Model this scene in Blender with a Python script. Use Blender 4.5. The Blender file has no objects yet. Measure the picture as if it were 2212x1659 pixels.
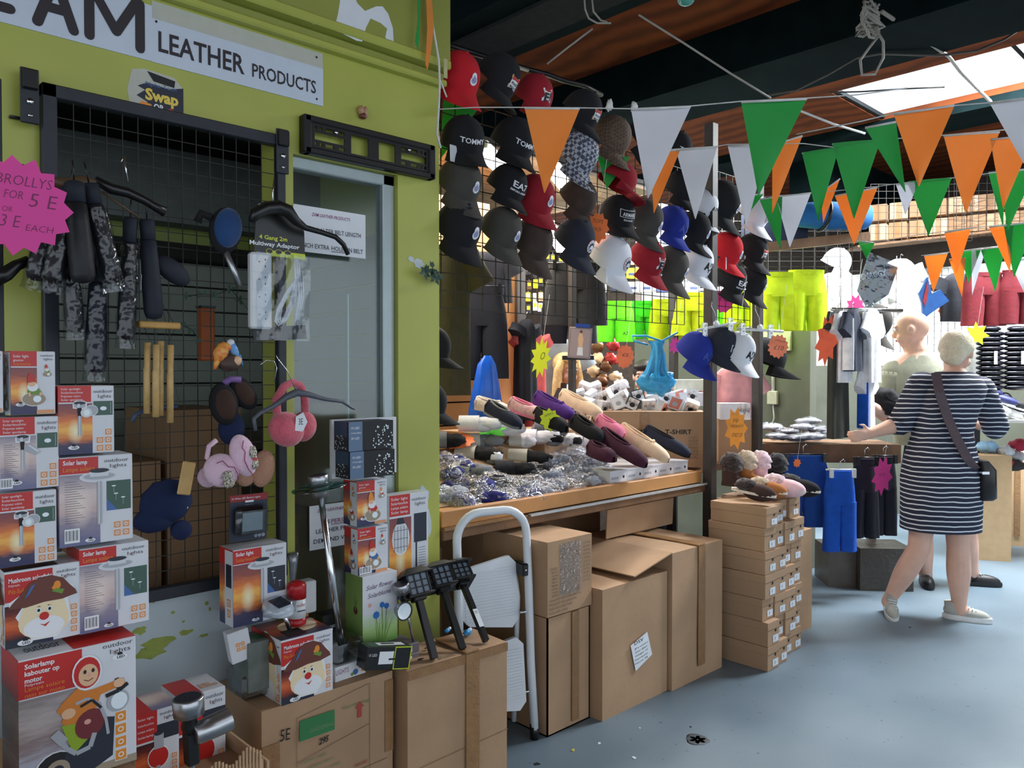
import bpy, math, random
from mathutils import Vector, Matrix, noise as mnoise
random.seed(7)
# ---------------------------------------------------------------- camera, world, light, exposure
# World axes: X runs along the shop fronts, Y into the stalls, Z up.  The eye stands at (0, 0, 1.45).
FPX, CX, CY, HZ = 1700.0, 1106.0, 829.5, 1.45
YAW = math.radians(46.2)
PITCH = math.atan(29.5 / FPX)
FWD = Vector((math.cos(YAW), math.sin(YAW), 0)); FWD = Vector((0.692, 0.722, 0)).normalized()
RGT = Vector((FWD.y, -FWD.x, 0)); UP = Vector((0, 0, 1))
sc = bpy.context.scene
COL = sc.collection
cam = bpy.data.objects.new('camera', bpy.data.cameras.new('camera')); COL.objects.link(cam)
cam.data.sensor_width = 36; cam.data.lens = FPX / 2212 * 36; cam.data.clip_start = .05
cf = (FWD * math.cos(PITCH) - UP * math.sin(PITCH)).normalized()
cu = RGT.cross(cf).normalized()
cam.matrix_world = Matrix(((RGT.x, cu.x, -cf.x, 0), (RGT.y, cu.y, -cf.y, 0), (RGT.z, cu.z, -cf.z, HZ), (0, 0, 0, 1)))
sc.camera = cam
sc.view_settings.view_transform = 'Standard'; sc.view_settings.look = 'None'
sc.view_settings.exposure = 0.82; sc.view_settings.gamma = 1; sc.view_settings.use_curve_mapping = False
sc.cycles.max_bounces = 6; sc.cycles.transparent_max_bounces = 12; sc.cycles.caustics_reflective = False
sc.cycles.caustics_refractive = False; sc.cycles.sample_clamp_indirect = 6
w = bpy.data.worlds.new('daylight'); sc.world = w; w.use_nodes = True
bg = w.node_tree.nodes['Background']; bg.inputs[0].default_value = (.80, .90, 1, 1); bg.inputs[1].default_value = .95

def area(name, loc, target, sx, sy, power, col=(1, 1, 1)):
    l = bpy.data.lights.new(name, 'AREA'); l.shape = 'RECTANGLE'; l.size = sx; l.size_y = sy; l.energy = power; l.color = col
    o = bpy.data.objects.new(name, l); COL.objects.link(o)
    d = (Vector(target) - Vector(loc)).normalized()
    o.location = loc; o.rotation_euler = d.to_track_quat('-Z', 'Y').to_euler()
    return o
area('skylight_daylight', (6.45, 1.2, 3.75), (6.1, 1.5, 0), 1.0, 3.0, 560, (.93, .97, 1))
area('added_aisle_fill', (2.2, -1.6, 3.4), (2.4, 1.6, .6), 2.2, 2.2, 12, (.84, .92, 1))  # added fill lamp behind the camera, under closed roof; no skylight there
area('stall_tube_glow', (2.75, 3.5, 2.5), (2.75, 3.4, 0), 1.6, .25, 22, (1, .95, .86))
area('stall_tube_glow_rear', (3.6, 4.6, 2.5), (3.7, 4.4, 0), 1.6, .3, 38, (1, .95, .86))
area('far_stall_glow', (6.4, 3.4, 2.9), (6.2, 4.2, 1.6), 1.6, .8, 90, (.97, .98, 1))
area('far_stall_glow_left', (5.3, 3.0, 2.7), (5.0, 3.8, 1.4), 1.2, .4, 60, (.97, .98, 1))

def lin(c):
    c = c / 255.0
    return c / 12.92 if c <= .04045 else ((c + .055) / 1.055) ** 2.4
def L3(rgb): return (lin(rgb[0]), lin(rgb[1]), lin(rgb[2]), 1)
def ray(px, py):
    x = (px - CX) / FPX; y = -(py - CY) / FPX
    d = RGT * x + cu * y + cf
    return d
O = Vector((0, 0, HZ))
def PD(px, py, d):
    r = ray(px, py); return O + r * (d / r.dot(FWD))
def PY(px, py, Y):
    r = ray(px, py); return O + r * (Y / r.y)
def PX(px, py, X):
    r = ray(px, py); return O + r * (X / r.x)
def PZ(px, py, Z):
    r = ray(px, py); return O + r * ((Z - HZ) / r.z)
def frame(p, yaw=0, pitch=0, roll=0, scale=1):
    """axes: x to the viewer's right, y away from him, z up, turned by degrees about z, x, y"""
    B = Matrix(((RGT.x, FWD.x, 0, p[0]), (RGT.y, FWD.y, 0, p[1]), (0, 0, 1, p[2]), (0, 0, 0, 1)))
    R = Matrix.Rotation(math.radians(yaw), 4, 'Z') @ Matrix.Rotation(math.radians(pitch), 4, 'X') @ Matrix.Rotation(math.radians(roll), 4, 'Y')
    return B @ R @ Matrix.Scale(scale, 4)
def F(px, py, d, yaw=0, pitch=0, roll=0, scale=1): return frame(PD(px, py, d), yaw, pitch, roll, scale)
def A(p, yaw=0, pitch=0, roll=0):
    """world aligned frame at p (front looks to -Y)"""
    return Matrix.Translation(Vector(p)) @ Matrix.Rotation(math.radians(yaw), 4, 'Z') @ Matrix.Rotation(math.radians(pitch), 4, 'X') @ Matrix.Rotation(math.radians(roll), 4, 'Y')
T = Matrix.Translation
def RX(a): return Matrix.Rotation(math.radians(a), 4, 'X')
def RY(a): return Matrix.Rotation(math.radians(a), 4, 'Y')
def RZ(a): return Matrix.Rotation(math.radians(a), 4, 'Z')

# ---------------------------------------------------------------- materials
MATS = {}
def mat(name, rgb=None, rough=.65, metal=0, var=.10, vs=18, bump=0, bs=60, rgb2=None, emis=0, spec=.5, trans=0, sheen=0, alpha=1):
    if name in MATS: return MATS[name]
    m = bpy.data.materials.new(name); m.use_nodes = True; nt = m.node_tree; b = nt.nodes['Principled BSDF']
    b.inputs['Roughness'].default_value = rough; b.inputs['Metallic'].default_value = metal
    b.inputs['Specular IOR Level'].default_value = spec
    if trans: b.inputs['Transmission Weight'].default_value = trans
    if sheen: b.inputs['Sheen Weight'].default_value = sheen
    if alpha < 1: b.inputs['Alpha'].default_value = alpha
    c = L3(rgb)
    if var or rgb2:
        tc = nt.nodes.new('ShaderNodeTexCoord'); n = nt.nodes.new('ShaderNodeTexNoise'); n.inputs['Scale'].default_value = vs; n.inputs['Detail'].default_value = 4
        nt.links.new(tc.outputs['Object'], n.inputs['Vector'])
        r = nt.nodes.new('ShaderNodeValToRGB'); nt.links.new(n.outputs['Fac'], r.inputs['Fac'])
        c2 = L3(rgb2) if rgb2 else tuple(x * (1 + var) for x in c[:3]) + (1,)
        c1 = c if rgb2 else tuple(x * (1 - var) for x in c[:3]) + (1,)
        r.color_ramp.elements[0].position = .35; r.color_ramp.elements[1].position = .65
        r.color_ramp.elements[0].color = c1; r.color_ramp.elements[1].color = c2
        nt.links.new(r.outputs['Color'], b.inputs['Base Color'])
    else: b.inputs['Base Color'].default_value = c
    if bump:
        n2 = nt.nodes.new('ShaderNodeTexNoise'); n2.inputs['Scale'].default_value = bs; n2.inputs['Detail'].default_value = 3
        tc2 = nt.nodes.new('ShaderNodeTexCoord'); nt.links.new(tc2.outputs['Object'], n2.inputs['Vector'])
        bp = nt.nodes.new('ShaderNodeBump'); bp.inputs['Strength'].default_value = bump; bp.inputs['Distance'].default_value = .01
        nt.links.new(n2.outputs['Fac'], bp.inputs['Height']); nt.links.new(bp.outputs['Normal'], b.inputs['Normal'])
    if emis: b.inputs['Emission Color'].default_value = c; b.inputs['Emission Strength'].default_value = emis
    MATS[name] = m; return m
def flat(name, rgb, rough=.5, **k): return mat(name, rgb, rough, var=0, **k)
def film(name='clear_film', tint=(235, 240, 245), clear=.84, bs=16, bump=.4):
    if name in MATS: return MATS[name]
    m = bpy.data.materials.new(name); m.use_nodes = True; nt = m.node_tree; N = nt.nodes
    for n in list(N): N.remove(n)
    out = N.new('ShaderNodeOutputMaterial'); mx = N.new('ShaderNodeMixShader'); tr = N.new('ShaderNodeBsdfTransparent'); g = N.new('ShaderNodeBsdfGlossy')
    tr.inputs[0].default_value = L3(tint); g.inputs['Color'].default_value = (1, 1, 1, 1); g.inputs['Roughness'].default_value = .14
    mx.inputs[0].default_value = (1 - clear) * .5
    no = N.new('ShaderNodeTexNoise'); no.inputs['Scale'].default_value = bs; tc = N.new('ShaderNodeTexCoord'); bp = N.new('ShaderNodeBump')
    bp.inputs['Strength'].default_value = bump; bp.inputs['Distance'].default_value = .02
    nt.links.new(tc.outputs['Object'], no.inputs['Vector']); nt.links.new(no.outputs['Fac'], bp.inputs['Height']); nt.links.new(bp.outputs['Normal'], g.inputs['Normal'])
    nt.links.new(tr.outputs[0], mx.inputs[1]); nt.links.new(g.outputs[0], mx.inputs[2]); nt.links.new(mx.outputs[0], out.inputs[0])
    MATS[name] = m; return m
def ramp_uv(name, stops, axis=1, sun=None, rough=.35, nz=.05, nsx=2, nsy=14):
    """a printed picture: colour bands over the face's own UV, with an optional bright sun disc"""
    if name in MATS: return MATS[name]
    m = bpy.data.materials.new(name); m.use_nodes = True; nt = m.node_tree; b = nt.nodes['Principled BSDF']; N = nt.nodes; K = nt.links
    b.inputs['Roughness'].default_value = rough
    uv = N.new('ShaderNodeUVMap'); sp = N.new('ShaderNodeSeparateXYZ'); K.new(uv.outputs[0], sp.inputs[0])
    mp = N.new('ShaderNodeMapping'); mp.inputs['Scale'].default_value = (nsx, nsy, 1); K.new(uv.outputs[0], mp.inputs[0])
    no = N.new('ShaderNodeTexNoise'); no.inputs['Scale'].default_value = 1; K.new(mp.outputs[0], no.inputs['Vector'])
    ma = N.new('ShaderNodeMath'); ma.operation = 'MULTIPLY_ADD'; K.new(no.outputs['Fac'], ma.inputs[0]); ma.inputs[1].default_value = nz * 4; K.new(sp.outputs[axis], ma.inputs[2])
    mb = N.new('ShaderNodeMath'); mb.operation = 'SUBTRACT'; K.new(ma.outputs[0], mb.inputs[0]); mb.inputs[1].default_value = nz * 2
    r = N.new('ShaderNodeValToRGB'); K.new(mb.outputs[0], r.inputs[0])
    e = r.color_ramp.elements
    while len(e) < len(stops): e.new(.5)
    for i, (p, c) in enumerate(stops): e[i].position = p; e[i].color = L3(c)
    col = r.outputs[0]
    if sun:
        d = N.new('ShaderNodeVectorMath'); d.operation = 'DISTANCE'; K.new(uv.outputs[0], d.inputs[0]); d.inputs[1].default_value = (sun[0], sun[1], 0)
        mr = N.new('ShaderNodeMapRange'); K.new(d.outputs['Value'], mr.inputs[0]); mr.inputs[1].default_value = .02; mr.inputs[2].default_value = sun[2]; mr.inputs[3].default_value = 1; mr.inputs[4].default_value = 0
        mx = N.new('ShaderNodeMix'); mx.data_type = 'RGBA'; K.new(mr.outputs[0], mx.inputs[0]); K.new(col, mx.inputs[6]); mx.inputs[7].default_value = L3(sun[3]); col = mx.outputs[2]
    K.new(col, b.inputs['Base Color']); MATS[name] = m; return m
def stripes(name, c1, c2, per, frac, rough=.8, axis=2, wob=.0):
    if name in MATS: return MATS[name]
    m = bpy.data.materials.new(name); m.use_nodes = True; nt = m.node_tree; b = nt.nodes['Principled BSDF']; N = nt.nodes; K = nt.links
    b.inputs['Roughness'].default_value = rough
    tc = N.new('ShaderNodeTexCoord'); sp = N.new('ShaderNodeSeparateXYZ'); K.new(tc.outputs['Object'], sp.inputs[0]); v = sp.outputs[axis]
    if wob:
        no = N.new('ShaderNodeTexNoise'); no.inputs['Scale'].default_value = 7; K.new(tc.outputs['Object'], no.inputs['Vector'])
        a = N.new('ShaderNodeMath'); a.operation = 'MULTIPLY_ADD'; K.new(no.outputs['Fac'], a.inputs[0]); a.inputs[1].default_value = wob; K.new(v, a.inputs[2]); v = a.outputs[0]
    d = N.new('ShaderNodeMath'); d.operation = 'DIVIDE'; K.new(v, d.inputs[0]); d.inputs[1].default_value = per
    f = N.new('ShaderNodeMath'); f.operation = 'FRACT'; K.new(d.outputs[0], f.inputs[0])
    l = N.new('ShaderNodeMath'); l.operation = 'LESS_THAN'; K.new(f.outputs[0], l.inputs[0]); l.inputs[1].default_value = frac
    mx = N.new('ShaderNodeMix'); mx.data_type = 'RGBA'; K.new(l.outputs[0], mx.inputs[0]); mx.inputs[6].default_value = L3(c1); mx.inputs[7].default_value = L3(c2)
    K.new(mx.outputs[2], b.inputs['Base Color']); MATS[name] = m; return m

# ---------------------------------------------------------------- text outlines
TXT = {}
def text_data(s, bold=0):
    k = (s, bold)
    if k in TXT: return TXT[k]
    c = bpy.data.curves.new('lettering', 'FONT'); c.body = s; c.size = 1; c.resolution_u = 2; c.offset = bold
    o = bpy.data.objects.new('lettering', c); COL.objects.link(o)
    dg = bpy.context.evaluated_depsgraph_get(); dg.update()
    me = bpy.data.meshes.new_from_object(o.evaluated_get(dg))
    vs = [(v.co.x, v.co.y) for v in me.vertices]; fs = [tuple(p.vertices) for p in me.polygons]
    bpy.data.objects.remove(o); bpy.data.curves.remove(c); bpy.data.meshes.remove(me)
    if not vs: vs = [(0, 0), (1, 0), (1, 1)]; fs = []
    x0 = min(v[0] for v in vs); x1 = max(v[0] for v in vs); y0 = min(v[1] for v in vs); y1 = max(v[1] for v in vs)
    TXT[k] = (vs, fs, x0, x1, y0, y1); return TXT[k]

# ---------------------------------------------------------------- mesh collector
class MB:
    def __init__(s): s.v = []; s.f = []; s.m = []; s.mats = []; s.sm = []; s.uv = {}
    def mi(s, m):
        if m not in s.mats: s.mats.append(m)
        return s.mats.index(m)
    def add(s, vs, fs, m, M=None, smooth=False, uvs=None):
        b = len(s.v)
        for p in vs: s.v.append(tuple(M @ Vector(p)) if M else tuple(p))
        i = s.mi(m)
        for k, f in enumerate(fs):
            if uvs: s.uv[len(s.f)] = [uvs[q] for q in f]
            s.f.append(tuple(b + q for q in f)); s.m.append(i); s.sm.append(smooth)
        return s
    def box(s, x0, x1, y0, y1, z0, z1, m, M=None, bev=0, tp=0):
        if x1 < x0: x0, x1 = x1, x0
        if y1 < y0: y0, y1 = y1, y0
        if z1 < z0: z0, z1 = z1, z0
        if bev <= 0:
            v = [(x0 + tp * i, y0 + tp * j, z) if False else (x0, y0, z) for i in (0,) for j in (0,) for z in ()]
            v = [(x0, y0, z0), (x1, y0, z0), (x1, y1, z0), (x0, y1, z0), (x0 + tp, y0 + tp, z1), (x1 - tp, y0 + tp, z1), (x1 - tp, y1 - tp, z1), (x0 + tp, y1 - tp, z1)]
            f = [(3, 2, 1, 0), (4, 5, 6, 7), (0, 1, 5, 4), (1, 2, 6, 5), (2, 3, 7, 6), (3, 0, 4, 7)]
            return s.add(v, f, m, M)
        b = min(bev, (x1 - x0) / 2.01, (y1 - y0) / 2.01, (z1 - z0) / 2.01)
        def ring(x0, x1, y0, y1, z, c): return [(x0 + c, y0, z), (x1 - c, y0, z), (x1, y0 + c, z), (x1, y1 - c, z), (x1 - c, y1, z), (x0 + c, y1, z), (x0, y1 - c, z), (x0, y0 + c, z)]
        v = ring(x0 + b, x1 - b, y0 + b, y1 - b, z0, b * .1) + ring(x0, x1, y0, y1, z0 + b, b) + ring(x0, x1, y0, y1, z1 - b, b) + ring(x0 + b, x1 - b, y0 + b, y1 - b, z1, b * .1)
        f = [tuple(range(7, -1, -1)), tuple(range(24, 32))]
        for k in range(3):
            for i in range(8): f.append((k * 8 + i, k * 8 + (i + 1) % 8, k * 8 + 8 + (i + 1) % 8, k * 8 + 8 + i))
        return s.add(v, f, m, M)
    def prism(s, pts, y0, y1, m, M=None, smooth=False):
        """outline in the x-z plane, extruded from y0 to y1"""
        n = len(pts); ar = sum(pts[i][0] * pts[(i + 1) % n][1] - pts[(i + 1) % n][0] * pts[i][1] for i in range(n))
        if ar < 0: pts = pts[::-1]
        v = [(p[0], y0, p[1]) for p in pts] + [(p[0], y1, p[1]) for p in pts]
        f = [tuple(range(n)), tuple(range(2 * n - 1, n - 1, -1))] + [((i + 1) % n, i, i + n, (i + 1) % n + n) for i in range(n)]
        return s.add(v, f, m, M, smooth)
    def tube(s, path, r, m, M=None, n=8, closed=False, cap=True, flatz=1.0):
        P = [Vector(p) for p in path]; k = len(P); R = r if isinstance(r, (list, tuple)) else [r] * k
        v = []; f = []; up = None
        for i in range(k):
            if closed: t = P[(i + 1) % k] - P[i - 1]
            else: t = P[min(i + 1, k - 1)] - P[max(i - 1, 0)]
            if t.length < 1e-9: t = Vector((0, 0, 1))
            t.normalize()
            if up is None:
                up = Vector((0, 0, 1)) if abs(t.z) < .9 else Vector((1, 0, 0))
            a = t.cross(up)
            if a.length < 1e-6: a = t.orthogonal()
            a.normalize(); b2 = a.cross(t).normalized(); up = b2
            for j in range(n):
                q = 2 * math.pi * j / n; v.append(tuple(P[i] + a * (R[i] * math.cos(q)) + b2 * (R[i] * flatz * math.sin(q))))
        for i in range(k if closed else k - 1):
            i2 = (i + 1) % k
            for j in range(n): f.append((i * n + j, i * n + (j + 1) % n, i2 * n + (j + 1) % n, i2 * n + j))
        if cap and not closed: f.append(tuple(range(n - 1, -1, -1))); f.append(tuple((k - 1) * n + j for j in range(n)))
        return s.add(v, f, m, M, n > 4)
    def lathe(s, prof, m, M=None, n=24, cap=True, sx=1, sy=1):
        """profile [(r, z)] turned about z"""
        v = []; f = []
        for r, z in prof:
            for j in range(n): q = 2 * math.pi * j / n; v.append((r * sx * math.cos(q), r * sy * math.sin(q), z))
        for i in range(len(prof) - 1):
            for j in range(n): f.append((i * n + j, i * n + (j + 1) % n, (i + 1) * n + (j + 1) % n, (i + 1) * n + j))
        if cap: f.append(tuple(range(n - 1, -1, -1))); f.append(tuple((len(prof) - 1) * n + j for j in range(n)))
        return s.add(v, f, m, M, n > 6)
    def ball(s, c, r, m, M=None, n=16, k=10, lump=0, seed=0):
        v = []; f = []; r = r if isinstance(r, (list, tuple)) else (r, r, r)
        for i in range(k + 1):
            a = math.pi * i / k
            for j in range(n):
                q = 2 * math.pi * j / n; d = Vector((math.sin(a) * math.cos(q), math.sin(a) * math.sin(q), math.cos(a)))
                g = 1 + (lump * mnoise.noise(d * 2.2 + Vector((seed, seed * 1.7, 3))) if lump else 0)
                v.append((c[0] + d.x * r[0] * g, c[1] + d.y * r[1] * g, c[2] + d.z * r[2] * g))
        for i in range(k):
            for j in range(n): f.append((i * n + j, (i + 1) * n + j, (i + 1) * n + (j + 1) % n, i * n + (j + 1) % n))
        return s.add(v, f, m, M, True)
    def grid(s, fn, nu, nv, m, M=None, smooth=True, uv=False, flip=False):
        v = [fn(i / nu, j / nv) for i in range(nu + 1) for j in range(nv + 1)]; w1 = nv + 1
        f = [(i * w1 + j, (i + 1) * w1 + j, (i + 1) * w1 + j + 1, i * w1 + j + 1) for i in range(nu) for j in range(nv)]
        if flip: f = [q[::-1] for q in f]
        return s.add(v, f, m, M, smooth, uvs=[(i / nu, j / nv) for i in range(nu + 1) for j in range(nv + 1)] if uv else None)
    def loft(s, secs, m, M=None, n=24, amp=0, freq=5, cap=True, pw=1.0, seed=0, capmat=None):
        """rings (cx, cy, cz, rx, ry) stacked, with folds running down"""
        v = []; f = []; K = len(secs)
        for i, q in enumerate(secs):
            for j in range(n):
                a = 2 * math.pi * j / n; c, d = math.cos(a), math.sin(a)
                c = math.copysign(abs(c) ** pw, c); d = math.copysign(abs(d) ** pw, d)
                g = 1 + (amp * (i / max(1, K - 1)) * math.sin(freq * a + seed + .6 * math.sin(i * .7 + seed)) if amp else 0)
                h = amp * .02 * math.sin(i * 1.3 + a * 2 + seed) if amp else 0
                v.append((q[0] + q[3] * c * (1 + (g - 1) * .4), q[1] + q[4] * d * g + h, q[2]))
        for i in range(K - 1):
            for j in range(n): f.append((i * n + j, i * n + (j + 1) % n, (i + 1) * n + (j + 1) % n, (i + 1) * n + j))
        s.add(v, f, m, M, True)
        if cap: s.add(v[:n] + v[-n:], [tuple(range(n - 1, -1, -1)), tuple(range(n, 2 * n))], capmat or m, M)
        return s
    def build(s, name, parent=None, M=None, label=None, cat=None, group=None, kind=None, data_only=False):
        me = bpy.data.meshes.new(name); me.from_pydata(s.v, [], s.f)
        for m in s.mats: me.materials.append(m)
        me.polygons.foreach_set('material_index', s.m); me.polygons.foreach_set('use_smooth', s.sm)
        if s.uv:
            u = me.uv_layers.new(name='UVMap')
            for fi, q in s.uv.items():
                st = me.polygons[fi].loop_start
                for a, c in enumerate(q): u.data[st + a].uv = c
        me.validate(clean_customdata=False); me.update()
        if data_only: return me
        return link(name, me, parent, M, label, cat, group, kind)
def link(name, data, parent=None, M=None, label=None, cat=None, group=None, kind=None):
    o = bpy.data.objects.new(name, data); COL.objects.link(o)
    if parent: o.parent = parent
    if M is not None:
        if parent: o.matrix_local = M
        else: o.matrix_world = M
    if label: o['label'] = label
    if cat: o['category'] = cat
    if group: o['group'] = group
    if kind: o['kind'] = kind
    return o
def thing(name, label, cat, M=None, group=None): return link(name, None, None, M, label, cat, group)
def struct(mb, name, label=None): return mb.build(name, kind='structure', label=label)
def dup(root, M, label=None, group=None):
    r = root.copy(); COL.objects.link(r); r.matrix_world = M
    if label: r['label'] = label
    if group: r['group'] = group
    for ch in list(root.children):
        c = ch.copy(); COL.objects.link(c); c.parent = r
        for g in list(ch.children): d = g.copy(); COL.objects.link(d); d.parent = c
    return r

class CV:
    """a printed face: origin (bottom left), right and up vectors; fractions of the face"""
    def __init__(s, mb, o, r, u, M=None):
        s.mb = mb; s.o = Vector(o); s.r = Vector(r); s.u = Vector(u); s.n = s.r.cross(s.u).normalized(); s.M = M; s.k = 0
    def p(s, a, b, l): return tuple(s.o + s.r * a + s.u * b + s.n * (.0003 * l + 6e-6 * (s.k % 48)))
    def poly(s, pts, m, l=1):
        s.k += 1; n = len(pts); ar = sum(pts[i][0] * pts[(i + 1) % n][1] - pts[(i + 1) % n][0] * pts[i][1] for i in range(n))
        if ar < 0: pts = pts[::-1]
        s.mb.add([s.p(a, b, l) for a, b in pts], [tuple(range(n))], m, s.M); return s
    def rect(s, a0, b0, a1, b1, m, l=1):
        s.k += 1
        s.mb.add([s.p(a0, b0, l), s.p(a1, b0, l), s.p(a1, b1, l), s.p(a0, b1, l)], [(0, 1, 2, 3)], m, s.M, uvs=[(0, 0), (1, 0), (1, 1), (0, 1)]); return s
    def ell(s, ca, cb, ra, rb, m, l=1, n=18, a0=0, a1=360, rot=0):
        P = []
        for i in range(n + (1 if a1 - a0 < 360 else 0)):
            q = math.radians(a0 + (a1 - a0) * i / n); x, y = ra * math.cos(q), rb * math.sin(q); t = math.radians(rot)
            P.append((ca + x * math.cos(t) - y * math.sin(t), cb + x * math.sin(t) + y * math.cos(t)))
        return s.poly(P, m, l)
    def line(s, a0, b0, a1, b1, w, m, l=1):
        s.k += 1
        A_ = s.r * a0 + s.u * b0; B_ = s.r * a1 + s.u * b1; d = (B_ - A_)
        if d.length < 1e-9: return s
        q = s.n.cross(d).normalized() * (w * s.u.length / 2); o = s.o + s.n * (.0003 * l + 6e-6 * (s.k % 48))
        s.mb.add([tuple(o + A_ - q), tuple(o + B_ - q), tuple(o + B_ + q), tuple(o + A_ + q)], [(0, 1, 2, 3)], m, s.M); return s
    def stroke(s, pts, w, m, l=1):
        for i in range(len(pts) - 1): s.line(*pts[i], *pts[i + 1], w, m, l)
        return s
    def text(s, t, a, b, h, m, w=None, l=2, bold=0, skew=0, rot=0):
        vs, fs, x0, x1, y0, y1 = text_data(t, bold); H = h * s.u.length; cap = .73
        ky = H / cap; kx = (w * s.r.length) / max(1e-6, x1 - x0) if w else ky
        rn, un = s.r.normalized(), s.u.normalized(); o = s.o + s.r * a + s.u * b + s.n * (.0003 * l); c, d = math.cos(math.radians(rot)), math.sin(math.radians(rot))
        V = []
        for x, y in vs:
            X = (x - x0) * kx + y * ky * skew; Y = y * ky; V.append(tuple(o + rn * (X * c - Y * d) + un * (X * d + Y * c)))
        s.mb.add(V, fs, m, s.M); return s
# ---------------------------------------------------------------- shared materials
GREEN = mat('lime_paint', (176, 180, 84), .38, var=.06, vs=2.5, bump=.12, bs=9)
GREEN_OLD = mat('lime_paint_upper', (150, 154, 74), .42, var=.08, vs=2.0, bump=.12, bs=9)
WHITEBD = mat('white_board_paint', (196, 208, 214), .5, var=.05, vs=6, bump=.08, bs=14)
PATCH = mat('lime_paint_worn', (158, 170, 78), .5, var=.12, vs=25)
STEEL = mat('charcoal_steel', (38, 42, 50), .45, metal=.2, var=.12)
BLACKM = mat('black_metal', (22, 22, 24), .4, metal=.3, var=.1)
CHROME = mat('chrome', (215, 218, 222), .16, metal=1, var=.02)
STEELB = mat('brushed_steel', (178, 180, 184), .3, metal=.9, var=.06, vs=40)
BLACKP = mat('black_plastic', (20, 20, 22), .35, var=.08)
WHITEP = mat('white_plastic', (225, 228, 230), .35, var=.02)
PAPER = mat('white_paper', (226, 230, 236), .6, var=.02)
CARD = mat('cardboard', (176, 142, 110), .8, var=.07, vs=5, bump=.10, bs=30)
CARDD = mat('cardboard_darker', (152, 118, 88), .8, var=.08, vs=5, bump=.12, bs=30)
CARDL = mat('cardboard_light', (192, 160, 126), .8, var=.05, vs=6, bump=.08, bs=30)
TAPE = mat('brown_tape', (150, 112, 74), .28, var=.08, vs=30, bump=.3, bs=50)
WOOD = mat('pine_wood', (196, 140, 84), .5, var=.12, vs=4, bump=.05)
WOODD = mat('old_wood', (120, 88, 60), .7, var=.2, vs=8, bump=.2)
INK = flat('black_ink', (24, 24, 28), .6)
GLASS = film('window_glass', (228, 238, 236), .86, 1.5, .02)
FILM = film('clear_film')
# ---------------------------------------------------------------- floor
def floor_mat():
    m = bpy.data.materials.new('painted_concrete'); m.use_nodes = True; nt = m.node_tree; b = nt.nodes['Principled BSDF']; N = nt.nodes; K = nt.links
    tc = N.new('ShaderNodeTexCoord'); n1 = N.new('ShaderNodeTexNoise'); n1.inputs['Scale'].default_value = 1.3; n1.inputs['Detail'].default_value = 6; K.new(tc.outputs['Object'], n1.inputs[0])
    r = N.new('ShaderNodeValToRGB'); K.new(n1.outputs[0], r.inputs[0]); e = r.color_ramp.elements
    e[0].position = .3; e[0].color = L3((98, 117, 131)); e[1].position = .7; e[1].color = L3((118, 135, 147))
    n2 = N.new('ShaderNodeTexNoise'); n2.inputs['Scale'].default_value = 34; n2.inputs['Detail'].default_value = 2; K.new(tc.outputs['Object'], n2.inputs[0])
    r2 = N.new('ShaderNodeValToRGB'); K.new(n2.outputs[0], r2.inputs[0]); r2.color_ramp.elements[0].position = .70; r2.color_ramp.elements[1].position = .74
    r2.color_ramp.elements[0].color = (0, 0, 0, 1); r2.color_ramp.elements[1].color = (1, 1, 1, 1)
    mx = N.new('ShaderNodeMix'); mx.data_type = 'RGBA'; K.new(r2.outputs[0], mx.inputs[0]); K.new(r.outputs[0], mx.inputs[6]); mx.inputs[7].default_value = L3((70, 84, 94))
    K.new(mx.outputs[2], b.inputs['Base Color'])
    rr = N.new('ShaderNodeMapRange'); K.new(n1.outputs[0], rr.inputs[0]); rr.inputs[3].default_value = .28; rr.inputs[4].default_value = .5; K.new(rr.outputs[0], b.inputs['Roughness'])
    return m
m = MB(); m.box(-4, 10, -6, 8, -.1, 0, floor_mat()); struct(m, 'floor')
# ---------------------------------------------------------------- shop front
WY = 2.35
m = MB()
m.box(.455, .56, WY, WY + .09, .80, 2.19, GREEN); m.box(1.2, 1.266, WY, WY + .09, .42, 2.19, GREEN)
m.box(1.68, 1.87, WY, WY + .09, 0, 2.19, GREEN); m.box(1.266, 1.68, WY, WY + .09, 2.155, 2.19, GREEN)
m.box(-2.2, 1.87, WY, WY + .09, 2.19, 2.52, GREEN)
m.box(-2.2, -.25, WY, WY + .09, .8, 2.19, GREEN); m.box(1.80, 1.87, WY + .09, 3.4, 0, 2.55, GREEN)
m.box(1.2, 1.266, WY, WY + .09, 0, .42, WHITEBD)
m.box(-2.2, 1.2, WY, WY + .09, 0, .655, WHITEBD); m.box(-2.2, 1.2, WY - .004, WY + .09, .655, .795, WHITEBD)
m.box(1.266, 1.68, WY, WY + .09, 0, .42, WHITEBD)
# peeled green patches on the white boards, and a peeled white patch on the pillar
random.seed(3)
def blob(mb, cx, cz, r, sx, mt, y, n=13, seed=0, rough=.45):
    rnd = random.Random(seed); P = []
    for i in range(n):
        a = 2 * math.pi * i / n; q = r * (1 - rough + rough * 2 * rnd.random() * .6); P.append((cx + math.cos(a) * q * sx, cz + math.sin(a) * q))
    mb.prism(P, y - .0012, y, mt)
for i, (px, py, r, sx) in enumerate(((340, 1388, .022, 2.4), (300, 1362, .014, 1.6), (400, 1365, .010, 2.2), (320, 1410, .020, 3.0), (446, 1302, .009, .8), (452, 1315, .006, .7), (372, 1322, .006, 1), (440, 1372, .008, 2.4), (560, 1330, .01, .6), (590, 1350, .012, .5), (330, 1300, .004, 1), (395, 1342, .004, 1.5))):
    p = PY(px, py, WY); blob(m, p.x, p.z, r, sx, PATCH, WY - .004 if p.z > .655 else WY, seed=i)
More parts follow.
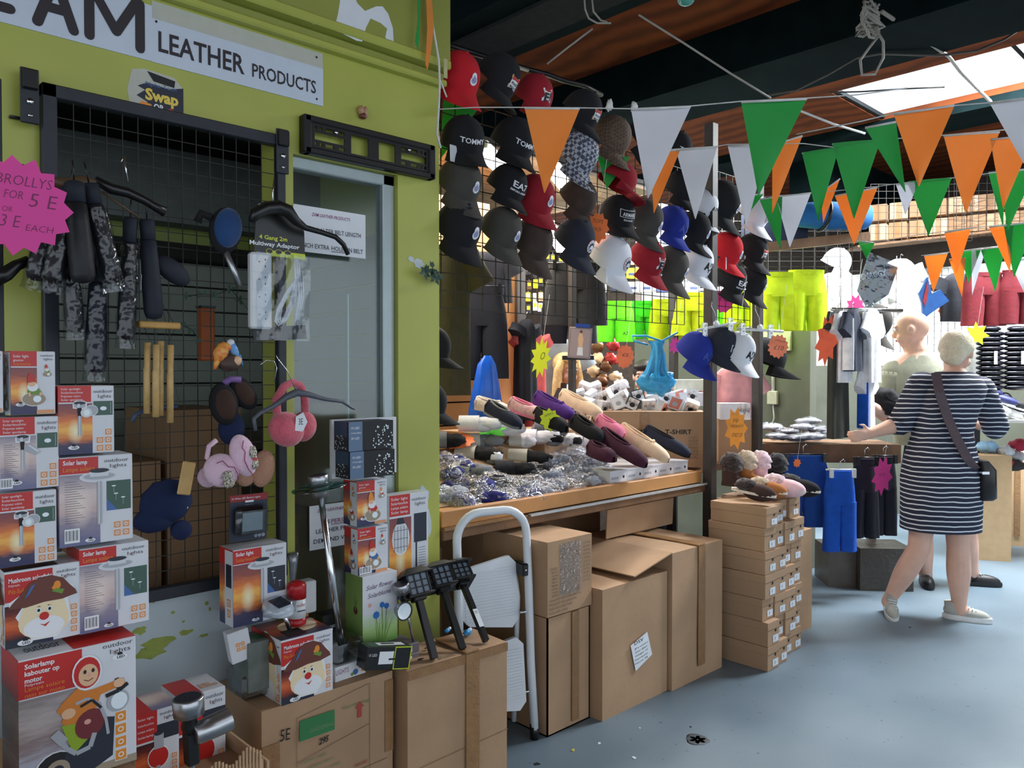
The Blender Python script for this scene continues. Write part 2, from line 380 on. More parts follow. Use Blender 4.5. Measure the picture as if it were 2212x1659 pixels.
for i, (px, py, r, sx) in enumerate(((915, 1075, .05, .55), (925, 1130, .055, .3), (905, 570, .022, 1.2), (888, 560, .012, 1.3))):
    p = PY(px, py, WY); blob(m, p.x, p.z, r, sx, WHITEBD, WY, seed=40 + i, rough=.3)
struct(m, 'wall_front')
m = MB(); m.box(-2.2, 1.885, WY - .05, WY + .1, 2.60, 3.3, GREEN_OLD)
def fpoly(mb, pts, y, mt, t=.0015): mb.prism([(PY(a, b, y).x, PY(a, b, y).z) for a, b in pts], y - t, y, mt)
fpoly(m, [(738, -20), (764, -10), (772, 8), (788, 24), (812, 14), (826, 14), (838, 30), (848, 60), (850, 92), (842, 100), (832, 80), (836, 62), (822, 50), (800, 40), (790, 60), (782, 90), (770, 88), (742, 74), (735, 68), (722, 64), (700, 56), (675, 52), (674, 40), (700, 44), (724, 54), (730, 30)], WY - .05, PAPER)
struct(m, 'wall_upper_front')
for nm, z0, z1, y0, mt in (('trim_1', 2.515, 2.54, WY - .035, GREEN), ('trim_2', 2.54, 2.572, WY - .015, GREEN_OLD), ('trim_3', 2.572, 2.605, WY - .06, GREEN)):
    m = MB(); m.box(-2.2, 1.885, y0, WY + .09, z0, z1, mt, bev=.006); struct(m, nm)
# ---------------------------------------------------------------- windows of the shop
ALU = mat('aluminium_frame', (176, 188, 190), .35, metal=.4, var=.03)
m = MB()
m.box(1.63, 1.68, WY + .02, WY + .07, .42, 2.155, ALU, bev=.004); m.box(1.266, 1.68, WY + .02, WY + .07, 2.115, 2.155, ALU, bev=.004); m.box(1.266, 1.68, WY + .02, WY + .07, .42, .45, ALU)
m.box(1.266, 1.272, WY + .02, WY + .07, .42, 2.155, ALU)
m.box(1.272, 1.63, WY + .043, WY + .047, .45, 2.115, GLASS)
m.box(1.50, 1.505, WY + .05, WY + .06, .45, 1.72, ALU)
struct(m, 'window_1')
m = MB(); m.box(-.25, .455, WY + .05, WY + .055, .8, 2.19, GLASS); m.box(.44, .456, WY, WY + .09, .8, 2.19, STEEL); struct(m, 'window_2')
# ---------------------------------------------------------------- inside of the shop
SLAT = mat('slatwall', (150, 152, 142), .6, var=.05, vs=4)
DARK = flat('groove_dark', (34, 32, 28), .8)
m = MB(); m.box(-2.2, 1.8, 3.3, 3.36, 0, 2.6, DARK)
z = .3
while z < 1.9: m.box(-2.2, 1.8, 3.285, 3.3, z, z + .092, SLAT); z += .1
m.box(-2.2, 1.8, 3.20, 3.3, 1.9, 1.96, DARK); m.box(-2.2, 1.8, 3.22, 3.3, 1.96, 2.02, GREEN_OLD); m.box(-2.2, 1.8, 3.1, 3.3, 2.02, 2.3, mat('grey_board', (110, 112, 112), .7))
struct(m, 'wall_back')
m = MB(); z = .2
while z < 2.0: m.box(1.785, 1.80, WY + .1, 3.285, z, z + .092, SLAT); z += .1
struct(m, 'wall_right')
m = MB(); m.box(-2.2, 1.8, WY + .09, 3.3, 2.42, 2.46, mat('grey_board_ceiling', (92, 94, 92), .8)); struct(m, 'ceiling_shop')
# ---------------------------------------------------------------- market hall roof
def roof_mat():
    m = bpy.data.materials.new('rust_roof_boards'); m.use_nodes = True; nt = m.node_tree; b = nt.nodes['Principled BSDF']; N = nt.nodes; K = nt.links
    b.inputs['Roughness'].default_value = .9; b.inputs['Specular IOR Level'].default_value = .1; tc = N.new('ShaderNodeTexCoord'); wv = N.new('ShaderNodeTexWave'); wv.inputs['Scale'].default_value = 1.6; wv.inputs['Distortion'].default_value = 7; wv.inputs['Detail'].default_value = 3
    K.new(tc.outputs['Object'], wv.inputs[0]); r = N.new('ShaderNodeValToRGB'); K.new(wv.outputs[0], r.inputs[0]); e = r.color_ramp.elements
    e[0].color = L3((78, 40, 24)); e[1].color = L3((108, 56, 30)); K.new(r.outputs[0], b.inputs['Base Color'])
    return m
ROOF = roof_mat(); BEAM = mat('dark_green_beam', (12, 24, 26), .9, var=.2, vs=5, spec=.05); SOFF = mat('grey_beam', (40, 42, 44), .9, spec=.05)
m = MB()
m.box(-4, 5.95, -6, 8, 3.6, 3.65, ROOF); m.box(7.0, 10, -6, 8, 3.6, 3.65, ROOF); m.box(5.95, 7.0, 2.72, 8, 3.6, 3.65, ROOF)
struct(m, 'ceiling')
for i, (x0, x1, z0, mt) in enumerate(((2.7, 3.25, 3.3, BEAM), (4.4, 5.0, 3.3, BEAM), (7.0, 7.5, 3.52, BEAM), (5.62, 5.95, 3.57, ROOF))):
    m = MB(); m.box(x0, x1, -6, 8, z0, 3.6, mt)
    if i == 0: m.box(x0 + .15, x1 - .12, -6, 8, z0 - .02, z0, SOFF)
    struct(m, 'trim_%d' % (4 + i))
m = MB(); m.box(7.5, 10, 3.4, 3.8, 3.0, 3.6, BEAM); struct(m, 'trim_8')
# skylight glazing bars and panes
m = MB()
for y in (2.7, 1.5, .3, -.9): m.box(5.95, 7.0, y - .015, y + .015, 3.61, 3.64, SOFF)
struct(m, 'window_3')
# ---------------------------------------------------------------- stall shells
PLANK = mat('plank_ceiling', (140, 112, 84), .7, var=.1)
m = MB()
y = 3.1
while y < 6.1: m.box(1.9, 4.3, y, y + .11, 2.62, 2.64, PLANK); y += .12
m.box(1.9, 4.3, 3.1, 6.2, 2.64, 2.68, DARK); struct(m, 'ceiling_stall')
m = MB(); m.box(1.9, 3.46, 3.62, 3.66, 0, 2.4, DARK); z = .05
while z < 2.35: m.box(1.9, 3.26, 3.60, 3.62, z, z + .125, WOOD); z += .135
m.box(3.26, 3.46, 3.585, 3.62, 0, 2.4, WOOD); m.box(3.46, 3.53, 3.56, 3.66, 0, 2.4, mat('dark_post', (62, 52, 46), .6))
struct(m, 'wall_stall_left')
GREYW = mat('grey_render_wall', (96, 100, 88), .85, var=.15, vs=3)
m = MB(); m.box(5.5, 5.6, 2.62, 4.2, 0, 1.78, GREYW); m.box(5.5, 5.6, 4.2, 6.2, 0, 2.7, mat('dark_back_wall', (66, 56, 50), .8, var=.2)); struct(m, 'wall_stall_right')
m = MB(); m.box(3.4, 5.6, 6.2, 6.3, 0, 2.7, mat('brown_back_wall', (96, 76, 60), .8, var=.2)); struct(m, 'wall_stall_back')
WWALL = mat('white_stall_panel', (228, 230, 226), .6, var=.02)
m = MB(); m.box(8.3, 8.4, .2, 6.3, 1.5, 2.45, WWALL); m.box(8.3, 8.4, .2, 6.3, 0, 1.5, GREYW); struct(m, 'wall_far')
m = MB(); m.box(5.6, 8.3, 6.2, 6.3, 0, 2.7, WWALL); struct(m, 'wall_far_back')
m = MB(); m.box(9.6, 9.7, -6, 6.3, 0, 3.6, mat('far_dark_wall', (70, 62, 56), .8)); struct(m, 'wall_far_right')
# ---------------------------------------------------------------- printed retail boxes
WBOX = mat('white_card_box', (222, 224, 230), .42, var=.02)
RED = flat('print_red', (200, 44, 40), .35); ORG = flat('print_orange', (236, 148, 52), .4); PEACH = flat('print_peach', (226, 160, 112), .4)
CREAM = flat('print_cream', (246, 226, 186), .4); BROWN = flat('print_brown', (108, 56, 44), .4); GREYT = flat('print_grey_text', (70, 72, 84), .5)
PWHITE = flat('print_white', (240, 242, 246), .4); PSIL = flat('print_silver', (176, 180, 188), .35); PSILL = flat('print_silver_light', (216, 220, 226), .35); PDARK = flat('print_dark', (40, 44, 58), .4)
PGRN = flat('print_green', (110, 150, 60), .4); PBLU = flat('print_blue', (70, 110, 170), .4); PSTONE = flat('print_stone', (168, 152, 130), .5); PSKIN = flat('print_skin', (236, 190, 150), .4)
PLIME = flat('print_lime', (150, 180, 40), .4); PGDK = flat('print_inset_green', (66, 96, 84), .4); PGLOW = flat('print_glow', (240, 250, 255), .4); PPINK = flat('print_pink', (232, 170, 160), .4)
SUNSET = ramp_uv('printed_sunset', [(0, (44, 48, 90)), (.2, (70, 60, 90)), (.3, (214, 120, 60)), (.5, (255, 190, 90)), (.66, (236, 130, 66)), (.82, (160, 84, 74)), (1, (130, 74, 80))], sun=(.5, .45, .26, (255, 244, 200)))
HAZE = ramp_uv('printed_haze', [(0, (110, 112, 150)), (.3, (150, 140, 160)), (.5, (214, 188, 184)), (.72, (226, 206, 202)), (1, (150, 142, 158))], sun=(.5, .55, .35, (244, 224, 214)))
MOTION = ramp_uv('printed_motion_haze', [(0, (120, 122, 160)), (.3, (190, 190, 206)), (.5, (150, 130, 128)), (.75, (196, 184, 182)), (1, (150, 140, 140))], nsx=2, nsy=22, nz=.1)
REDDUSK = ramp_uv('printed_red_dusk', [(0, (26, 34, 66)), (.2, (60, 30, 40)), (.4, (196, 84, 46)), (.55, (224, 110, 60)), (.8, (110, 40, 34)), (1, (60, 26, 30))])
def fb(x0, x1, yt, yb, Y, right=False):
    """front face of a box standing square to the fronts, seen between pixel columns x0..x1 on the plane Y"""
    a = PY(x0, yt, Y); b = PY(x1, yt, Y); q = x1 if right else x0
    return a.x, b.x - a.x, PY(q, yb, Y).z, PY(q, yt, Y).z - PY(q, yb, Y).z
def icons(c, a, b, s, n, m=PEACH, vert=False):
    asp = c.r.length / c.u.length
    for i, (ix, iy) in enumerate(n):
        x = a + ix * s * 1.12; y = b + iy * s * 1.12 * asp
        c.rect(x, y, x + s, y + s * asp, PWHITE, 2); c.rect(x + s * .06, y + s * .06 * asp, x + s * .94, y + s * .94 * asp, m, 3)
        c.ell(x + s * .5, y + s * .5 * asp, s * .24, s * .24 * asp, PWHITE, 4); c.ell(x + s * .5, y + s * .5 * asp, s * .15, s * .15 * asp, m, 5)
def led(c, a, b, s):
    asp = c.r.length / c.u.length
    c.ell(a, b, s, s * .42 * asp, PWHITE, 6); c.ell(a + s * .05, b + s * .25 * asp, s * .35, s * .4 * asp, INK, 7, a0=0, a1=180); c.text('LED', a - s * .35, b - s * .2 * asp, s * .36 * asp, INK, w=s * 1.0, l=8, bold=.02)
def barcode(c, a, b, w, h):
    c.rect(a, b, a + w, b + h, PWHITE, 6)
    for i in range(11): c.rect(a + w * (.08 + i * .078), b + h * .16, a + w * (.08 + i * .078 + (.02 if i % 3 else .045)), b + h * .88, INK, 7)
def ol(c, a, b, w, h):
    """the two-line range name"""
    c.text('outdoor', a, b + h * .52, h * .36, GREYT, w=w, l=3); c.text('l:ghts', a + w * .24, b, h * .36, GREYT, w=w * .68, l=3)
    c.ell(a + w * .385, b + h * .1, w * .03, h * .05, RED, 4)
def pic_spot(c, x, y, s, mirror=False):
    asp = c.r.length / c.u.length
    def P(a, b): return (x + a * s, y + b * s * asp)
    def pl(pts, m, l): c.poly([P(*p) for p in pts], m, l)
    pl([(-.17, .84), (-.16, .70), (.28, .66), (.30, .9), (.2, .97), (-.1, .97)], PWHITE, 4)
    pl([(-.13, .88), (-.12, .74), (.0, .71), (.12, .71), (.24, .74), (.25, .88)], PSIL, 5); c.ell(*P(.06, .89), .19 * s, .06 * s * asp, PDARK, 6); pl([(-.02, .72), (.06, .72), (.06, .87), (-.02, .85)], PSILL, 6)
    pl([(-.02, .72), (.12, .72), (.10, .55), (.16, .5), (.08, .42), (0, .42)], INK, 5)
    pl([(0, .44), (.12, .44), (.12, -.28), (0, -.28)], PSIL, 4); pl([(.03, .44), (.06, .44), (.06, -.28), (.03, -.28)], PSILL, 5)
    if mirror: pl([(.1, .55), (.28, .62), (.62, .34), (.44, .22), (.1, .42)], PSIL, 6); pl([(.2, .58), (.26, .6), (.58, .36), (.52, .32)], PSILL, 7)
    else:
        c.ell(*P(.44, .62), .22 * s, .2 * s * asp, PWHITE, 5); c.ell(*P(.44, .62), .2 * s, .18 * s * asp, PSIL, 6); c.ell(*P(.27, .54), .19 * s, .17 * s * asp, PSILL, 7); c.ell(*P(.28, .54), .1 * s, .11 * s * asp, PGLOW, 8)
def pic_disc(c, x, y, s, stick=1.0):
    asp = c.r.length / c.u.length
    c.ell(x, y, s, s * .30 * asp, PWHITE, 4); c.ell(x, y, s * .96, s * .27 * asp, PSILL, 5); c.ell(x, y + s * .03 * asp, s * .80, s * .18 * asp, PSIL, 6)
    c.poly([(x - s * .5, y + s * .32 * asp), (x - s * .46, y + s * .02 * asp), (x + s * .46, y + s * .02 * asp), (x + s * .5, y + s * .32 * asp)], PSILL, 7); c.ell(x, y + s * .34 * asp, s * .5, s * .12 * asp, PDARK, 8)
    c.rect(x - s * .12, y - s * stick * asp, x + s * .12, y - s * .25 * asp, PSIL, 5); c.rect(x - s * .05, y - s * stick * asp, x + s * .01, y - s * .25 * asp, PSILL, 6)
def pic_mush(c, x, y, s):
    asp = c.r.length / c.u.length
    def P(a, b): return (x + a * s, y + b * s * asp)
    def pl(pts, m, l): c.poly([P(*p) for p in pts], m, l)
    pl([(-.46, .02), (-.2, -.46), (.2, -.47), (.46, -.2), (.40, .22), (.56, .30), (.5, .44), (.28, .66), (.0, .72), (-.2, .62), (-.34, .44), (-.56, .3), (-.56, .22), (-.34, .2)], PWHITE, 4)
    c.ell(*P(0, -.14), .42 * s, .31 * s * asp, CREAM, 5); pl([(-.32, .22), (-.42, -.1), (.42, -.1), (.33, .24)], CREAM, 5); c.ell(*P(0, -.24), .34 * s, .2 * s * asp, PWHITE, 6)
    pl([(-.58, .19), (-.3, .17), (0, .22), (.3, .22), (.56, .28), (.53, .36), (.44, .46), (.32, .62), (.12, .70), (-.08, .69), (-.24, .60), (-.36, .44), (-.5, .29)], BROWN, 7)
    for ex in (-.09, .09): c.ell(*P(ex, .08), .045 * s, .045 * s * asp, PGLOW, 8); c.ell(*P(ex, .08), .025 * s, .03 * s * asp, INK, 9)
    c.ell(*P(0, -.04), .08 * s, .075 * s * asp, RED, 8); pl([(-.08, -.17), (0, -.20), (.1, -.15), (.02, -.24)], RED, 8); pl([(-.13, .15), (-.06, .16), (-.06, .14)], BROWN, 8); pl([(.06, .16), (.13, .15), (.06, .14)], BROWN, 8)
    c.ell(*P(.22, .50), .06 * s, .08 * s * asp, ORG, 9); c.ell(*P(.18, .46), .05 * s, .04 * s * asp, ORG, 9); pl([(.12, .4), (.3, .32), (.34, .40), (.2, .44)], PGRN, 9); pl([(-.32, .34), (-.24, .4), (-.14, .58), (-.2, .56)], PBLU, 9)
def pic_gnome(c, x, y, s, hat=RED, coat=PGRN, flip=1):
    asp = c.r.length / c.u.length
    def P(a, b): return (x + a * s * flip, y + b * s * asp)
    def pl(pts, m, l): c.poly([P(*p) for p in pts], m, l)
    c.ell(*P(.05, -.30), .46 * s, .3 * s * asp, PWHITE, 4); c.ell(*P(.05, -.30), .43 * s, .27 * s * asp, PSTONE, 5); c.ell(*P(.16, -.3), .15 * s, .14 * s * asp, PGLOW, 6)
    pl([(-.2, .0), (-.16, .14), (.2, .16), (.34, -.06), (.2, -.12), (-.14, -.1)], coat, 6); c.ell(*P(0, .2), .2 * s, .19 * s * asp, PWHITE, 7); c.ell(*P(-.04, .32), .14 * s, .11 * s * asp, PSKIN, 8)
    pl([(-.2, .36), (.12, .42), (.0, .72), (-.1, .78), (-.18, .6)], hat, 9); pl([(-.16, -.06), (-.1, .0), (-.06, -.16), (-.14, -.2)], PSKIN, 7); pl([(.26, -.02), (.34, -.04), (.3, -.18), (.22, -.14)], PSKIN, 7)
def sidepic(c, top=RED, scene=SUNSET, split=.78):
    c.rect(0, 0, 1, split, scene, 1); c.rect(0, split, 1, 1, top, 1)
def retail(name, label, Y, px, dp, front, left=None, top=None, cat='box', group=None, base=None, right=False, yaw=0, cols=None):
    x, w, z, h = fb(*px, Y, right=right); m = MB(); bm = base or WBOX
    m.box(0, w, 0, dp, 0, h, bm, bev=.0015)
    M = A((x, Y, z), yaw)
    front(CV(m, (0, 0, 0), (w, 0, 0), (0, 0, h)))
    if left: left(CV(m, (0, dp, 0), (0, -dp, 0), (0, 0, h)))
    if top: top(CV(m, (0, 0, h), (w, 0, 0), (0, dp, 0)))
    o = m.build(name, None, M, label, cat, group)
    return o
def f_spot(haze=False):
    def f(c):
        c.rect(0, 0, .60, .74, HAZE if haze else SUNSET, 1); c.rect(0, .76, .58, 1, RED, 1)
        for i, t in enumerate(('Solar spotlight', 'Solarleuchte', 'Projecteur solaire', 'Solar spotlamp')): c.text(t, .05, .94 - i * .052, .032, PWHITE, w=.34 + .04 * (i % 2), l=3)
        ol(c, .62, .82, .35, .14); c.rect(.62, .56, .97, .77, PGDK, 2); c.ell(.8, .66, .06, .03, PGLOW, 3); c.rect(.93, .58, .94, .75, PSIL, 3)
        pic_spot(c, .34, .38, .55, haze); icons(c, .66, .02, .14, ((0, 0), (1, 0), (0, 1), (1, 1), (1, 2)))
        led(c, .26, .1, .1)
        if haze:
            barcode(c, 0.0, .03, .2, .14)
            for i in range(16): c.rect(.06, .62 - i * .028, .06 + .14 + .05 * ((i * 7) % 3), .625 - i * .028, GREYT, 2)
    return f
def f_lamp(c, sunset=False, sub='Lampe solaire', t='Solar lamp'):
    c.rect(0, 0, .54, .80, SUNSET if sunset else HAZE, 1); c.rect(0, .81, .52, .99, RED, 1)
    c.text(t, .05, .915, .05, PWHITE, w=.32, l=3, bold=.02); c.text(sub, .05, .84, .05, ORG, w=.42, l=3)
    ol(c, .60, .855, .34, .12); c.rect(.63, .36, .97, .70, PGDK if not sunset else PDARK, 2); c.poly([(.63, .36), (.78, .36), (.63, .5)], PBLU, 3)
    for a, b in ((.73, .64), (.76, .55), (.86, .50)): c.ell(a, b, .03, .008, PGLOW, 4); c.rect(a - .003, b - .08, a + .003, b, PSIL, 4)
    pic_disc(c, .53, .76, .27, 2.6); led(c, .40, .05, .07)
    if not sunset:
        barcode(c, .06, .04, .2, .16)
        for i in range(18): c.rect(.07, .72 - i * .027, .07 + .16 + .06 * ((i * 5) % 4) * (.6), .724 - i * .027, GREYT, 2)
    icons(c, .72, .05, .11, ((0, 0), (1, 0), (0, 1), (1, 1)))
def f_mush(c):
    c.rect(0, 0, .62, .55, REDDUSK, 1); c.rect(0, .60, .62, .97, RED, 1); c.rect(0, .0, .45, .10, PDARK, 1)
    c.text('Mushroom solar light', .05, .85, .06, PWHITE, w=.56, l=5, bold=.02); c.text('Polyresin', .05, .8, .03, PWHITE, w=.14, l=5); c.text('Pilz-Solarleuchte', .05, .71, .055, ORG, w=.44, l=5)
    ol(c, .67, .82, .28, .13); pic_mush(c, .5, .38, .80); icons(c, .85, .06, .10, ((0, 0), (0, 1), (0, 2), (0, 3))); led(c, .25, .05, .1)
def f_mushside(c):
    c.rect(0, 0, .4, .55, REDDUSK, 1); c.rect(0, .62, .5, 1, RED, 1); c.text('Solarlamp', .06, .86, .04, PWHITE, w=.4, l=4); c.text('kabouter', .06, .8, .04, PWHITE, w=.36, l=4); c.text('Polyresin', .06, .74, .03, ORG, w=.34, l=4); ol(c, .56, .8, .4, .13); pic_mush(c, .5, .38, .92); icons(c, .82, .03, .14, ((0, 0), (0, 1), (0, 2)))
def f_gnome(hat=RED, coat=PGRN, t='Solar light'):
    def f(c):
        c.rect(0, 0, .58, .74, SUNSET, 1); c.rect(0, .76, .58, 1, RED, 1); c.text(t, .06, .9, .045, PWHITE, w=.34, l=3); c.text('gnome', .06, .84, .04, PWHITE, w=.22, l=3); c.text('Solarleuchte', .06, .78, .04, ORG, w=.38, l=3)
        ol(c, .66, .86, .3, .11); pic_gnome(c, .80, .68, .24, hat, coat); pic_gnome(c, .48, .36, .62, hat, coat); c.rect(.56, .01, .96, .07, PEACH, 7); led(c, .2, .16, .1)
    return f
def f_gside(hat=RED, coat=PGRN):
    def f(c): sidepic(c); c.rect(.5, 0, 1, .98, WBOX, 2); pic_gnome(c, .6, .3, .62, hat, coat); pic_gnome(c, .75, .75, .3, hat, coat)
    return f
SY = 1.75
retail('lamp_box', 'solar gnome light box, top left corner of the stack, gnome in red hat on stone', SY, (22, 119, 758, 897), .09, f_gnome(), f_gside(), group=None)
retail('lamp_box', 'gnome light box cut off by the left edge of the photo, topmost', SY, (-82, 6, 757, 894), .09, f_gnome(), f_gside())
retail('lamp_box', 'solar spotlight box with sunset print, right of the gnome box on the lamp box', SY, (125, 246, 834, 984), .09, f_spot(), lambda c: sidepic(c))
retail('lamp_box', 'solar spotlight box with pale haze print and barcode, below the gnome box', SY, (-1, 127, 903, 1062), .09, f_spot(True))
retail('lamp_box', 'disc solar lamp box standing directly below the sunset spotlight box', SY, (127, 286, 990, 1185), .09, f_lamp, lambda c: sidepic(c, RED, HAZE))
retail('lamp_box', 'solar spotlight box with sunset print at left edge above the mushroom box', SY, (-3, 122, 1068, 1229), .09, f_spot())
retail('lamp_box', 'mushroom solar light box with smiling face, at left edge above the motorbike box', SY, (9, 174, 1237, 1405), .12, f_mush, f_mushside, lambda c: c.rect(0, 0, .7, 1, REDDUSK, 1))
retail('lamp_box', 'disc solar lamp box right of the left mushroom box, lower of the two', SY, (171, 321, 1188, 1372), .09, f_lamp, lambda c: sidepic(c, RED, HAZE))
def f_bike(c):
    c.rect(0, 0, .52, .70, MOTION, 1); c.rect(0, .71, .52, .99, RED, 1); c.rect(0, 0, 1, .06, PSTONE, 1)
    for i, t in enumerate(('Solarlamp', 'kabouter op', 'motor')): c.text(t, .05, .93 - i * .052, .037, PWHITE, w=(.24, .28, .14)[i], l=3, bold=.025)
    c.text('Polyresin', .05, .80, .02, PWHITE, w=.15, l=3)
    for i, t in enumerate(('Lampe solaire', 'nain sur moto')): c.text(t, .05, .765 - i * .045, .032, ORG, w=(.32, .32)[i], l=6)
    ol(c, .70, .90, .27, .10); led(c, .85, .865, .07)
    a = c.r.length / c.u.length
    OR2 = flat('print_bike_orange', (222, 132, 50), .4); MAR = flat('print_maroon', (120, 44, 50), .4)
    # rider: hood, face, body, arms; motorbike: wheel, frame, exhaust, lamp, bars
    c.ell(.30, .10, .20, .16, PWHITE, 4); c.ell(.30, .10, .18, .15, INK, 5); c.ell(.31, .11, .10, .08, PSTONE, 6); c.ell(.31, .11, .05, .04, PDARK, 7)
    c.poly([(.30, .06), (.62, .04), (.78, .1), (.80, .40), (.6, .44), (.44, .34)], PDARK, 5)
    c.poly([(.34, .46), (.40, .60), (.46, .66), (.70, .66), (.66, .56), (.60, .42), (.42, .40)], OR2, 6); c.poly([(.34, .44), (.60, .42), (.58, .30), (.44, .20), (.38, .34)], PLIME, 7)
    c.poly([(.30, .56), (.36, .62), (.48, .70), (.54, .66), (.46, .56), (.34, .52)], OR2, 7); c.poly([(.62, .66), (.88, .69), (.90, .64), (.66, .60)], OR2, 7); c.ell(.40, .52, .06, .04, PSKIN, 9); c.ell(.84, .66, .05, .035, PSKIN, 9)
    c.ell(.56, .80, .13, .135, PWHITE, 8); c.ell(.56, .80, .115, .12, RED, 9); c.ell(.57, .78, .085, .085, PSKIN, 10); c.ell(.57, .81, .05, .035, PSKIN, 11)
    for e in (.54, .61): c.ell(e, .81, .014, .016, INK, 12)
    c.stroke([(.53, .75), (.57, .735), (.61, .75)], .006, MAR, 12); c.ell(.575, .78, .015, .014, PPINK, 12)
    c.ell(.58, .40, .13, .11, MAR, 8, rot=20); c.ell(.56, .42, .03, .02, PPINK, 9); c.ell(.83, .52, .10, .085, PSIL, 9); c.ell(.84, .52, .075, .066, PGLOW, 10)
    c.stroke([(.46, .58), (.56, .60), (.66, .54), (.72, .40), (.74, .28)], .022, PSIL, 9); c.stroke([(.50, .55), (.60, .58), (.68, .50)], .02, INK, 10)
    c.stroke([(.28, .40), (.38, .26), (.46, .2), (.58, .22), (.62, .32)], .035, PSIL, 9); c.stroke([(.28, .40), (.36, .31)], .07, PSIL, 9)
    c.stroke([(.72, .58), (.84, .60), (.92, .64)], .03, INK, 10); c.stroke([(.84, .6), (.82, .7)], .03, INK, 8)
    icons(c, .80, .04, .11, ((0, 0), (0, 1), (0, 2), (0, 3)), ORG)
retail('lamp_box', 'large box picturing a gnome on a motorbike, bottom left of the stack', SY - .04, (38, 293, 1373, 1641), .14, f_bike, lambda c: (c.rect(0, 0, 1, .7, MOTION, 1), c.rect(0, .7, 1, 1, RED, 1)), lambda c: (c.rect(.45, 0, 1, 1, RED, 1), c.text('outdoor', .1, .3, .3, GREYT, w=.3, l=2, rot=0)), right=True)
# lower boxes beside the spotlight
def f_red(c):
    c.rect(0, 0, .5, .55, REDDUSK, 1); c.rect(0, .58, .5, 1, RED, 1); ol(c, .56, .84, .4, .13); c.rect(.5, .56, 1, .78, PDARK, 1)
    for i, t in enumerate(('Solar light', 'Solarleuchte', 'Lampe solaire', 'Solarlamp')): c.text(t, .06, .90 - i * .085, .035, PWHITE, w=.36, l=3)
    c.ell(.52, .32, .25, .17, PWHITE, 4); c.ell(.52, .32, .23, .15, RED, 5); c.rect(.42, .44, .64, .66, PSIL, 6); c.ell(.53, .66, .11, .03, PDARK, 7); c.rect(.47, -.0, .56, .2, PSIL, 5); icons(c, .82, .04, .14, ((0, 0), (0, 1), (0, 2)))
retail('lamp_box', 'small solar light box picturing a red lamp head, beside the motorbike box', 1.93, (291, 386, 1547, 1700), .12, f_red, None, lambda c: (c.rect(0, 0, 1, 1, HAZE, 1), c.rect(0, 0, .4, 1, RED, 2)), base=WBOX)
retail('lamp_box', 'solar light box half hidden behind the chrome spotlight stake', 2.0, (386, 487, 1510, 1700), .12, f_red, None, lambda c: (c.rect(0, 0, .5, 1, RED, 1), icons(c, .55, .2, .12, ((0, 0), (1, 0), (2, 0), (0, 1), (1, 1)))))
# ---- boxes between the windows
retail('lamp_box', 'solar light box with bright sunset print standing under the floodlight pack', 2.15, (503, 619, 1190, 1357), .09, lambda c: f_lamp(c, True, 'Solarleuchte', 'Solar light'), lambda c: (sidepic(c), c.rect(.42, .0, 1, .98, WBOX, 2), c.rect(.5, .5, .9, .8, PDARK, 3), icons(c, .55, .1, .3, ((0, 0), (0, 1)))))
mx = retail('lamp_box', 'mushroom solar light box on the middle carton, cap and bearded face on two sides', 2.05, (607, 719, 1385, 1526), .185, f_mush, f_mushside, lambda c: (c.rect(0, 0, 1, 1, REDDUSK, 1), c.ell(.6, .5, .35, .3, CREAM, 2), c.rect(.2, .1, .55, .4, INK, 3), icons(c, .62, .6, .12, ((0, 0), (1, 0), (2, 0)))))
retail('lamp_box', 'gnome light box with yellow hat, upper of two beside the window', 2.16, (771, 836, 1041, 1138), .08, f_gnome(ORG, RED), f_gside(ORG, RED))
retail('lamp_box', 'gnome light box with red hat and barcode, lower of two on the flower box', 2.16, (773, 838, 1143, 1245), .08, lambda c: (f_gnome(RED, PBLU)(c), barcode(c, .04, .02, .4, .16)), f_gside(RED, PBLU))
def f_flower(c):
    c.rect(0, 0, 1, .45, ramp_uv('printed_grass', [(0, (96, 150, 60)), (.5, (170, 200, 130)), (1, (214, 226, 212))]), 1)
    PUR = flat('print_purple', (96, 60, 110), .4); c.text('Solar flower', .1, .80, .07, PUR, w=.75, l=3, skew=.35, rot=3); c.text('Solarblume', .14, .68, .07, PUR, w=.66, l=3, skew=.35, rot=3)
    FB = flat('print_flower_blue', (52, 120, 200), .4)
    for x, y, r in ((.38, .42, .09), (.55, .55, .07), (.68, .52, .07)): c.ell(x, y, r, r * .6, FB, 4); c.stroke([(x, y - .04), (x * .5 + .28, .05)], .012, PGRN, 3)
    for i in range(5): c.poly([(.4 + i * .05, .02), (.44 + i * .05, .02), (.35 + i * .13, .36)], PGRN, 3)
    c.ell(.2, .58, .05, .03, PPINK, 3)
retail('lamp_box', 'pale green solar flower box with blue flowers under the gnome boxes', 2.13, (783, 858, 1248, 1400), .10, f_flower, lambda c: (c.rect(0, 0, 1, 1, ramp_uv('printed_grass_side', [(0, (110, 150, 70)), (.5, (150, 180, 100)), (1, (120, 150, 80))]), 1), c.ell(.6, .5, .12, .06, BROWN, 2), c.stroke([(.6, .5), (.55, .68)], .02, PGRN, 2), c.stroke([(.6, .5), (.68, .66)], .02, PGRN, 2)))
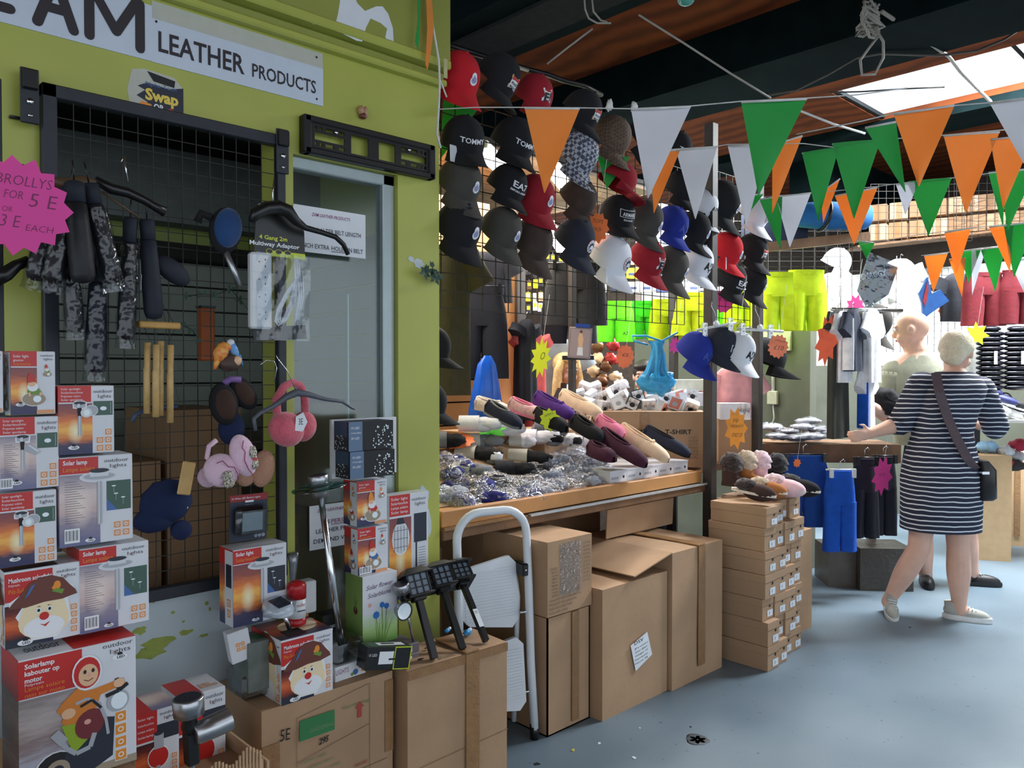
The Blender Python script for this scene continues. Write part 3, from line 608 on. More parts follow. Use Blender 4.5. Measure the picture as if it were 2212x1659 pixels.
def f_tall(c):
    c.rect(0, 0, .55, .78, SUNSET, 1); c.rect(.0, .80, .52, 1, RED, 1); ol(c, .56, .88, .38, .09)
    for i, t in enumerate(('Solar light', 'Solarleuchte', 'Lampe solaire', 'Solar lamp')): c.text(t, .04, .95 - i * .042, .028, PWHITE, w=.42, l=3)
    c.rect(.62, .52, .95, .80, PDARK, 2); c.rect(.66, 0, .70, .52, PDARK, 2); c.ell(.28, .58, .22, .16, PWHITE, 4); c.ell(.28, .58, .2, .145, PSILL, 5)
    for a in (.12, .2, .28, .36, .44): c.stroke([(a, .46), (a, .70)], .004, INK, 6)
    for b in (.5, .58, .66): c.stroke([(.1, b), (.46, b)], .004, INK, 6)
    c.poly([(.18, .72), (.38, .72), (.34, .78), (.22, .78)], PDARK, 6)
    for i in range(12): c.rect(.74, .46 - i * .025, .92, .464 - i * .025, GREYT, 2)
retail('lamp_box', 'tall narrow solar light box with caged lantern print leaning on the green pillar', 2.24, (841, 925, 1072, 1300), .06, f_tall, lambda c: c.rect(0, 0, 1, 1, PWHITE, 1), yaw=0)
# string light boxes
def f_string(c):
    c.rect(0, 0, 1, 1, PDARK, 1); c.rect(0, 0, .30, 1, flat('print_steel_blue', (92, 116, 146), .4), 2); c.rect(.3, 0, 1, 1, INK, 2)
    rnd = random.Random(5)
    for i in range(60):
        x = .5 + rnd.random() * .48; y = .04 + rnd.random() * .8
        if abs(x - .76) < .26 - .2 * abs(y - .3): c.ell(x, y, .012, .03, PGLOW, 4, n=6)
    c.text('10 LED', .05, .75, .08, PWHITE, w=.18, l=4); c.text('string lights', .05, .6, .05, PWHITE, w=.22, l=4); c.text('20 LED', .05, .4, .08, PWHITE, w=.18, l=4)
def s_string(c):
    c.rect(0, 0, 1, 1, PDARK, 1); c.rect(.0, .5, .9, 1, flat('print_steel_blue_dark', (56, 76, 100), .4), 2); rnd = random.Random(9)
    for i in range(30): c.ell(.1 + rnd.random() * .8, .05 + rnd.random() * .5, .02, .025, PGLOW, 4, n=6)
retail('string_light_box', 'dark string light box with white bulb print, upper of two on the gnome boxes', 2.12, (753, 849, 912, 976), .085, f_string, s_string, base=PDARK, group=None)
retail('string_light_box', 'dark string light box, lower of two, resting on the yellow hat gnome box', 2.12, (756, 852, 977, 1036), .085, f_string, s_string, base=PDARK)
m = MB(); x, w_, z, h = fb(716, 856, 907, 1035, 2.26); m.box(0, w_, 0, .012, 0, h, WBOX); m.build('white_card', None, A((x, 2.26, z)), 'plain white card standing behind the dark string light boxes', 'card')
# small stacked boxes and support boxes
def plainbox(name, label, Y, px, dp, mt, cat='box', yaw=0, extra=None, bev=.002):
    x, w, z, h = fb(*px, Y); m = MB(); m.box(0, w, 0, dp, 0, h, mt, bev=bev)
    if extra: extra(m, w, dp, h)
    return m.build(name, None, A((x, Y, z), yaw), label, cat)
def small_front(m, w, d, h):
    c = CV(m, (0, 0, 0), (w, 0, 0), (0, 0, h)); c.rect(.1, .2, .7, .85, PWHITE, 1); c.text('3x', .14, .3, .4, INK, w=.12, l=2); icons(c, .3, .3, .1, ((0, 0), (1, 0), (2, 0)))
GB = mat('grey_card_box', (120, 112, 116), .5)
plainbox('small_box', 'small grey battery box, upper of two at the edge of the middle carton', 2.085, (853, 906, 1402, 1424), .10, GB, extra=small_front)
plainbox('small_box', 'small grey battery box, lower of two at the edge of the middle carton', 2.075, (851, 906, 1425, 1449), .10, GB, extra=small_front)
plainbox('lamp_box', 'long grey and green box lying under the sunset solar light box', 2.12, (536, 618, 1392, 1500), .10, mat('grey_green_box', (96, 104, 98), .4, rgb2=(120, 126, 122)), extra=lambda m, w, d, h: CV(m, (0, 0, h), (w, 0, 0), (0, d, 0)).rect(.3, .2, .7, .7, flat('print_dark_green', (44, 110, 70)), 1))
# ---------------------------------------------------------------- cartons
def carton(name, label, x0, x1, y0, y1, z0, z1, mt=CARD, yaw=0, tape=True, opn=False, extra=None, cat='carton', M=None, tapef=.5, flaps=None, seed=0, sag=.004):
    w, d, h = x1 - x0, y1 - y0, z1 - z0; root = thing(name, label, cat, M if M is not None else A((x0, y0, z0), yaw))
    m = MB(); rnd = random.Random(seed)
    if opn:
        t = .006
        m.box(0, w, 0, d, 0, t, mt); m.box(0, w, 0, t, 0, h, mt); m.box(0, w, d - t, d, 0, h, mt); m.box(0, t, 0, d, 0, h, mt); m.box(w - t, w, 0, d, 0, h, mt)
    else:
        n = 6
        def face(o, r, u, nn):
            o, r, u = Vector(o), Vector(r), Vector(u); q = r.cross(u).normalized()
            def fn(a, b):
                e = min(a, 1 - a, b, 1 - b) * 4
                return tuple(o + r * a + u * b + q * (sag * min(1, e) * math.sin(a * 5 + b * 3.3 + seed + nn)))
            m.grid(fn, n, n, mt)
        face((0, 0, 0), (w, 0, 0), (0, 0, h), 0); face((0, d, 0), (0, -d, 0), (0, 0, h), 1); face((w, 0, 0), (0, d, 0), (0, 0, h), 2); face((w, d, 0), (-w, 0, 0), (0, 0, h), 3); face((0, 0, h), (w, 0, 0), (0, d, 0), 4); face((0, d, 0), (w, 0, 0), (0, -d, 0), 5)
        m.box(w * .01, w * .99, d * .01, d * .99, h * .01, h * .985, mt)
    if extra: extra(m, w, d, h)
    m.build('body', root)
    if tape:
        t = MB(); c = tapef * w; hw = min(.028, w * .08)
        if not opn: t.box(c - hw, c + hw, -.0065, d * .9, h + .002, h + .0075, TAPE)
        t.box(c - hw, c + hw, -.0085, -.0045, h * .05 if opn else h * .1, h, TAPE)
        t.build('packing_tape', root)
    for fl in (flaps or ()):   # (edge, width fraction, angle up from horizontal, length)
        f = MB(); e, a, ln = fl
        if e == 'front': f.box(0, w, -ln, 0, 0, .005, mt); Mf = T((0, 0, h)) @ RX(-a)
        elif e == 'back': f.box(0, w, 0, ln, 0, .005, mt); Mf = T((0, d, h)) @ RX(a)
        elif e == 'left': f.box(-ln, 0, 0, d, 0, .005, mt); Mf = T((0, 0, h)) @ RY(a)
        else: f.box(0, ln, 0, d, 0, .005, mt); Mf = T((w, 0, h)) @ RY(-a)
        f.build('flap', root, Mf)
    return root
GRNS = flat('stamp_green', (52, 122, 72), .7); REDS = flat('stamp_red', (170, 70, 62), .7); GRNL = flat('stamp_green_faint', (120, 140, 96), .7); INKF = flat('stamp_faint', (110, 96, 84), .7)
def ex_a1(m, w, d, h):
    c = CV(m, (0, -.003, 0), (w, 0, 0), (0, 0, h)); k = 4
    c.rect(.26, .76, .52, .88, GRNS, k); c.text('GARDENING', .33, .79, .025, GRNL, w=.18, l=k + 1); c.text('Gardening', .58, .86, .022, GRNL, w=.22, l=k)
    for q in (((.24, .90), (.24, .34)), ((.24, .34), (.80, .42)), ((.80, .42), (.80, .97)), ((.24, .64), (.80, .72)), ((.24, .90), (.8, .97))): c.stroke(q, .003, INKF, k)
    c.poly([(.70, .78), (.735, .78), (.735, .84), (.755, .84), (.7175, .88), (.68, .84), (.70, .84)], REDS, k); c.text('FRAGILE', .68, .48, .02, REDS, w=.1, l=k, rot=3)
    for i in range(6):
        c.text(('ITEM NO.', 'ORDER NO.', 'N.W. G.W. KGS', 'CARTON SIZE CM', 'MADE IN CHINA', 'QTY PCS')[i], .27, .62 - i * .045, .018, GRNL, w=.2 + .05 * (i % 3), l=k, rot=2)
    c.text('5E', .12, .80, .07, INK, w=.07, l=k, rot=-4); c.text('295', .40, .70, .035, INK, w=.07, l=k, bold=.03, skew=.3, rot=5)
    c.rect(.0, .55, .12, .8, TAPE, k - 1); c.rect(.93, .5, 1, .95, TAPE, k - 1); c.rect(.95, .1, 1, .34, TAPE, k - 1)
    c.stroke([(.05, .44), (.95, .46)], .004, CARDD, k)
carton('carton', 'brown carton with green garden stamp and handwritten 5E under the mushroom box', 1.0, 1.44, 2.05, 2.34, 0, .5, CARD, tape=False, extra=ex_a1, seed=1)
def ex_a2(m, w, d, h):
    c = CV(m, (0, 0, h), (w, 0, 0), (0, d, 0)); HOLE = flat('punched_hole', (40, 28, 20), .9)
    for a, b in ((.18, .62), (.38, .62), (.20, .25), (.06, .3)): c.ell(a, b, .03, .035, HOLE, 20)
    c.text('from 10y', .33, .06, .09, INKF, w=.3, l=20, skew=.2); c.text('2 x 5', .66, .08, .08, INKF, w=.14, l=20)
    c2 = CV(m, (0, -.004, 0), (w, 0, 0), (0, 0, h)); c2.rect(0, .94, 1, 1, TAPE, 5); c2.stroke([(0, .36), (1, .40)], .005, CARDD, 5)
carton('carton', 'brown taped carton carrying the three black lantern stakes', 1.462, 1.872, 2.0, 2.19, 0, .505, CARD, yaw=-3, tapef=.62, extra=ex_a2, seed=2)
carton('carton', 'brown carton under the motorbike gnome box at the left', .30, .555, 1.69, 2.05, 0, .628, CARD, tape=False, seed=3)
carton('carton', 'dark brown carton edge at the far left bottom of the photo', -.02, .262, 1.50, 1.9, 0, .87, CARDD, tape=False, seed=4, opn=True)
# open tray carton holding small boxes and the chrome spotlight: corrugated torn rim
r = thing('open_carton', 'open carton with torn corrugated rim at the bottom holding spotlight and boxes', 'carton', A((.562, 1.80, 0)))
m = MB(); m.box(0, .30, .0, .006, 0, .50, CARDL); m.box(.33, .336, 0, .34, 0, .49, CARDL); m.box(0, .336, .335, .341, 0, .5, CARD); m.box(0, .336, 0, .34, .44, .45, CARDD)
for i in range(34):
    a = .03 + i * .0085; m.tube([(a, -.002, .36), (a, -.002, .50 + .012 * math.sin(i * .7) + .035 * (i / 34))], .0034, CARDL, n=6)
m.box(.028, .32, -.001, .004, .36, .50, CARDL); m.build('torn_rim_box', r)
# ---- cartons below the counter
def ex_b(m, w, d, h):
    c = CV(m, (0, -.004, 0), (w, 0, 0), (0, 0, h)); k = 4
    c.text('COLOUR', .04, .62, .035, INKF, w=.15, l=k)
    for i, t in enumerate(('BLACK', 'FUCHSIA', 'GREY', 'NAVY', 'RED', 'ROYAL', 'TURQUOISE', 'WHITE')): c.text(t, .08, .575 - i * .045, .03, INKF, w=.13, l=k)
    for i in range(11): c.text('%d PCS' % (12 + i % 3), .78, .88 - i * .052, .03, INKF, w=.16, l=k)
    c.text('PO', .27, .84, .045, INKF, w=.08, l=k); c.text('NO', .29, .78, .035, INKF, w=.06, l=k)
    for i, t in enumerate(('QUANTITY: 48 PCS PER CARTON', 'WEIGHT OF CARTON', 'SIZE OF CARTON', 'COLOUR / SIZE')): c.text(t, .02, .20 - i * .055, .03, INKF, w=.7 - .1 * i, l=k, rot=1)
    c.rect(.25, .25, .72, .95, film('tape_clear', (220, 214, 205), .6, 60, .4), k + 3)
carton('carton', 'printed carton listing colours, clear tape over it, on top of the open tall carton', 2.225, 2.49, 2.12, 2.5, .478, .775, CARD, tape=False, extra=ex_b, seed=5)
carton('carton', 'tall open brown carton wrapped in tape beside the white step ladder', 2.235, 2.49, 2.13, 2.5, 0, .47, CARD, opn=True, seed=6, tapef=.62)
def ex_d(m, w, d, h):
    c = CV(m, (0, -.004, 0), (w, 0, 0), (0, 0, h)); a = 2
    c.poly([(.40, .50), (.66, .56), (.74, .36), (.48, .28)], PAPER, 3); c.text('DSV', .46, .49, .03, INK, w=.14, l=5, rot=6)
    for i in range(5): c.text(('From', 'Order', 'Weight 12', 'Description', 'Parcel 38')[i], .47, .45 - i * .03, .014, INK, w=.2, l=5, rot=8)
carton('carton', 'brown carton with a white delivery label, bent flaps on top', 2.50, 2.955, 2.07, 2.55, 0, .545, CARD, extra=ex_d, tape=False, seed=7, )
carton('carton', 'large plain brown carton at the right end under the counter', 2.965, 3.385, 2.05, 2.6, 0, .625, CARD, tape=True, tapef=.55, seed=8, flaps=(('left', -12, .28),))
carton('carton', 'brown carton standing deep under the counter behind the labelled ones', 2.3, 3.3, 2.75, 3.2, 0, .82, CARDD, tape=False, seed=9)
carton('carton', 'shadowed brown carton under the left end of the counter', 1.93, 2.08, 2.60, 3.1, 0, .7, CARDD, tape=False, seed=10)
m = MB(); m.box(0, .55, 0, .006, 0, .14, CARD); m.build('cardboard_sheet', None, A((2.95, 2.42, .635), 0, 3), 'loose cardboard sheet standing on the large plain carton under the counter', 'cardboard')
m = MB(); m.prism([(0, 0), (.09, .01), (.08, .12), (.02, .13)], 0, .004, CARDL); m.build('cardboard_scrap', None, A((2.78, 2.60, .56), 0, -20), 'small cardboard scrap standing on flaps in the shade under the counter', 'cardboard')
# ---- shoe box stack
SHB = mat('shoe_box_card', (170, 138, 108), .75, var=.05, vs=4); LBL = flat('shoe_label', (214, 220, 228), .5); LIDG = flat('box_seam', (92, 70, 50), .8)
def shoebox(w, d, h):
    m = MB(); m.box(0, w, 0, d, 0, h - .03, SHB, bev=.001); m.box(-.0012, w + .0012, -.0012, d + .0012, h - .038, h, SHB, bev=.001)
    c = CV(m, (0, 0, 0), (w, 0, 0), (0, 0, h)); c.rect(.42, .12, .92, .42, LBL, 6); c.rect(.6, .2, .64, .34, INKF, 7); c.ell(.66, .60, .07, .065, INK, 6); c.rect(0, .66, 1, .675, LIDG, 5)
    return m.build('shoe_box', data_only=True)
SBM = {}
PX0, SW = 3.485, .112
rows = [(0, .118), (.118, .118), (.236, .108), (.344, .118), (.462, .112), (.574, .115), (.689, .10)]
rnd = random.Random(4); rn = ('bottom row', 'second row from the floor', 'third row from the floor', 'middle row', 'third row from the top', 'second row from the top', 'top row')
cn = ('nearest column', 'second column', 'third column', 'farthest column')
cnt = 0
for i, (z, h) in enumerate(rows):
    for j in range(4):
        key = round(h, 3)
        if key not in SBM: SBM[key] = shoebox(SW - .004, .31, h - .002)
        jx = rnd.uniform(-.006, .006); jy = rnd.uniform(-.012, .02) + (.03 if (i, j) in ((4, 2), (6, 2), (2, 0)) else 0) + (.012 * j)
        zz = z + (.0 if i < 6 else 0)
        o = link('shoe_box', SBM[key], None, A((PX0 + j * SW + jx * (j > 0), 1.87 + jy, zz + .001), rnd.uniform(-1.5, 1.5)), 'brown shoe box in the %s, %s of the stack' % (rn[i], cn[j]), 'shoe box', 'brown shoe boxes stacked beside the counter')
carton('carton', 'tall rough brown carton behind the shoe box stack', 3.96, 4.28, 2.02, 2.5, 0, .56, CARD, tape=False, seed=11, flaps=(('left', 60, .1),))
carton('carton', 'brown carton end leaning beside the top of the shoe box stack', 3.95, 4.15, 2.03, 2.3, .565, .86, CARD, tape=False, seed=12)
# ---------------------------------------------------------------- signs on the shop front
def onwall(px, py, Y): return PY(px, py, Y)
GREYPL = mat('grey_sign_backing', (190, 190, 178), .5, var=.03)
SIGNW = mat('laminated_sign', (206, 216, 230), .22, var=.02, bump=.15, bs=6)
x1 = onwall(328, 100, WY).x; zb = 2.333
m = MB(); m.box(-.6, x1, -.004, 0, 0, .158, SIGNW)
c = CV(m, (0, -.0042, 0), (1, 0, 0), (0, 0, 1)); SGN = flat('sign_letters', (44, 38, 44), .5)
xa = onwall(80, 40, WY).x; xb = onwall(158, 60, WY).x; xm0 = onwall(192, 60, WY).x; xm1 = onwall(311, 100, WY).x
# big letters Z A M with round-ended strokes
zt, zl, sw = .152, .026, .026
def bigl(pts): c.stroke([(p[0], p[1]) for p in pts], sw, SGN, 3); [c.ell(p[0], p[1], sw / 2, sw / 2, SGN, 3, n=10) for p in pts]
bigl([(.32, zt), (.46, zt), (.31, zl + .012), (.475, zl + .012)])
bigl([(xa, zl), ((xa + xb) / 2, zt), (xb, zl)]); bigl([(xa + .025, zl + .045), (xb - .025, zl + .045)])
bigl([(xm0, zl), (xm0, zt)]); bigl([(xm1 - .012, zl), (xm1 - .012, zt)]); bigl([(xm0 + .01, zt), ((xm0 + xm1) / 2 - .003, zl + .03), (xm1 - .022, zt)])
m.build('shop_sign', None, A((0, WY, zb)), 'large laminated shop sign with three huge dark letters, top left', 'sign')
x2 = onwall(697, 200, WY).x
m = MB(); m.box(0, x2 - x1, -.002, 0, .12, .175, GREYPL); m.box(0, x2 - x1, -.004, 0, 0, .124, SIGNW)
c = CV(m, (0, -.0042, 0), (x2 - x1, 0, 0), (0, 0, .13)); c.text('LEATHER', .03, .27, .46, SGN, w=.47, l=2, bold=.018); c.text('PRODUCTS', .545, .27, .33, SGN, w=.405, l=2, bold=.015)
for a, b in ((.955, .14), (.955, 1.2), (.02, .9)): c.ell(a, b, .006, .03, INK, 3)
m.build('shop_sign', None, A((x1, WY, zb - .001)), 'narrow white sign about leather products right of the huge letters', 'sign')
# torn sticker
p0 = onwall(283, 232, WY); p1 = onwall(396, 250, WY); w_ = p1.x - p0.x
m = MB(); h_ = .125; SB = flat('sticker_navy', (24, 28, 50), .4); SY_ = flat('sticker_yellow', (236, 206, 84), .4)
m.prism([(.0, 0), (w_, 0), (w_, h_ * .78), (w_ * .82, h_), (.25 * w_, h_ * 1.04), (.02 * w_, h_ * .96), (-.01, h_ * .5)], -.001, 0, GREYPL)
c = CV(m, (0, -.0012, 0), (w_, 0, 0), (0, 0, h_)); c.poly([(.2, .02), (1, .02), (1, .80), (.72, .70), (.3, .74), (.12, .62), (.26, .56), (.1, .4), (.3, .3)], SB, 1); c.poly([(.3, 1.0), (.84, .92), (.82, .76), (.42, .80)], INK, 2)
c.text('Alpha Tech', .24, .68, .09, PBLU, w=.62, l=3); c.text('Swap', .26, .36, .26, SY_, w=.64, l=3, bold=.04); c.text('OR', .42, .16, .14, PWHITE, w=.2, l=4, bold=.03); c.poly([(.6, .04), (.98, .02), (.9, .16), (.74, .26), (.64, .2)], RED, 3); c.poly([(.0, .05), (.36, .02), (.38, .26), (.2, .3)], ORG, 3)
m.build('sticker', None, A((p0.x, WY, p0.z - .012)), 'torn dark sticker with yellow Swap lettering above the grille frame', 'sticker')
# ---------------------------------------------------------------- steel grille in the first window
gx0, gx1, gz0, gz1 = .538, 1.222, .79, 2.196
r = thing('window_grille', 'dark steel frame with wire mesh hung over the shop window', 'grille', A((gx0, WY - .035, gz0)))
W_, H_ = gx1 - gx0, gz1 - gz0
m = MB(); b = .036; m.box(.0, b, 0, .03, 0, H_, STEEL, bev=.003); m.box(W_ - b * .75, W_, 0, .03, 0, H_, STEEL, bev=.003); m.box(0, W_, 0, .03, H_ - b, H_, STEEL, bev=.003); m.box(0, W_, 0, .03, 0, b, STEEL, bev=.003); m.build('frame', r)
MESH = mat('mesh_wire', (40, 38, 34), .5, metal=.3, var=.05)
m = MB(); n = 15
for i in range(1, n): a = b + (W_ - 2 * b) * i / n; m.box(a - .0011, a + .0011, .012, .0142, b, H_ - b, MESH)
for i in range(1, 30): z = b + (H_ - 2 * b) * i / 30; m.box(b, W_ - b, .0142, .0164, z - .0011, z + .0011, MESH)
m.build('wire_mesh', r)
for px, py in ((62, 205), (607, 325)):
    q = onwall(px, py, WY - .03)
    m = MB(); m.box(-.021, .021, -.008, 0, -.075, .065, STEEL, bev=.002); m.box(-.018, .018, -.02, -.008, .01, .06, BLACKM, bev=.003)
    m.lathe([(.008, 0), (.008, .004), (.003, .006)], CHROME, T((0, -.008, -.02)) @ RX(90), 12); m.lathe([(.005, 0), (.005, .003)], CHROME, T((0, -.008, -.055)) @ RX(90), 12)
    m.build('bracket', r, Matrix.Translation((q.x - gx0, -.0, q.z - gz0)))
m = MB(); m.box(-.012, .012, -.012, 0, -.004, .004, BLACKP, bev=.002); q = onwall(30, 255, WY); m.build('door_clip', None, A((q.x, WY, q.z)), 'tiny black clip on the green frame left of the grille bracket', 'clip')
# tv bracket
q = onwall(648, 345, WY); xr = onwall(927, 345, WY).x; w_ = xr - q.x; ht = .125
r = thing('wall_bracket', 'black slotted television wall bracket above the glass window', 'bracket', A((q.x, WY - .03, 2.17)) @ T((0, 0, -.012)) @ RY(0))
m = MB()
def slots(xs, z0, z1):
    x = 0
    for a, b_ in xs: m.box(x, a, 0, .004, z0, z1, BLACKM); x = b_
    m.box(x, w_, 0, .004, z0, z1, BLACKM)
f = w_ / 1.0
m.box(0, w_, -.006, .03, ht - .022, ht, BLACKM, bev=.004); m.box(0, w_, -.006, .03, 0, .022, BLACKM, bev=.004); m.box(-.004, .045 * f, -.006, .03, 0, ht, BLACKM, bev=.004); m.box(w_ - .045 * f, w_ + .004, -.006, .03, 0, ht, BLACKM, bev=.004)
ss = [(.07, .085), (.105, .12), (.145, .20), (.24, .28)]; s2 = [(.72, .76), (.80, .855), (.88, .895), (.915, .93)]
sl = [(a * f, b_ * f) for a, b_ in ss + s2]
L = [(.07 * f, .28 * f)]
m.box(0, w_, 0, .004, .022, .030, BLACKM); slots([s for s in sl[:4]] + [(.33 * f, .46 * f), (.54 * f, .67 * f)] + sl[4:], .030, .042)
slots([(.33 * f, .46 * f), (.54 * f, .67 * f)], .042, .050); slots([(.07 * f, .28 * f), (.33 * f, .46 * f), (.54 * f, .67 * f), (.72 * f, .93 * f)], .050, .074); slots([(.33 * f, .46 * f), (.54 * f, .67 * f)], .074, .082)
slots([s for s in sl[:4]] + [(.33 * f, .46 * f), (.54 * f, .67 * f)] + sl[4:], .082, .094); m.box(0, w_, 0, .004, .094, .104, BLACKM)
m.build('plate', r)
for a in (.22, .785): m = MB(); m.lathe([(.007, 0), (.007, .003), (.003, .005)], CHROME, n=12); m.build('screw', r, T((a * f, -.001, .088)) @ RX(90))
q = onwall(780, 247, WY); m = MB(); TANP = mat('tan_plastic', (176, 138, 104), .5)
m.ball((-.008, -.01, .01), (.012, .012, .016), TANP, lump=.3); m.ball((.010, -.01, .006), (.010, .012, .020), TANP, lump=.3, seed=2); m.ball((0, -.012, -.008), (.014, .01, .012), BROWN, lump=.2); m.build('wall_plug', None, A((q.x, WY, q.z)), 'tan broken fixing plug sticking out above the wall bracket', 'fixing')
# paper notices behind the glass
def notice(name, label, x0, x1, ytl, ytr, yb, Y, lines):
    a = PY(x0, ytl, Y); b_ = PY(x1, ytr, Y); z0 = PY(x0, yb, Y).z; m = MB(); w = b_.x - a.x; h = a.z - z0; m.box(0, w, -.001, 0, 0, h, PAPER); c = CV(m, (0, -.0012, 0), (w, 0, 0), (0, 0, h))
    for t, u, v, hh, ww, mt, sk in lines: c.text(t, u, v, hh, mt, w=ww, l=2, skew=sk, bold=.01)
    for t, u, v, hh, ww, mt, sk in lines:
        if t in ('HOLES', 'ALTER', 'PERSONALISE'): c.rect(u, v - .035, u + ww, v - .02, mt, 3)
    return m.build(name, None, A((a.x, Y, z0)), label, 'notice')
PKT = flat('notice_purple', (140, 60, 110), .5); DKT = flat('notice_text', (52, 50, 66), .5)
notice('paper_notice', 'white notice about altering belt length, upper part of the glass window', 633, 789, 440, 462, 541, WY - .006, [('ZAM LEATHER PRODUCTS', .24, .80, .075, .53, PKT, .2), ('WE CAN', .06, .46, .10, .27, DKT, 0), ('ALTER', .35, .46, .10, .19, DKT, 0), ('BELT LENGTH', .56, .46, .10, .37, DKT, 0), ('PUNCH EXTRA', .04, .10, .10, .44, DKT, 0), ('HOLES', .51, .10, .10, .2, DKT, 0), ('IN BELT', .74, .10, .10, .22, DKT, 0)])
notice('paper_notice', 'white notice about personalised leather, low behind the long lamp stake', 668, 800, 1094, 1075, 1190, WY + .036, [('ZAM LEATHER PRODUCTS', .12, .84, .07, .8, PKT, .2), ('WE', .2, .56, .09, .12, DKT, 0), ('PERSONALISE', .34, .55, .10, .6, PKT, .1), ('LEATHER PRODUCTS', .10, .36, .10, .85, DKT, 0), ('DEMAND VIA LASER', .06, .14, .10, .88, DKT, 0)])
# things behind the glass window
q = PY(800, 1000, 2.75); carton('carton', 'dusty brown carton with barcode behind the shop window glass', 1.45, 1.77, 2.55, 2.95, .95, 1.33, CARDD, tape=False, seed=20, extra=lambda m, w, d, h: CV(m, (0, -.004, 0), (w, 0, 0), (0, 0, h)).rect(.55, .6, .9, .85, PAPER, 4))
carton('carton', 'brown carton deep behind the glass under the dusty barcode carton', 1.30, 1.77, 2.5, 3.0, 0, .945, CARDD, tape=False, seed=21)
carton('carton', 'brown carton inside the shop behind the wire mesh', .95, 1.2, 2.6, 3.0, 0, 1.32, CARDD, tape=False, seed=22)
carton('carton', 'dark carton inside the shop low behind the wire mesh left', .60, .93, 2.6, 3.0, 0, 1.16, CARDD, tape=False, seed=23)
# ---------------------------------------------------------------- hangers, umbrellas
def hanger(m, wid, th, mt, hookm=CHROME, drop=.22, hook=True, hk=.05, flat_=1.0, n=16):
    P = [(wid * (i / n - .5), 0, -drop * wid * (abs(i / n - .5) * 2) ** 1.3) for i in range(n + 1)]
    m.tube(P, [th * (1.5 - abs(i / n - .5) * 1.2) for i in range(n + 1)], mt, n=10)
    if hook: m.tube([(0, 0, 0), (0, 0, hk), (.008, 0, hk + .012), (.02, 0, hk + .02), (.032, 0, hk + .008), (.03, 0, hk - .006)], .0016, hookm, n=6)
UY = 2.16
m = MB(); a = PY(0, 362, UY); b_ = PY(205, 405, UY); P = [a.lerp(b_, i / 8) + Vector((0, 0, .01 * math.sin(i))) for i in range(9)]; m.tube([tuple(p) for p in P], [.010, .010, .011, .012, .013, .016, .018, .018, .012], mat('brown_hanger', (92, 70, 50), .5), n=8); m.build('coat_hanger', None, None, 'brown wooden hanger holding the umbrellas behind the pink price star', 'hanger')
m = MB(); P = [PY(x, y, UY + .02) for x, y in ((205, 388), (240, 408), (275, 416), (310, 432), (335, 447), (356, 458))]; m.tube([tuple(p) for p in P], [.010, .014, .013, .011, .011, .014], BLACKP, n=10)
q = PY(268, 338, UY + .02); q2 = PY(276, 392, UY + .02); m.tube([tuple(q), tuple(q2)], .002, CHROME, n=6); m.tube([tuple(PY(262, 350, UY + .02)), tuple(q)], .0015, CHROME, n=6)
m.tube([tuple(PY(220, 415, UY + .02)), tuple(PY(300, 470, UY + .02))], .003, mat('brown_wire', (96, 74, 54), .5), n=6)
m.build('coat_hanger', None, None, 'black plastic hanger with metal hook above the two dark umbrellas', 'hanger')
NYL = mat('black_nylon', (24, 24, 30), .55, var=.2, vs=12, bump=.4, bs=26); NAVY = mat('navy_nylon', (24, 30, 44), .7, var=.1, bump=.2, bs=20); TAG = flat('barcode_tag', (190, 196, 204), .4)
SLV = film('umbrella_sleeve', (236, 238, 242), .91, 22, .8)
def umbrella(label, x0, y0, x1, y1, r, Y, fab=NYL, bag=True, tag=False, cap=True):
    a = PY(x0, y0, Y); b_ = PY(x1, y1, Y); L = (a - b_).length; z = (a - b_).normalized(); R = z.to_track_quat('Z', 'Y').to_matrix().to_4x4()
    t = thing('umbrella', label, 'umbrella', T(b_) @ R, 'folded umbrellas hanging in the shop window')
    m = MB(); k = 14
    m.lathe([(r * .2, 0), (r * .8, .004), (r, .02), (r * 1.02, L * .3), (r * .9, L * .6), (r * .82, L * .78), (r * .5, L * .80)], fab, n=k); m.build('canopy', t)
    m = MB(); m.lathe([(r * .5, L * .79), (r * .78, L * .8), (r * .8, L * .98), (r * .6, L)], NAVY, n=k); m.build('handle', t)
    if cap: m = MB(); m.tube([(0, 0, L), (.004, 0, L + .03), (.0, 0, L + .05)], .002, BLACKP, n=5); m.build('wrist_loop', t)
    if bag:
        m = MB(); rr = r * 1.14
        m.grid(lambda u, v: (rr * (1 + .09 * math.sin(v * 19 + u * 40)) * math.cos(u * 2 * math.pi), rr * (1 + .08 * math.cos(v * 23 + u * 31)) * math.sin(u * 2 * math.pi), -.022 + v * L * .84), 20, 14, SLV); m.build('plastic_sleeve', t)
    if tag: m = MB(); m.box(-.011, .011, -r * 1.3 - .001, -r * 1.3, L * tag, L * tag + .04, TAG); m.build('paper_tag', t)
for a in (('umbrella in clear sleeve, left end of the hanger under the pink star', 118, 425, 74, 606, .022, UY, NYL, True, False), ('second umbrella in clear sleeve from the left, crinkled plastic', 150, 405, 112, 612, .024, UY - .03, NYL, True, .4),
          ('wide black umbrella hanging straight in the middle of the bunch', 160, 392, 180, 612, .028, UY - .06, NYL, False, False), ('black umbrella in shiny film leaning to the right', 192, 396, 243, 612, .026, UY - .03, NYL, True, False),
          ('lower umbrella with white tag under the left of the bunch', 152, 560, 162, 716, .022, UY + .04, NYL, True, .85), ('lowest umbrella whose bare navy end sticks out of its sleeve', 212, 560, 206, 806, .025, UY + .04, NAVY, True, .72),
          ('sleeved umbrella with navy handle, left of the two on the right', 282, 470, 272, 735, .022, UY + .02, NYL, True, .42), ('bare navy umbrella without sleeve, right of the bunch', 317, 474, 333, 690, .024, UY + .02, NAVY, False, False)): umbrella(*a)
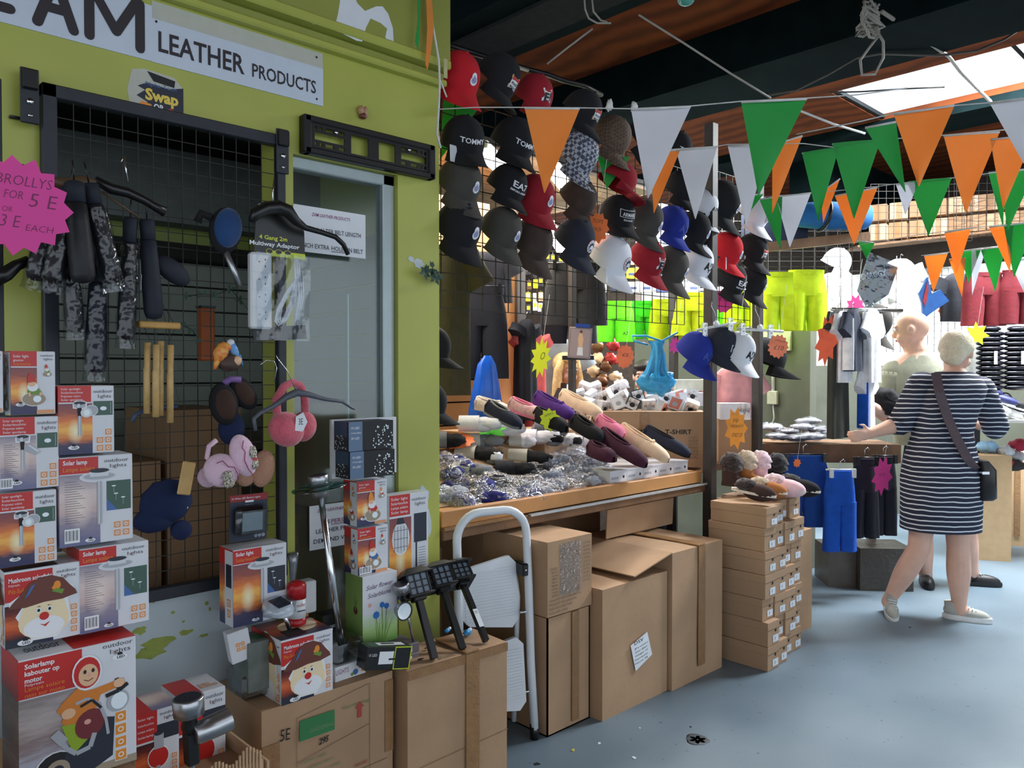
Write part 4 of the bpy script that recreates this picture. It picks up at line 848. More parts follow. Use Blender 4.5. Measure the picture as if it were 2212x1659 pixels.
m = MB(); m.ball((0, 0, 0), (.03, .02, .055), NAVY); o = m.build('umbrella_case', None, A(PY(372, 585, UY + .04), 0, 0, -55), 'navy oval umbrella case end poking out right of the bare umbrella', 'case')
m = MB(); P = [PY(x, y, UY + .03) for x, y in ((-10, 604), (12, 592), (35, 574), (62, 562))]; m.tube([tuple(p) for p in P], [.018, .018, .014, .012], BLACKP, n=10); m.build('hanger_arm', None, None, 'thick black hanger arm curving in from the left edge below the star', 'hanger')
# price stars
def star_card(name, label, M, r1, r2, n, mt, lines, ink=INK, th=.0015, sx=1, cut=None, seed=0, cat='price card', thread=0):
    m = MB()
    if thread: m.tube([(0, .004, r1 * .8), (0, .004, r1 + thread)], .0008, PWHITE, n=4)
    rnd = random.Random(seed); P = []
    for i in range(2 * n):
        q = math.pi * i / n; rr = (r1 if i % 2 == 0 else r2) * (1 + rnd.uniform(-.05, .05)); P.append((rr * sx * math.cos(q), rr * math.sin(q)))
    m.prism(P, 0, th, mt); c = CV(m, (-1, 0, -1), (2, 0, 0), (0, 0, 2))
    for t, u, v, h, w in lines:
        c.text(t, .5 + u * r1 / 2 * sx, .5 + v * r1 / 2, h * r1 / 2, ink, w=w * r1 / 2 * sx, l=2, skew=.2, bold=-.012)
    return m.build(name, None, M, label, cat)
NEONP = mat('neon_pink_card', (232, 70, 160), .6, var=.02); NEONO = mat('neon_orange_card', (255, 128, 60), .6, var=.02); NEONY = mat('neon_yellow_card', (226, 240, 40), .6, var=.02); NEONG = mat('neon_green_card', (110, 240, 70), .6, var=.02)
PENP = flat('felt_pen', (120, 40, 90), .6)
star_card('price_card', 'large neon pink star card with BROLLYS 2 for 5 prices', A(PY(40, 443, 2.0), 4), .108, .091, 15, NEONP, [('BROLLYS', -.40, .40, .22, 1.0), ('2 FOR', -.42, .12, .18, .5), ('5 E', .18, .0, .3, .5), ('OR', -.30, -.16, .12, .18), ('3 E', -.34, -.46, .26, .34), ('EACH', .12, -.50, .14, .5)], PENP)
# ---------------------------------------------------------------- multiway adaptor pack
p = PY(595, 590, 2.2); r = thing('adaptor_pack', 'four gang extension lead in clear packaging hanging on the window frame', 'extension lead', A(p, -2))
def ppx(px, py, Y, p0): q = PY(px, py, Y); return (q.x - p0.x, q.z - p0.z)
m = MB(); pts = [ppx(x, y, 2.2, p) for x, y in ((552, 478), (575, 452), (620, 452), (655, 500), (657, 560), (548, 545))]; m.prism(pts, -.003, 0, BLACKP)
c = CV(m, (pts[5][0], -.0034, pts[5][1] - .004), (pts[3][0] - pts[5][0], 0, 0), (0, 0, .075)); c.text('4 Gang 2m', .10, .62, .17, flat('pack_yellow', (214, 222, 60), .4), w=.55, l=2, bold=.02); c.text('Multiway Adaptor', -.08, .36, .17, PWHITE, w=.98, l=2, bold=.02)
for a in (.3, .48, .66): c.ell(a, .16, .07, .1, flat('pack_yellow', (214, 222, 60)), 2); c.ell(a, .16, .06, .085, BLACKP, 3)
m.build('header_card', r)
m = MB(); pts = [ppx(x, y, 2.2, p) for x, y in ((575, 540), (657, 550), (657, 562), (575, 552))]; m.prism(pts, -.004, -.001, flat('pack_lime', (206, 220, 50), .4))
pts = [ppx(x, y, 2.2, p) for x, y in ((545, 708), (657, 702), (660, 732), (548, 738))]; m.prism(pts, -.004, -.001, BLACKP); m.build('printed_base', r)
m = MB(); a = ppx(534, 545, 2.2, p); b_ = ppx(582, 712, 2.2, p); m.box(a[0], b_[0] - .002, -.028, 0, b_[1], a[1], WHITEP, bev=.006)
c = CV(m, (a[0], -.0282, b_[1]), (b_[0] - a[0], 0, 0), (0, 0, a[1] - b_[1]))
for i in range(4): v = .12 + i * .23; c.rect(.34, v + .06, .40, v + .075, REDS, 2); c.rect(.62, v, .66, v + .022, INK, 2); c.rect(.62, v + .09, .66, v + .11, INK, 2); c.line(0, v + .16, 1, v + .16, .002, PSIL, 2)
m.build('socket_strip', r)
m = MB()
for k, o_ in enumerate((0, .008, .016)):
    P = [ppx(x, y, 2.2, p) for x, y in ((640, 560), (642, 600), (632, 650), (615, 690), (606, 700), (600, 690), (604, 665), (625, 625), (648, 590), (650, 640), (640, 700))]; m.tube([(q[0] - o_, -.012 - .003 * k, q[1] - o_ * .4) for q in P], .0035, WHITEP, n=8)
m.build('cable', r)
m = MB(); a = ppx(545, 545, 2.2, p); b_ = ppx(658, 738, 2.2, p); m.grid(lambda u, v: (a[0] + (b_[0] - a[0]) * u, -.032 + .006 * math.sin(u * 9 + v * 7), a[1] + (b_[1] - a[1]) * v), 12, 14, FILM); m.build('clear_bag', r)
m = MB(); pts = [ppx(x, y, 2.2, p) for x, y in ((553, 470), (560, 440), (575, 436), (610, 440), (622, 455), (615, 462), (606, 448), (572, 446), (564, 476))]; m.prism(pts, .0, .004, WHITEP); m.build('hanging_tab', r)
m = MB(); P = [PY(x, y, 2.15) for x, y in ((543, 478), (552, 462), (575, 450), (600, 447), (622, 456), (640, 478), (660, 492), (695, 502), (725, 512), (742, 528), (752, 550))]; m.tube([tuple(q) for q in P], [.009, .017, .02, .021, .02, .014, .009, .008, .008, .008, .007], BLACKP, n=10)
m.tube([tuple(PY(x, y, 2.15)) for x, y in ((590, 450), (589, 415), (592, 385))], .0016, CHROME, n=6)
m.build('coat_hanger', None, None, 'black contoured hanger across the adaptor pack and belt notice', 'hanger')
# blue ear warmer pads
BLUEF = mat('royal_blue_fabric', (22, 62, 112), .9, var=.08, sheen=.3); BLUEF2 = mat('deep_blue_fabric', (18, 34, 72), .9, var=.1); BKF = mat('black_fabric', (20, 20, 24), .9, var=.15, bump=.15)
r = thing('ear_warmer', 'blue padded ear warmer with black rim hanging by the adaptor pack', 'ear warmer', A(PY(487, 498, 2.2), 10))
m = MB(); m.ball((0, 0, 0), (.052, .022, .068), BKF, RY(14)); m.build('rim', r); m = MB(); m.ball((-.002, -.014, .006), (.044, .018, .058), BLUEF, RY(14)); m.build('pad', r); m = MB(); m.tube([(0, 0, -.06), (.03, .0, -.12), (.045, 0, -.155)], .009, STEELB, n=10); m.build('rod', r); m = MB(); m.tube([(-.045, 0, .03), (-.07, .01, .04), (-.075, .02, .015)], .012, BKF, n=8); m.build('band', r)
r = thing('ear_warmer', 'navy blue padded ear warmer hanging low on the mesh left', 'ear warmer', A(PY(358, 1085, 2.2), -6))
m = MB(); m.ball((0, 0, 0), (.07, .024, .062), BLUEF2, RY(-10), lump=.12); m.ball((-.03, .0, -.045), (.055, .02, .035), BLUEF2, lump=.1); m.ball((.075, 0, -.05), (.03, .014, .028), BLUEF2, RY(30)); m.build('pad', r)
m = MB(); m.tube([(.015, 0, .06), (.05, -.01, .03), (.055, -.01, -.02), (.03, -.01, -.03)], .0013, CHROME, n=6); m.build('wire_band', r)
m = MB(); m.box(-.02, .02, -.003, .003, -.045, .045, mat('kraft_card', (206, 168, 108), .7), bev=.003); m.build('cardboard_tag', None, A(PY(403, 1033, 2.15), 10, 0, 12), 'plain kraft card tag hanging above the navy ear warmer', 'tag')
m = MB(); m.tube([(-.06, 0, -.02), (-.05, 0, 0), (-.02, 0, .012), (.03, 0, .016), (.06, 0, .018)], .006, mat('blue_grey_plastic', (66, 84, 112), .5), n=8); m.build('hair_band', None, A(PY(335, 893, 2.24)), 'blue grey curved band hooked to the mesh behind the wind chime', 'band')
# birds ornament
r = thing('bird_ornament', 'plastic bird ornament, orange bird and blue bird on a log', 'ornament', A(PY(493, 768, 2.18)))
OB = mat('orange_bird', (222, 110, 50), .35, var=.3, vs=60, rgb2=(240, 180, 90)); BB = mat('blue_bird', (60, 130, 210), .35, var=.2, vs=50, rgb2=(130, 180, 225)); LOG = mat('painted_log', (78, 60, 52), .6, var=.2)
m = MB(); m.ball((0.004, 0, -.02), (.034, .022, .026), LOG, lump=.3); m.ball((.02, -.015, -.015), (.012, .01, .014), PSKIN); m.build('log', r)
m = MB(); m.ball((-.025, -.005, .0), (.020, .016, .03), OB, RY(25), lump=.2); m.ball((-.006, -.008, .024), (.012, .011, .012), SY_ if False else OB); m.tube([(-.03, 0, -.01), (-.04, 0, -.04)], [.012, .004], OB, n=8); m.build('orange_bird', r)
m = MB(); m.ball((.02, -.005, .012), (.013, .014, .028), BB, RY(-30), lump=.1); m.ball((.004, -.008, .036), (.011, .01, .011), PSILL); m.tube([(.028, 0, 0), (.042, 0, -.028)], [.010, .003], BB, n=8); m.build('blue_bird', r)
# wind chime
BAM = mat('bamboo', (206, 170, 110), .45, var=.12, vs=40)
p = PY(345, 705, 2.2); r = thing('wind_chime', 'bamboo wind chime with four hanging tubes before the wire mesh', 'wind chime', A(p, 8))
m = MB(); m.box(-.06, .055, -.012, .012, -.006, .012, mat('bamboo_plank', (196, 150, 80), .5), bev=.003); m.build('top_bar', r)
m = MB()
for x in (-.045, -.01, .02, .045): m.tube([(x, 0, 0), (x * .6, 0, -.04)], .0008, BLACKP, n=4); m.tube([(x * .9, 0, .01), (0, 0, .075)], .0007, BLACKP, n=4)
m.tube([(.02, 0, -.04), (.04, -.02, -.20)], .0008, BLACKP, n=4); m.build('strings', r)
for x, z0, z1, y in ((-.030, -.045, -.235, .008), (-.014, -.05, -.245, -.008), (.006, -.04, -.242, .006), (.026, -.05, -.262, -.008)):
    m = MB(); m.tube([(x, y, z0), (x - .001, y, (z0 + z1) / 2 + .03), (x - .002, y, (z0 + z1) / 2 + .026), (x - .003, y, z1)], [.0088, .008, .0092, .0088], BAM, n=12); m.build('bamboo_tube', r)
m = MB(); p2 = PY(445, 722, 2.5); m.box(-.022, .022, -.02, .02, -.085, .085, mat('orange_lantern', (170, 86, 36), .6), bev=.004); m.box(-.024, .024, -.022, .022, .083, .09, BLACKP); m.build('lantern', None, A(p2), 'dull orange paper lantern behind the wire mesh', 'lantern')
# green leaf wires
def leafwire(label, pts, Y, n=5, s=.016):
    r_ = thing('leaf_garland', label, 'garland', A(PY(*pts[0], Y))); p0 = PY(*pts[0], Y); P = [PY(*q, Y) - p0 for q in pts]; m = MB(); m.tube([tuple(q) for q in P], .0012, BLACKP, n=5); m.build('wire', r_)
    LF = mat('dark_leaf', (30, 62, 46), .6, var=.2); m = MB(); rnd = random.Random(len(pts))
    for q in P[::1]:
        for k in range(n):
            a = rnd.uniform(0, 6.28); d = Vector((math.cos(a), rnd.uniform(-.3, .3), math.sin(a))) * s; t = d.cross(Vector((0, 1, 0))).normalized() * s * .28
            m.add([tuple(q), tuple(q + d * .5 + t), tuple(q + d), tuple(q + d * .5 - t)], [(0, 1, 2, 3), (3, 2, 1, 0)], LF)
    m.build('leaves', r_)
leafwire('dark green leaf garland on the mesh left of the adaptor pack', [(405, 640), (437, 635), (462, 638), (498, 625), (520, 648), (545, 680), (556, 712)], 2.27)
leafwire('short dark green leaf sprig on the mesh by the lantern', [(398, 705), (415, 712), (428, 730)], 2.27)
leafwire('blue grey artificial sprig sticking out of the shop pillar', [(918, 588), (935, 580), (948, 592), (940, 600)], 2.30, 7, .03)
# slippers / ear muffs bunch
PINK = mat('pink_plush', (212, 96, 112), .95, var=.08, vs=40, bump=.5, bs=160, sheen=.5); PINKL = mat('pale_pink_plush', (236, 200, 220), .95, var=.05, bump=.5, bs=160, sheen=.5); BRN = mat('brown_suede', (62, 42, 34), .95, var=.1); TANF = mat('tan_plush', (186, 140, 116), .95, var=.08, bump=.5, bs=160)
r = thing('ear_muffs', 'pink fluffy ear muffs hanging on a grey hanger', 'ear muffs', A(PY(632, 905, 2.2), 8))
m = MB(); m.tube([(-.055, 0, .015), (-.058, 0, .06), (-.03, 0, .1), (.0, 0, .113), (.03, 0, .10), (.052, .01, .065), (.055, .01, .02)], .0125, PINK, n=12); m.build('headband', r)
m = MB(); m.ball((-.012, -.01, -.04), (.06, .04, .052), PINK, RY(28), n=24, k=14); m.ball((-.03, -.034, -.04), (.034, .016, .036), PINKL if False else PINK, RY(20)); m.build('left_pad', r)
m = MB(); m.ball((.055, .012, -.012), (.042, .034, .048), PINK, RY(15), n=24, k=14); m.build('right_pad', r)
m = MB(); m.prism([(-.028, -.032), (.0, -.036), (.018, -.008), (.002, .022), (-.024, .01)], -.05, -.049, PAPER); c = CV(m, (-.03, -.0502, -.03), (.05, 0, 0), (0, 0, .05)); c.text('3E', .3, .3, .4, INK, w=.3, l=1); m.build('price_tag', r)
m = MB(); P = [PY(x, y, 2.13) for x, y in ((552, 930), (548, 905), (560, 893), (590, 878), (618, 858), (640, 848), (665, 852), (700, 862), (740, 868), (758, 880), (766, 884))]; m.tube([tuple(q) for q in P], [.005, .006, .006, .007, .010, .012, .009, .006, .005, .004, .003], mat('grey_plastic_hanger', (84, 88, 98), .45), n=10)
m.tube([tuple(PY(x, y, 2.13)) for x, y in ((640, 846), (620, 800), (600, 775), (596, 765))], .0014, CHROME, n=6); m.tube([tuple(PY(x, y, 2.15)) for x, y in ((563, 788), (575, 778), (592, 780), (598, 795), (592, 825))], .0014, CHROME, n=6); m.build('coat_hanger', None, None, 'grey plastic hanger with wire hook through the pink ear muffs', 'hanger')
def muff(label, p, Y, pads, band=None, trim=None, yaw=0):
    r_ = thing('ear_muffs', label, 'ear muffs', A(PY(*p, Y), yaw))
    for i, (cx, cy, cz, rx, ry, rz, rot, mt, mt2) in enumerate(pads):
        m = MB(); m.ball((0, 0, 0), (rx, ry, rz), mt, T((cx, cy, cz)) @ RY(rot), n=22, k=12); m.build('pad', r_)
        if mt2: m = MB(); m.ball((0, -ry * .45, 0), (rx * .78, ry * .62, rz * .78), mt2, T((cx, cy, cz)) @ RY(rot), n=22, k=12); m.build('pad_face', r_)
    if band: m = MB(); m.tube(band[0], band[1], band[2], n=10); m.build('headband', r_)
    return r_
muff('brown and black ear muffs with lilac tab hanging above the white pair', (505, 865), 2.21, [(-.03, 0, -.01, .042, .022, .062, -12, BKF, BRN), (.035, .012, .02, .034, .02, .056, -35, BKF, BRN)], ([(-.03, 0, .05), (-.01, 0, .062), (.02, 0, .06)], .010, mat('lilac_tab', (120, 90, 150), .6)))
muff('navy blue ear muffs behind the brown and black pair', (500, 925), 2.25, [(0, 0, 0, .04, .02, .05, 0, BLUEF2, None)])
DOT = mat('spotted_bow', (232, 226, 206), .7, rgb2=(60, 44, 40), vs=260)
r = muff('pale pink ear muffs with crimson curl stitching and spotted bows', (505, 1000), 2.13, [(-.035, 0, -.018, .052, .026, .046, 30, PINKL, None), (.022, -.012, .02, .036, .028, .062, -18, PINKL, None)], ([(-.05, .01, -.0), (-.072, .01, .02), (-.066, .01, .05), (-.045, .01, .066)], .007, PINKL))
m = MB(); CRM = flat('crimson_thread', (150, 30, 80), .7)
m.tube([(-.06, -.026, .006), (-.045, -.03, .012), (-.03, -.031, -.005), (-.012, -.030, -.008), (.0, -.026, -.03), (.002, -.02, -.045)], .0012, CRM, n=5); m.tube([(.012, -.036, .064), (.006, -.040, .045), (.014, -.042, .034), (.012, -.042, .01), (.024, -.042, -.018), (.040, -.036, -.034)], .0012, CRM, n=5); m.build('stitching', r)
m = MB(); m.ball((.038, -.035, .028), (.013, .008, .019), DOT, lump=.3); m.ball((.046, -.035, -.004), (.010, .007, .015), DOT, lump=.3); m.ball((-.032, -.030, -.03), (.016, .008, .013), DOT, lump=.3); m.ball((-.028, -.03, -.052), (.016, .007, .012), DOT, lump=.3); m.box(.038, .048, -.044, -.036, .008, .014, RED); m.build('bows', r)
muff('tan fluffy ear muffs behind the pale pink pair', (568, 1012), 2.2, [(.0, 0, 0, .036, .022, .056, 10, TANF, None), (-.05, .01, -.02, .03, .02, .03, 10, TANF, None)])
muff('small pale pink ear muffs half hidden low at the left of the bunch', (450, 1030), 2.19, [(0, 0, 0, .03, .02, .03, 0, PINKL, None)])
# LED floodlight pack
p = PY(537, 1118, 2.2); r = thing('floodlight_pack', 'blister pack with a small black LED floodlight, red header', 'floodlight', A(p, -3, 4))
m = MB(); m.box(-.057, .057, 0, .003, -.07, .07, mat('dark_blue_card', (46, 52, 66), .4), bev=.001); c = CV(m, (-.057, -.0003, -.07), (.114, 0, 0), (0, 0, .14)); c.rect(0, .86, 1, 1, flat('print_dark_red', (150, 40, 44), .4), 1); c.text('10 White LED Battery Lights', .05, .91, .04, PWHITE, w=.75, l=2); c.rect(.4, .83, .62, .87, PWHITE, 3)
for a in (.7, .8, .9): c.ell(a, .1, .045, .038, PSIL, 2)
m.build('card', r)
m = MB(); m.box(-.044, .044, -.03, 0, -.046, .036, BLACKP, bev=.01); m.build('lamp_body', r); m = MB(); m.box(-.036, .036, -.034, -.03, -.038, .028, GLASS, bev=.002); m.box(-.03, .03, -.031, -.0302, -.032, .022, PSIL); m.build('lamp_glass', r); m = MB(); m.box(-.05, .05, -.04, 0, -.052, .044, FILM, bev=.014); m.build('blister', r)
# ---------------------------------------------------------------- solar lamps and small goods on the cartons
def rod(m, a, b_, r, mt, n=12): m.tube([tuple(a), tuple(b_)], r, mt, n=n)
# long stake lamp with glass disc
Yl = 2.12; a = PY(690, 1052, Yl); e1 = PY(733, 1362, Yl - .02)
dz = (a - e1).normalized(); Rm = dz.to_track_quat('Z', 'Y').to_matrix().to_4x4(); Lr = (a - e1).length
r = thing('solar_stake_lamp', 'long silver solar stake lamp with a clear disc, leaning before the window', 'solar lamp', T(e1) @ Rm)
m = MB(); m.lathe([(.0105, 0), (.0105, Lr * .5), (.0095, Lr * .5 + .002), (.0095, Lr - .03)], CHROME, n=16); m.lathe([(.012, -.05), (.011, .005)], BLACKP, n=12); m.build('stake', r)
m = MB(); m.lathe([(.024, Lr - .03), (.029, Lr - .005), (.03, Lr + .0)], STEELB, n=24); m.lathe([(.031, Lr + .004), (.032, Lr + .035), (.030, Lr + .037)], STEELB, n=24); m.lathe([(.026, Lr + .0372), (.0, Lr + .038)], PDARK, n=24, cap=False); m.build('lamp_head', r)
m = MB(); m.lathe([(.03, Lr), (.082, Lr - .004), (.083, Lr - .001), (.03, Lr + .004)], film('green_edge_glass', (150, 200, 190), .6, 2, .05), n=36, cap=False); m.build('glass_disc', r)
# lanterns
LG = mat('frosted_lantern_glass', (120, 134, 150), .3, var=.05)
def lantern(label, px, py, fx, fy, Y, s=1.0, tag=False):
    top = PY(px, py, Y + .015); foot = PZ(fx, fy, .512); d = (top - foot).normalized(); L = (top - foot).length
    X = Vector((0.97, -.25, 0)); yv = d.cross(X).normalized(); X = yv.cross(d).normalized()
    M = Matrix(((X.x, yv.x, d.x, foot.x), (X.y, yv.y, d.y, foot.y), (X.z, yv.z, d.z, foot.z), (0, 0, 0, 1)))
    r_ = thing('lantern_stake', label, 'solar lantern', M, 'black solar lantern stakes on the carton')
    m = MB(); m.box(-.0115 * s, .0115 * s, -.0115 * s, .0115 * s, 0, L - .075 * s, BLACKP, bev=.002); m.build('stake', r_)
    m = MB(); a_ = .036 * s; z0 = L - .075 * s; z1 = L - .012 * s
    m.box(-.046 * s, .046 * s, -.046 * s, .046 * s, z0 - .008, z0, BLACKP, bev=.002); m.box(-.022, .022, -.022, .022, z0 - .02, z0 - .006, BLACKP, bev=.003)
    for sx in (-1, 1):
        for sy in (-1, 1): m.box(sx * a_ - .003, sx * a_ + .003, sy * a_ - .003, sy * a_ + .003, z0, z1, BLACKP)
    for k in (1, 2):
        q = -a_ + 2 * a_ * k / 3; zz = z0 + (z1 - z0) * k / 3
        for sy in (-a_, a_): m.box(q - .0018, q + .0018, sy - .002, sy + .002, z0, z1, BLACKP); m.box(sy - .002, sy + .002, q - .0018, q + .0018, z0, z1, BLACKP); m.box(-a_, a_, sy - .002, sy + .002, zz - .0018, zz + .0018, BLACKP); m.box(sy - .002, sy + .002, -a_, a_, zz - .0018, zz + .0018, BLACKP)
    m.build('lantern_cage', r_); m = MB(); m.box(-a_ + .003, a_ - .003, -a_ + .003, a_ - .003, z0, z1, LG); m.build('frosted_panes', r_)
    m = MB(); m.box(-.056 * s, .056 * s, -.056 * s, .056 * s, z1, z1 + .006, BLACKP, bev=.002); m.add([(-.05 * s, -.05 * s, z1 + .006), (.05 * s, -.05 * s, z1 + .006), (.05 * s, .05 * s, z1 + .006), (-.05 * s, .05 * s, z1 + .006), (-.028 * s, -.028 * s, z1 + .026), (.028 * s, -.028 * s, z1 + .026), (.028 * s, .028 * s, z1 + .026), (-.028 * s, .028 * s, z1 + .026)], [(0, 1, 5, 4), (1, 2, 6, 5), (2, 3, 7, 6), (3, 0, 4, 7), (4, 5, 6, 7)], BLACKP); m.build('roof', r_)
    if tag: m = MB(); m.box(-.009, .009, -.0125, -.012, .05, .12, PAPER); c = CV(m, (-.009, -.0128, .05), (.018, 0, 0), (0, 0, .07)); c.text('CE', .15, .75, .14, INK, w=.6, l=1); m.build('paper_label', r_)
lantern('black lantern stake, nearest and leftmost of the three on the carton', 890, 1238, 938, 1423, 2.12, 1.0)
lantern('black lantern stake between the other two on the carton', 942, 1226, 1000, 1403, 2.16, .96)
lantern('black lantern stake with white paper label, farthest right of three', 984, 1222, 1050, 1385, 2.22, .92, True)
def spotlight(label, px, py, fx, fy, Y, s, lampx, lampz, yaw=0, face=True, gz=None):
    top = PY(px, py, Y); foot = PZ(fx, fy, gz) if gz else PY(fx, fy, Y); d = (top - foot).normalized(); L = (top - foot).length; R = d.to_track_quat('Z', 'Y').to_matrix().to_4x4()
    r_ = thing('solar_spotlight', label, 'solar spotlight', T(foot) @ RZ(yaw) @ RZ(-yaw) @ R)
    m = MB(); m.lathe([(.006 * s, 0), (.006 * s, L - .07 * s)], CHROME, n=10); m.build('stake', r_)
    m = MB(); m.lathe([(.031 * s, L - .035 * s), (.032 * s, L), (.03 * s, L + .002)], STEELB, n=28); m.build('solar_head', r_); m = MB(); m.lathe([(.027 * s, L + .0025), (.001, L + .003)], PDARK, n=24, cap=False); m.build('solar_panel', r_)
    m = MB(); m.lathe([(.012 * s, L - .08 * s), (.018 * s, L - .06 * s), (.014 * s, L - .045 * s), (.02 * s, L - .035 * s)], BLACKP, n=16); m.build('joint', r_)
    return r_, L, R, foot
r, L, R, foot = spotlight('chrome solar spotlight with clear round lamp beside the lantern stakes', 866, 1262, 895, 1392, 2.1, .85, 0, 0)
m = MB(); Ri = R.inverted(); q = Ri @ (PY(872, 1320, 2.06) - foot); qq = T(q) @ Ri @ RX(90) ; m.lathe([(.004, -.03), (.02, -.026), (.03, 0), (.031, .006)], STEELB, T(q) @ Ri @ RX(90) , 24, cap=False); m.lathe([(.026, .004), (.012, -.004), (.001, -.006)], PGLOW, T(q) @ Ri @ RX(90), 20, cap=False); m.build('lamp', r)
r, L, R, foot = spotlight('large brushed steel solar spotlight stake in the open carton', 406, 1508, 418, 1690, 1.74, 1.05, 0, 0)
m = MB(); Ri = R.inverted(); q = Ri @ (PY(462, 1568, 1.73) - foot); Ml = T(q) @ Ri @ RY(82); m.lathe([(.020, -.045), (.024, -.043), (.026, 0), (.026, .036)], STEELB, Ml, 24, cap=False); m.lathe([(.001, -.044), (.02, -.045)], STEELB, Ml, 24, cap=False); m.lathe([(.024, .03), (.01, .012), (.001, .01)], PSIL, Ml, 20, cap=False); m.build('lamp', r)
m = MB(); m.box(-.014, .014, -.014, .014, L - .15, L - .075, BLACKP, bev=.004); m.build('black_mount', r); m = MB(); m.tube([(.02, -.01, L - .15), (.05, -.01, L - .19), (.06, -.01, L - .25)], .006, STEELB, n=8); m.build('spike', r)
# film wrapped solar head on the mushroom box
p = PY(602, 1310, 2.10); r = thing('solar_lamp', 'film wrapped solar lamp head with crossed metal tube on the mushroom box', 'solar lamp', A(p, 20))
m = MB(); m.lathe([(.02, -.02), (.045, -.012), (.046, 0), (.03, .012)], PSILL, RX(20), 24); m.build('head', r); m = MB(); m.box(-.025, .025, -.022, .022, .012, .015, PDARK, RX(20)); m.build('solar_panel', r); m = MB(); m.ball((0, 0, -.002), (.056, .045, .03), FILM, lump=.35); m.build('clear_wrap', r)
m = MB(); m.tube([(.018, 0, -.02), (.034, -.01, -.075)], .007, CHROME, n=10); m.build('tube', r)
# red and white bottle
p = PY(641, 1352, 2.135); p.z = .692; r = thing('thermos', 'red and white flask with a red lid standing on the mushroom box', 'flask', A(p))
WRD = flat('flask_red', (176, 28, 34), .3)
m = MB(); m.lathe([(.027, 0), (.028, .004), (.028, .022)], WRD, n=28); m.lathe([(.028, .022), (.028, .078)], WHITEP, n=28); m.build('body', r)
m = MB(); m.lathe([(.028, .078), (.0285, .115), (.026, .122), (.012, .130), (.004, .131)], WRD, n=28); m.build('lid', r)
c = None; m = MB(); cc = CV(m, (-.018, -.0285, .03), (.036, 0, 0), (0, 0, .045)); cc.text('müller', .1, .62, .24, REDS, w=.8, l=1); cc.rect(.15, .3, .85, .38, GREYT, 1); m.build('printed_label', r)
# leaning white box, clear case, tilted black green box, cylinder lights box, orange bit
p = PY(519, 1396, 2.13); m = MB(); m.box(-.03, .03, 0, .04, -.045, .045, WBOX, bev=.002); icons(CV(m, (-.03, -.0003, -.045), (.06, 0, 0), (0, 0, .09)), .3, .35, .2, ((0, 0), (1, 0), (0, 1), (1, 1)), ORG); m.build('small_box', None, A(p, -8, 0, -10), 'small white icon printed box tilted against the long grey box', 'box')
p = PZ(478, 1490, .505); r = thing('clear_case', 'clear plastic case with green printed side lying on the middle carton', 'case', A((.985, 2.13, .505)))
m = MB(); m.box(0, .12, 0, .12, 0, .075, film('case_plastic', (200, 210, 214), .45, 20, .3), bev=.01); m.build('shell', r); m = MB(); m.box(.01, .11, .01, .11, .004, .05, mat('grey_goods', (92, 98, 96), .5, var=.3, rgb2=(130, 138, 132)), bev=.01); m.build('contents', r)
p = PZ(728, 1470, .502); r = thing('clear_box', 'clear plastic box of lights with GHTS lettering and coloured dots', 'box', A((1.255, 2.085, .502), 2))
m = MB(); m.box(0, .11, 0, .12, 0, .045, WHITEP); c = CV(m, (0, -.0003, 0), (.11, 0, 0), (0, 0, .045)); c.text('LIGHTS', .02, .45, .35, PKT, w=.42, l=1)
for a, b_, rr, cm in ((.66, .3, .09, PBLU), (.55, .2, .05, PGRN), (.8, .55, .05, PPINK), (.9, .3, .05, ORG), (.92, .8, .06, PKT)): c.ell(a, b_, rr, rr * 2.2, cm, 2)
m.build('printed_tray', r); m = MB(); m.box(0, .11, 0, .12, .045, .12, film('clear_case_top', (225, 228, 232), .6, 12, .5), bev=.012); m.build('clear_cover', r); m = MB(); m.ball((.05, .06, .05), (.035, .04, .03), BLACKP, lump=.4); m.build('dark_globe', r)
p = PY(835, 1392, 2.02); r = thing('black_green_box', 'black box with lime edges lying tilted on the small battery boxes', 'box', A((PY(775, 1400, 2.06).x, 2.03, .535), -8, 0, 10))
m = MB(); m.box(0, .155, 0, .06, 0, .07, BLACKP, bev=.001); LM = flat('print_lime_bright', (196, 222, 40), .4); c = CV(m, (0, -.0003, 0), (.155, 0, 0), (0, 0, .07)); c.rect(.62, 0, .64, 1, LM, 1); c.rect(.98, 0, 1, 1, LM, 1); c.rect(.62, .0, 1, .04, LM, 1); c.rect(.62, .95, 1, 1, LM, 1); c.rect(.28, .25, .6, .8, PWHITE, 1); c.rect(.5, .42, .66, .5, INK, 2); c.text('15 LED', .05, .6, .12, PWHITE, w=.18, l=2)
c = CV(m, (0, 0, .07), (.155, 0, 0), (0, .06, 0)); c.rect(.3, .3, .9, .8, PWHITE, 1); c.rect(.4, .5, .7, .7, INK, 2); c.rect(.1, .1, .3, .9, PGDK, 1); m.build('printed_carton', r)
p = PY(716, 1310, 2.24); m = MB(); m.box(-.032, .032, 0, .05, 0, .15, BLACKP, bev=.001); c = CV(m, (-.032, -.0003, 0), (.064, 0, 0), (0, 0, .15)); c.text('CYLINDER', .1, .70, .06, PWHITE, w=.8, l=1); c.text('LIGHT', .1, .6, .06, PWHITE, w=.5, l=1)
for i in range(5): c.rect(.15, .5 - i * .06, .6, .51 - i * .06, PSIL, 1)
m.build('lamp_box', None, A((p.x, 2.24, .51)), 'narrow black cylinder light box behind the long stake lamp', 'box')
m = MB(); m.box(0, .045, 0, .045, 0, .10, WHITEP, bev=.004); m.build('small_box', None, A((1.215, 2.2, .692)), 'plain white small box beside the red and white flask', 'box')
m = MB(); m.prism([(0, 0), (.05, .01), (.045, .05)], 0, .03, ORG); m.build('packet', None, A((1.205, 2.245, .66)), 'orange corner of a packet behind the flask', 'packet')
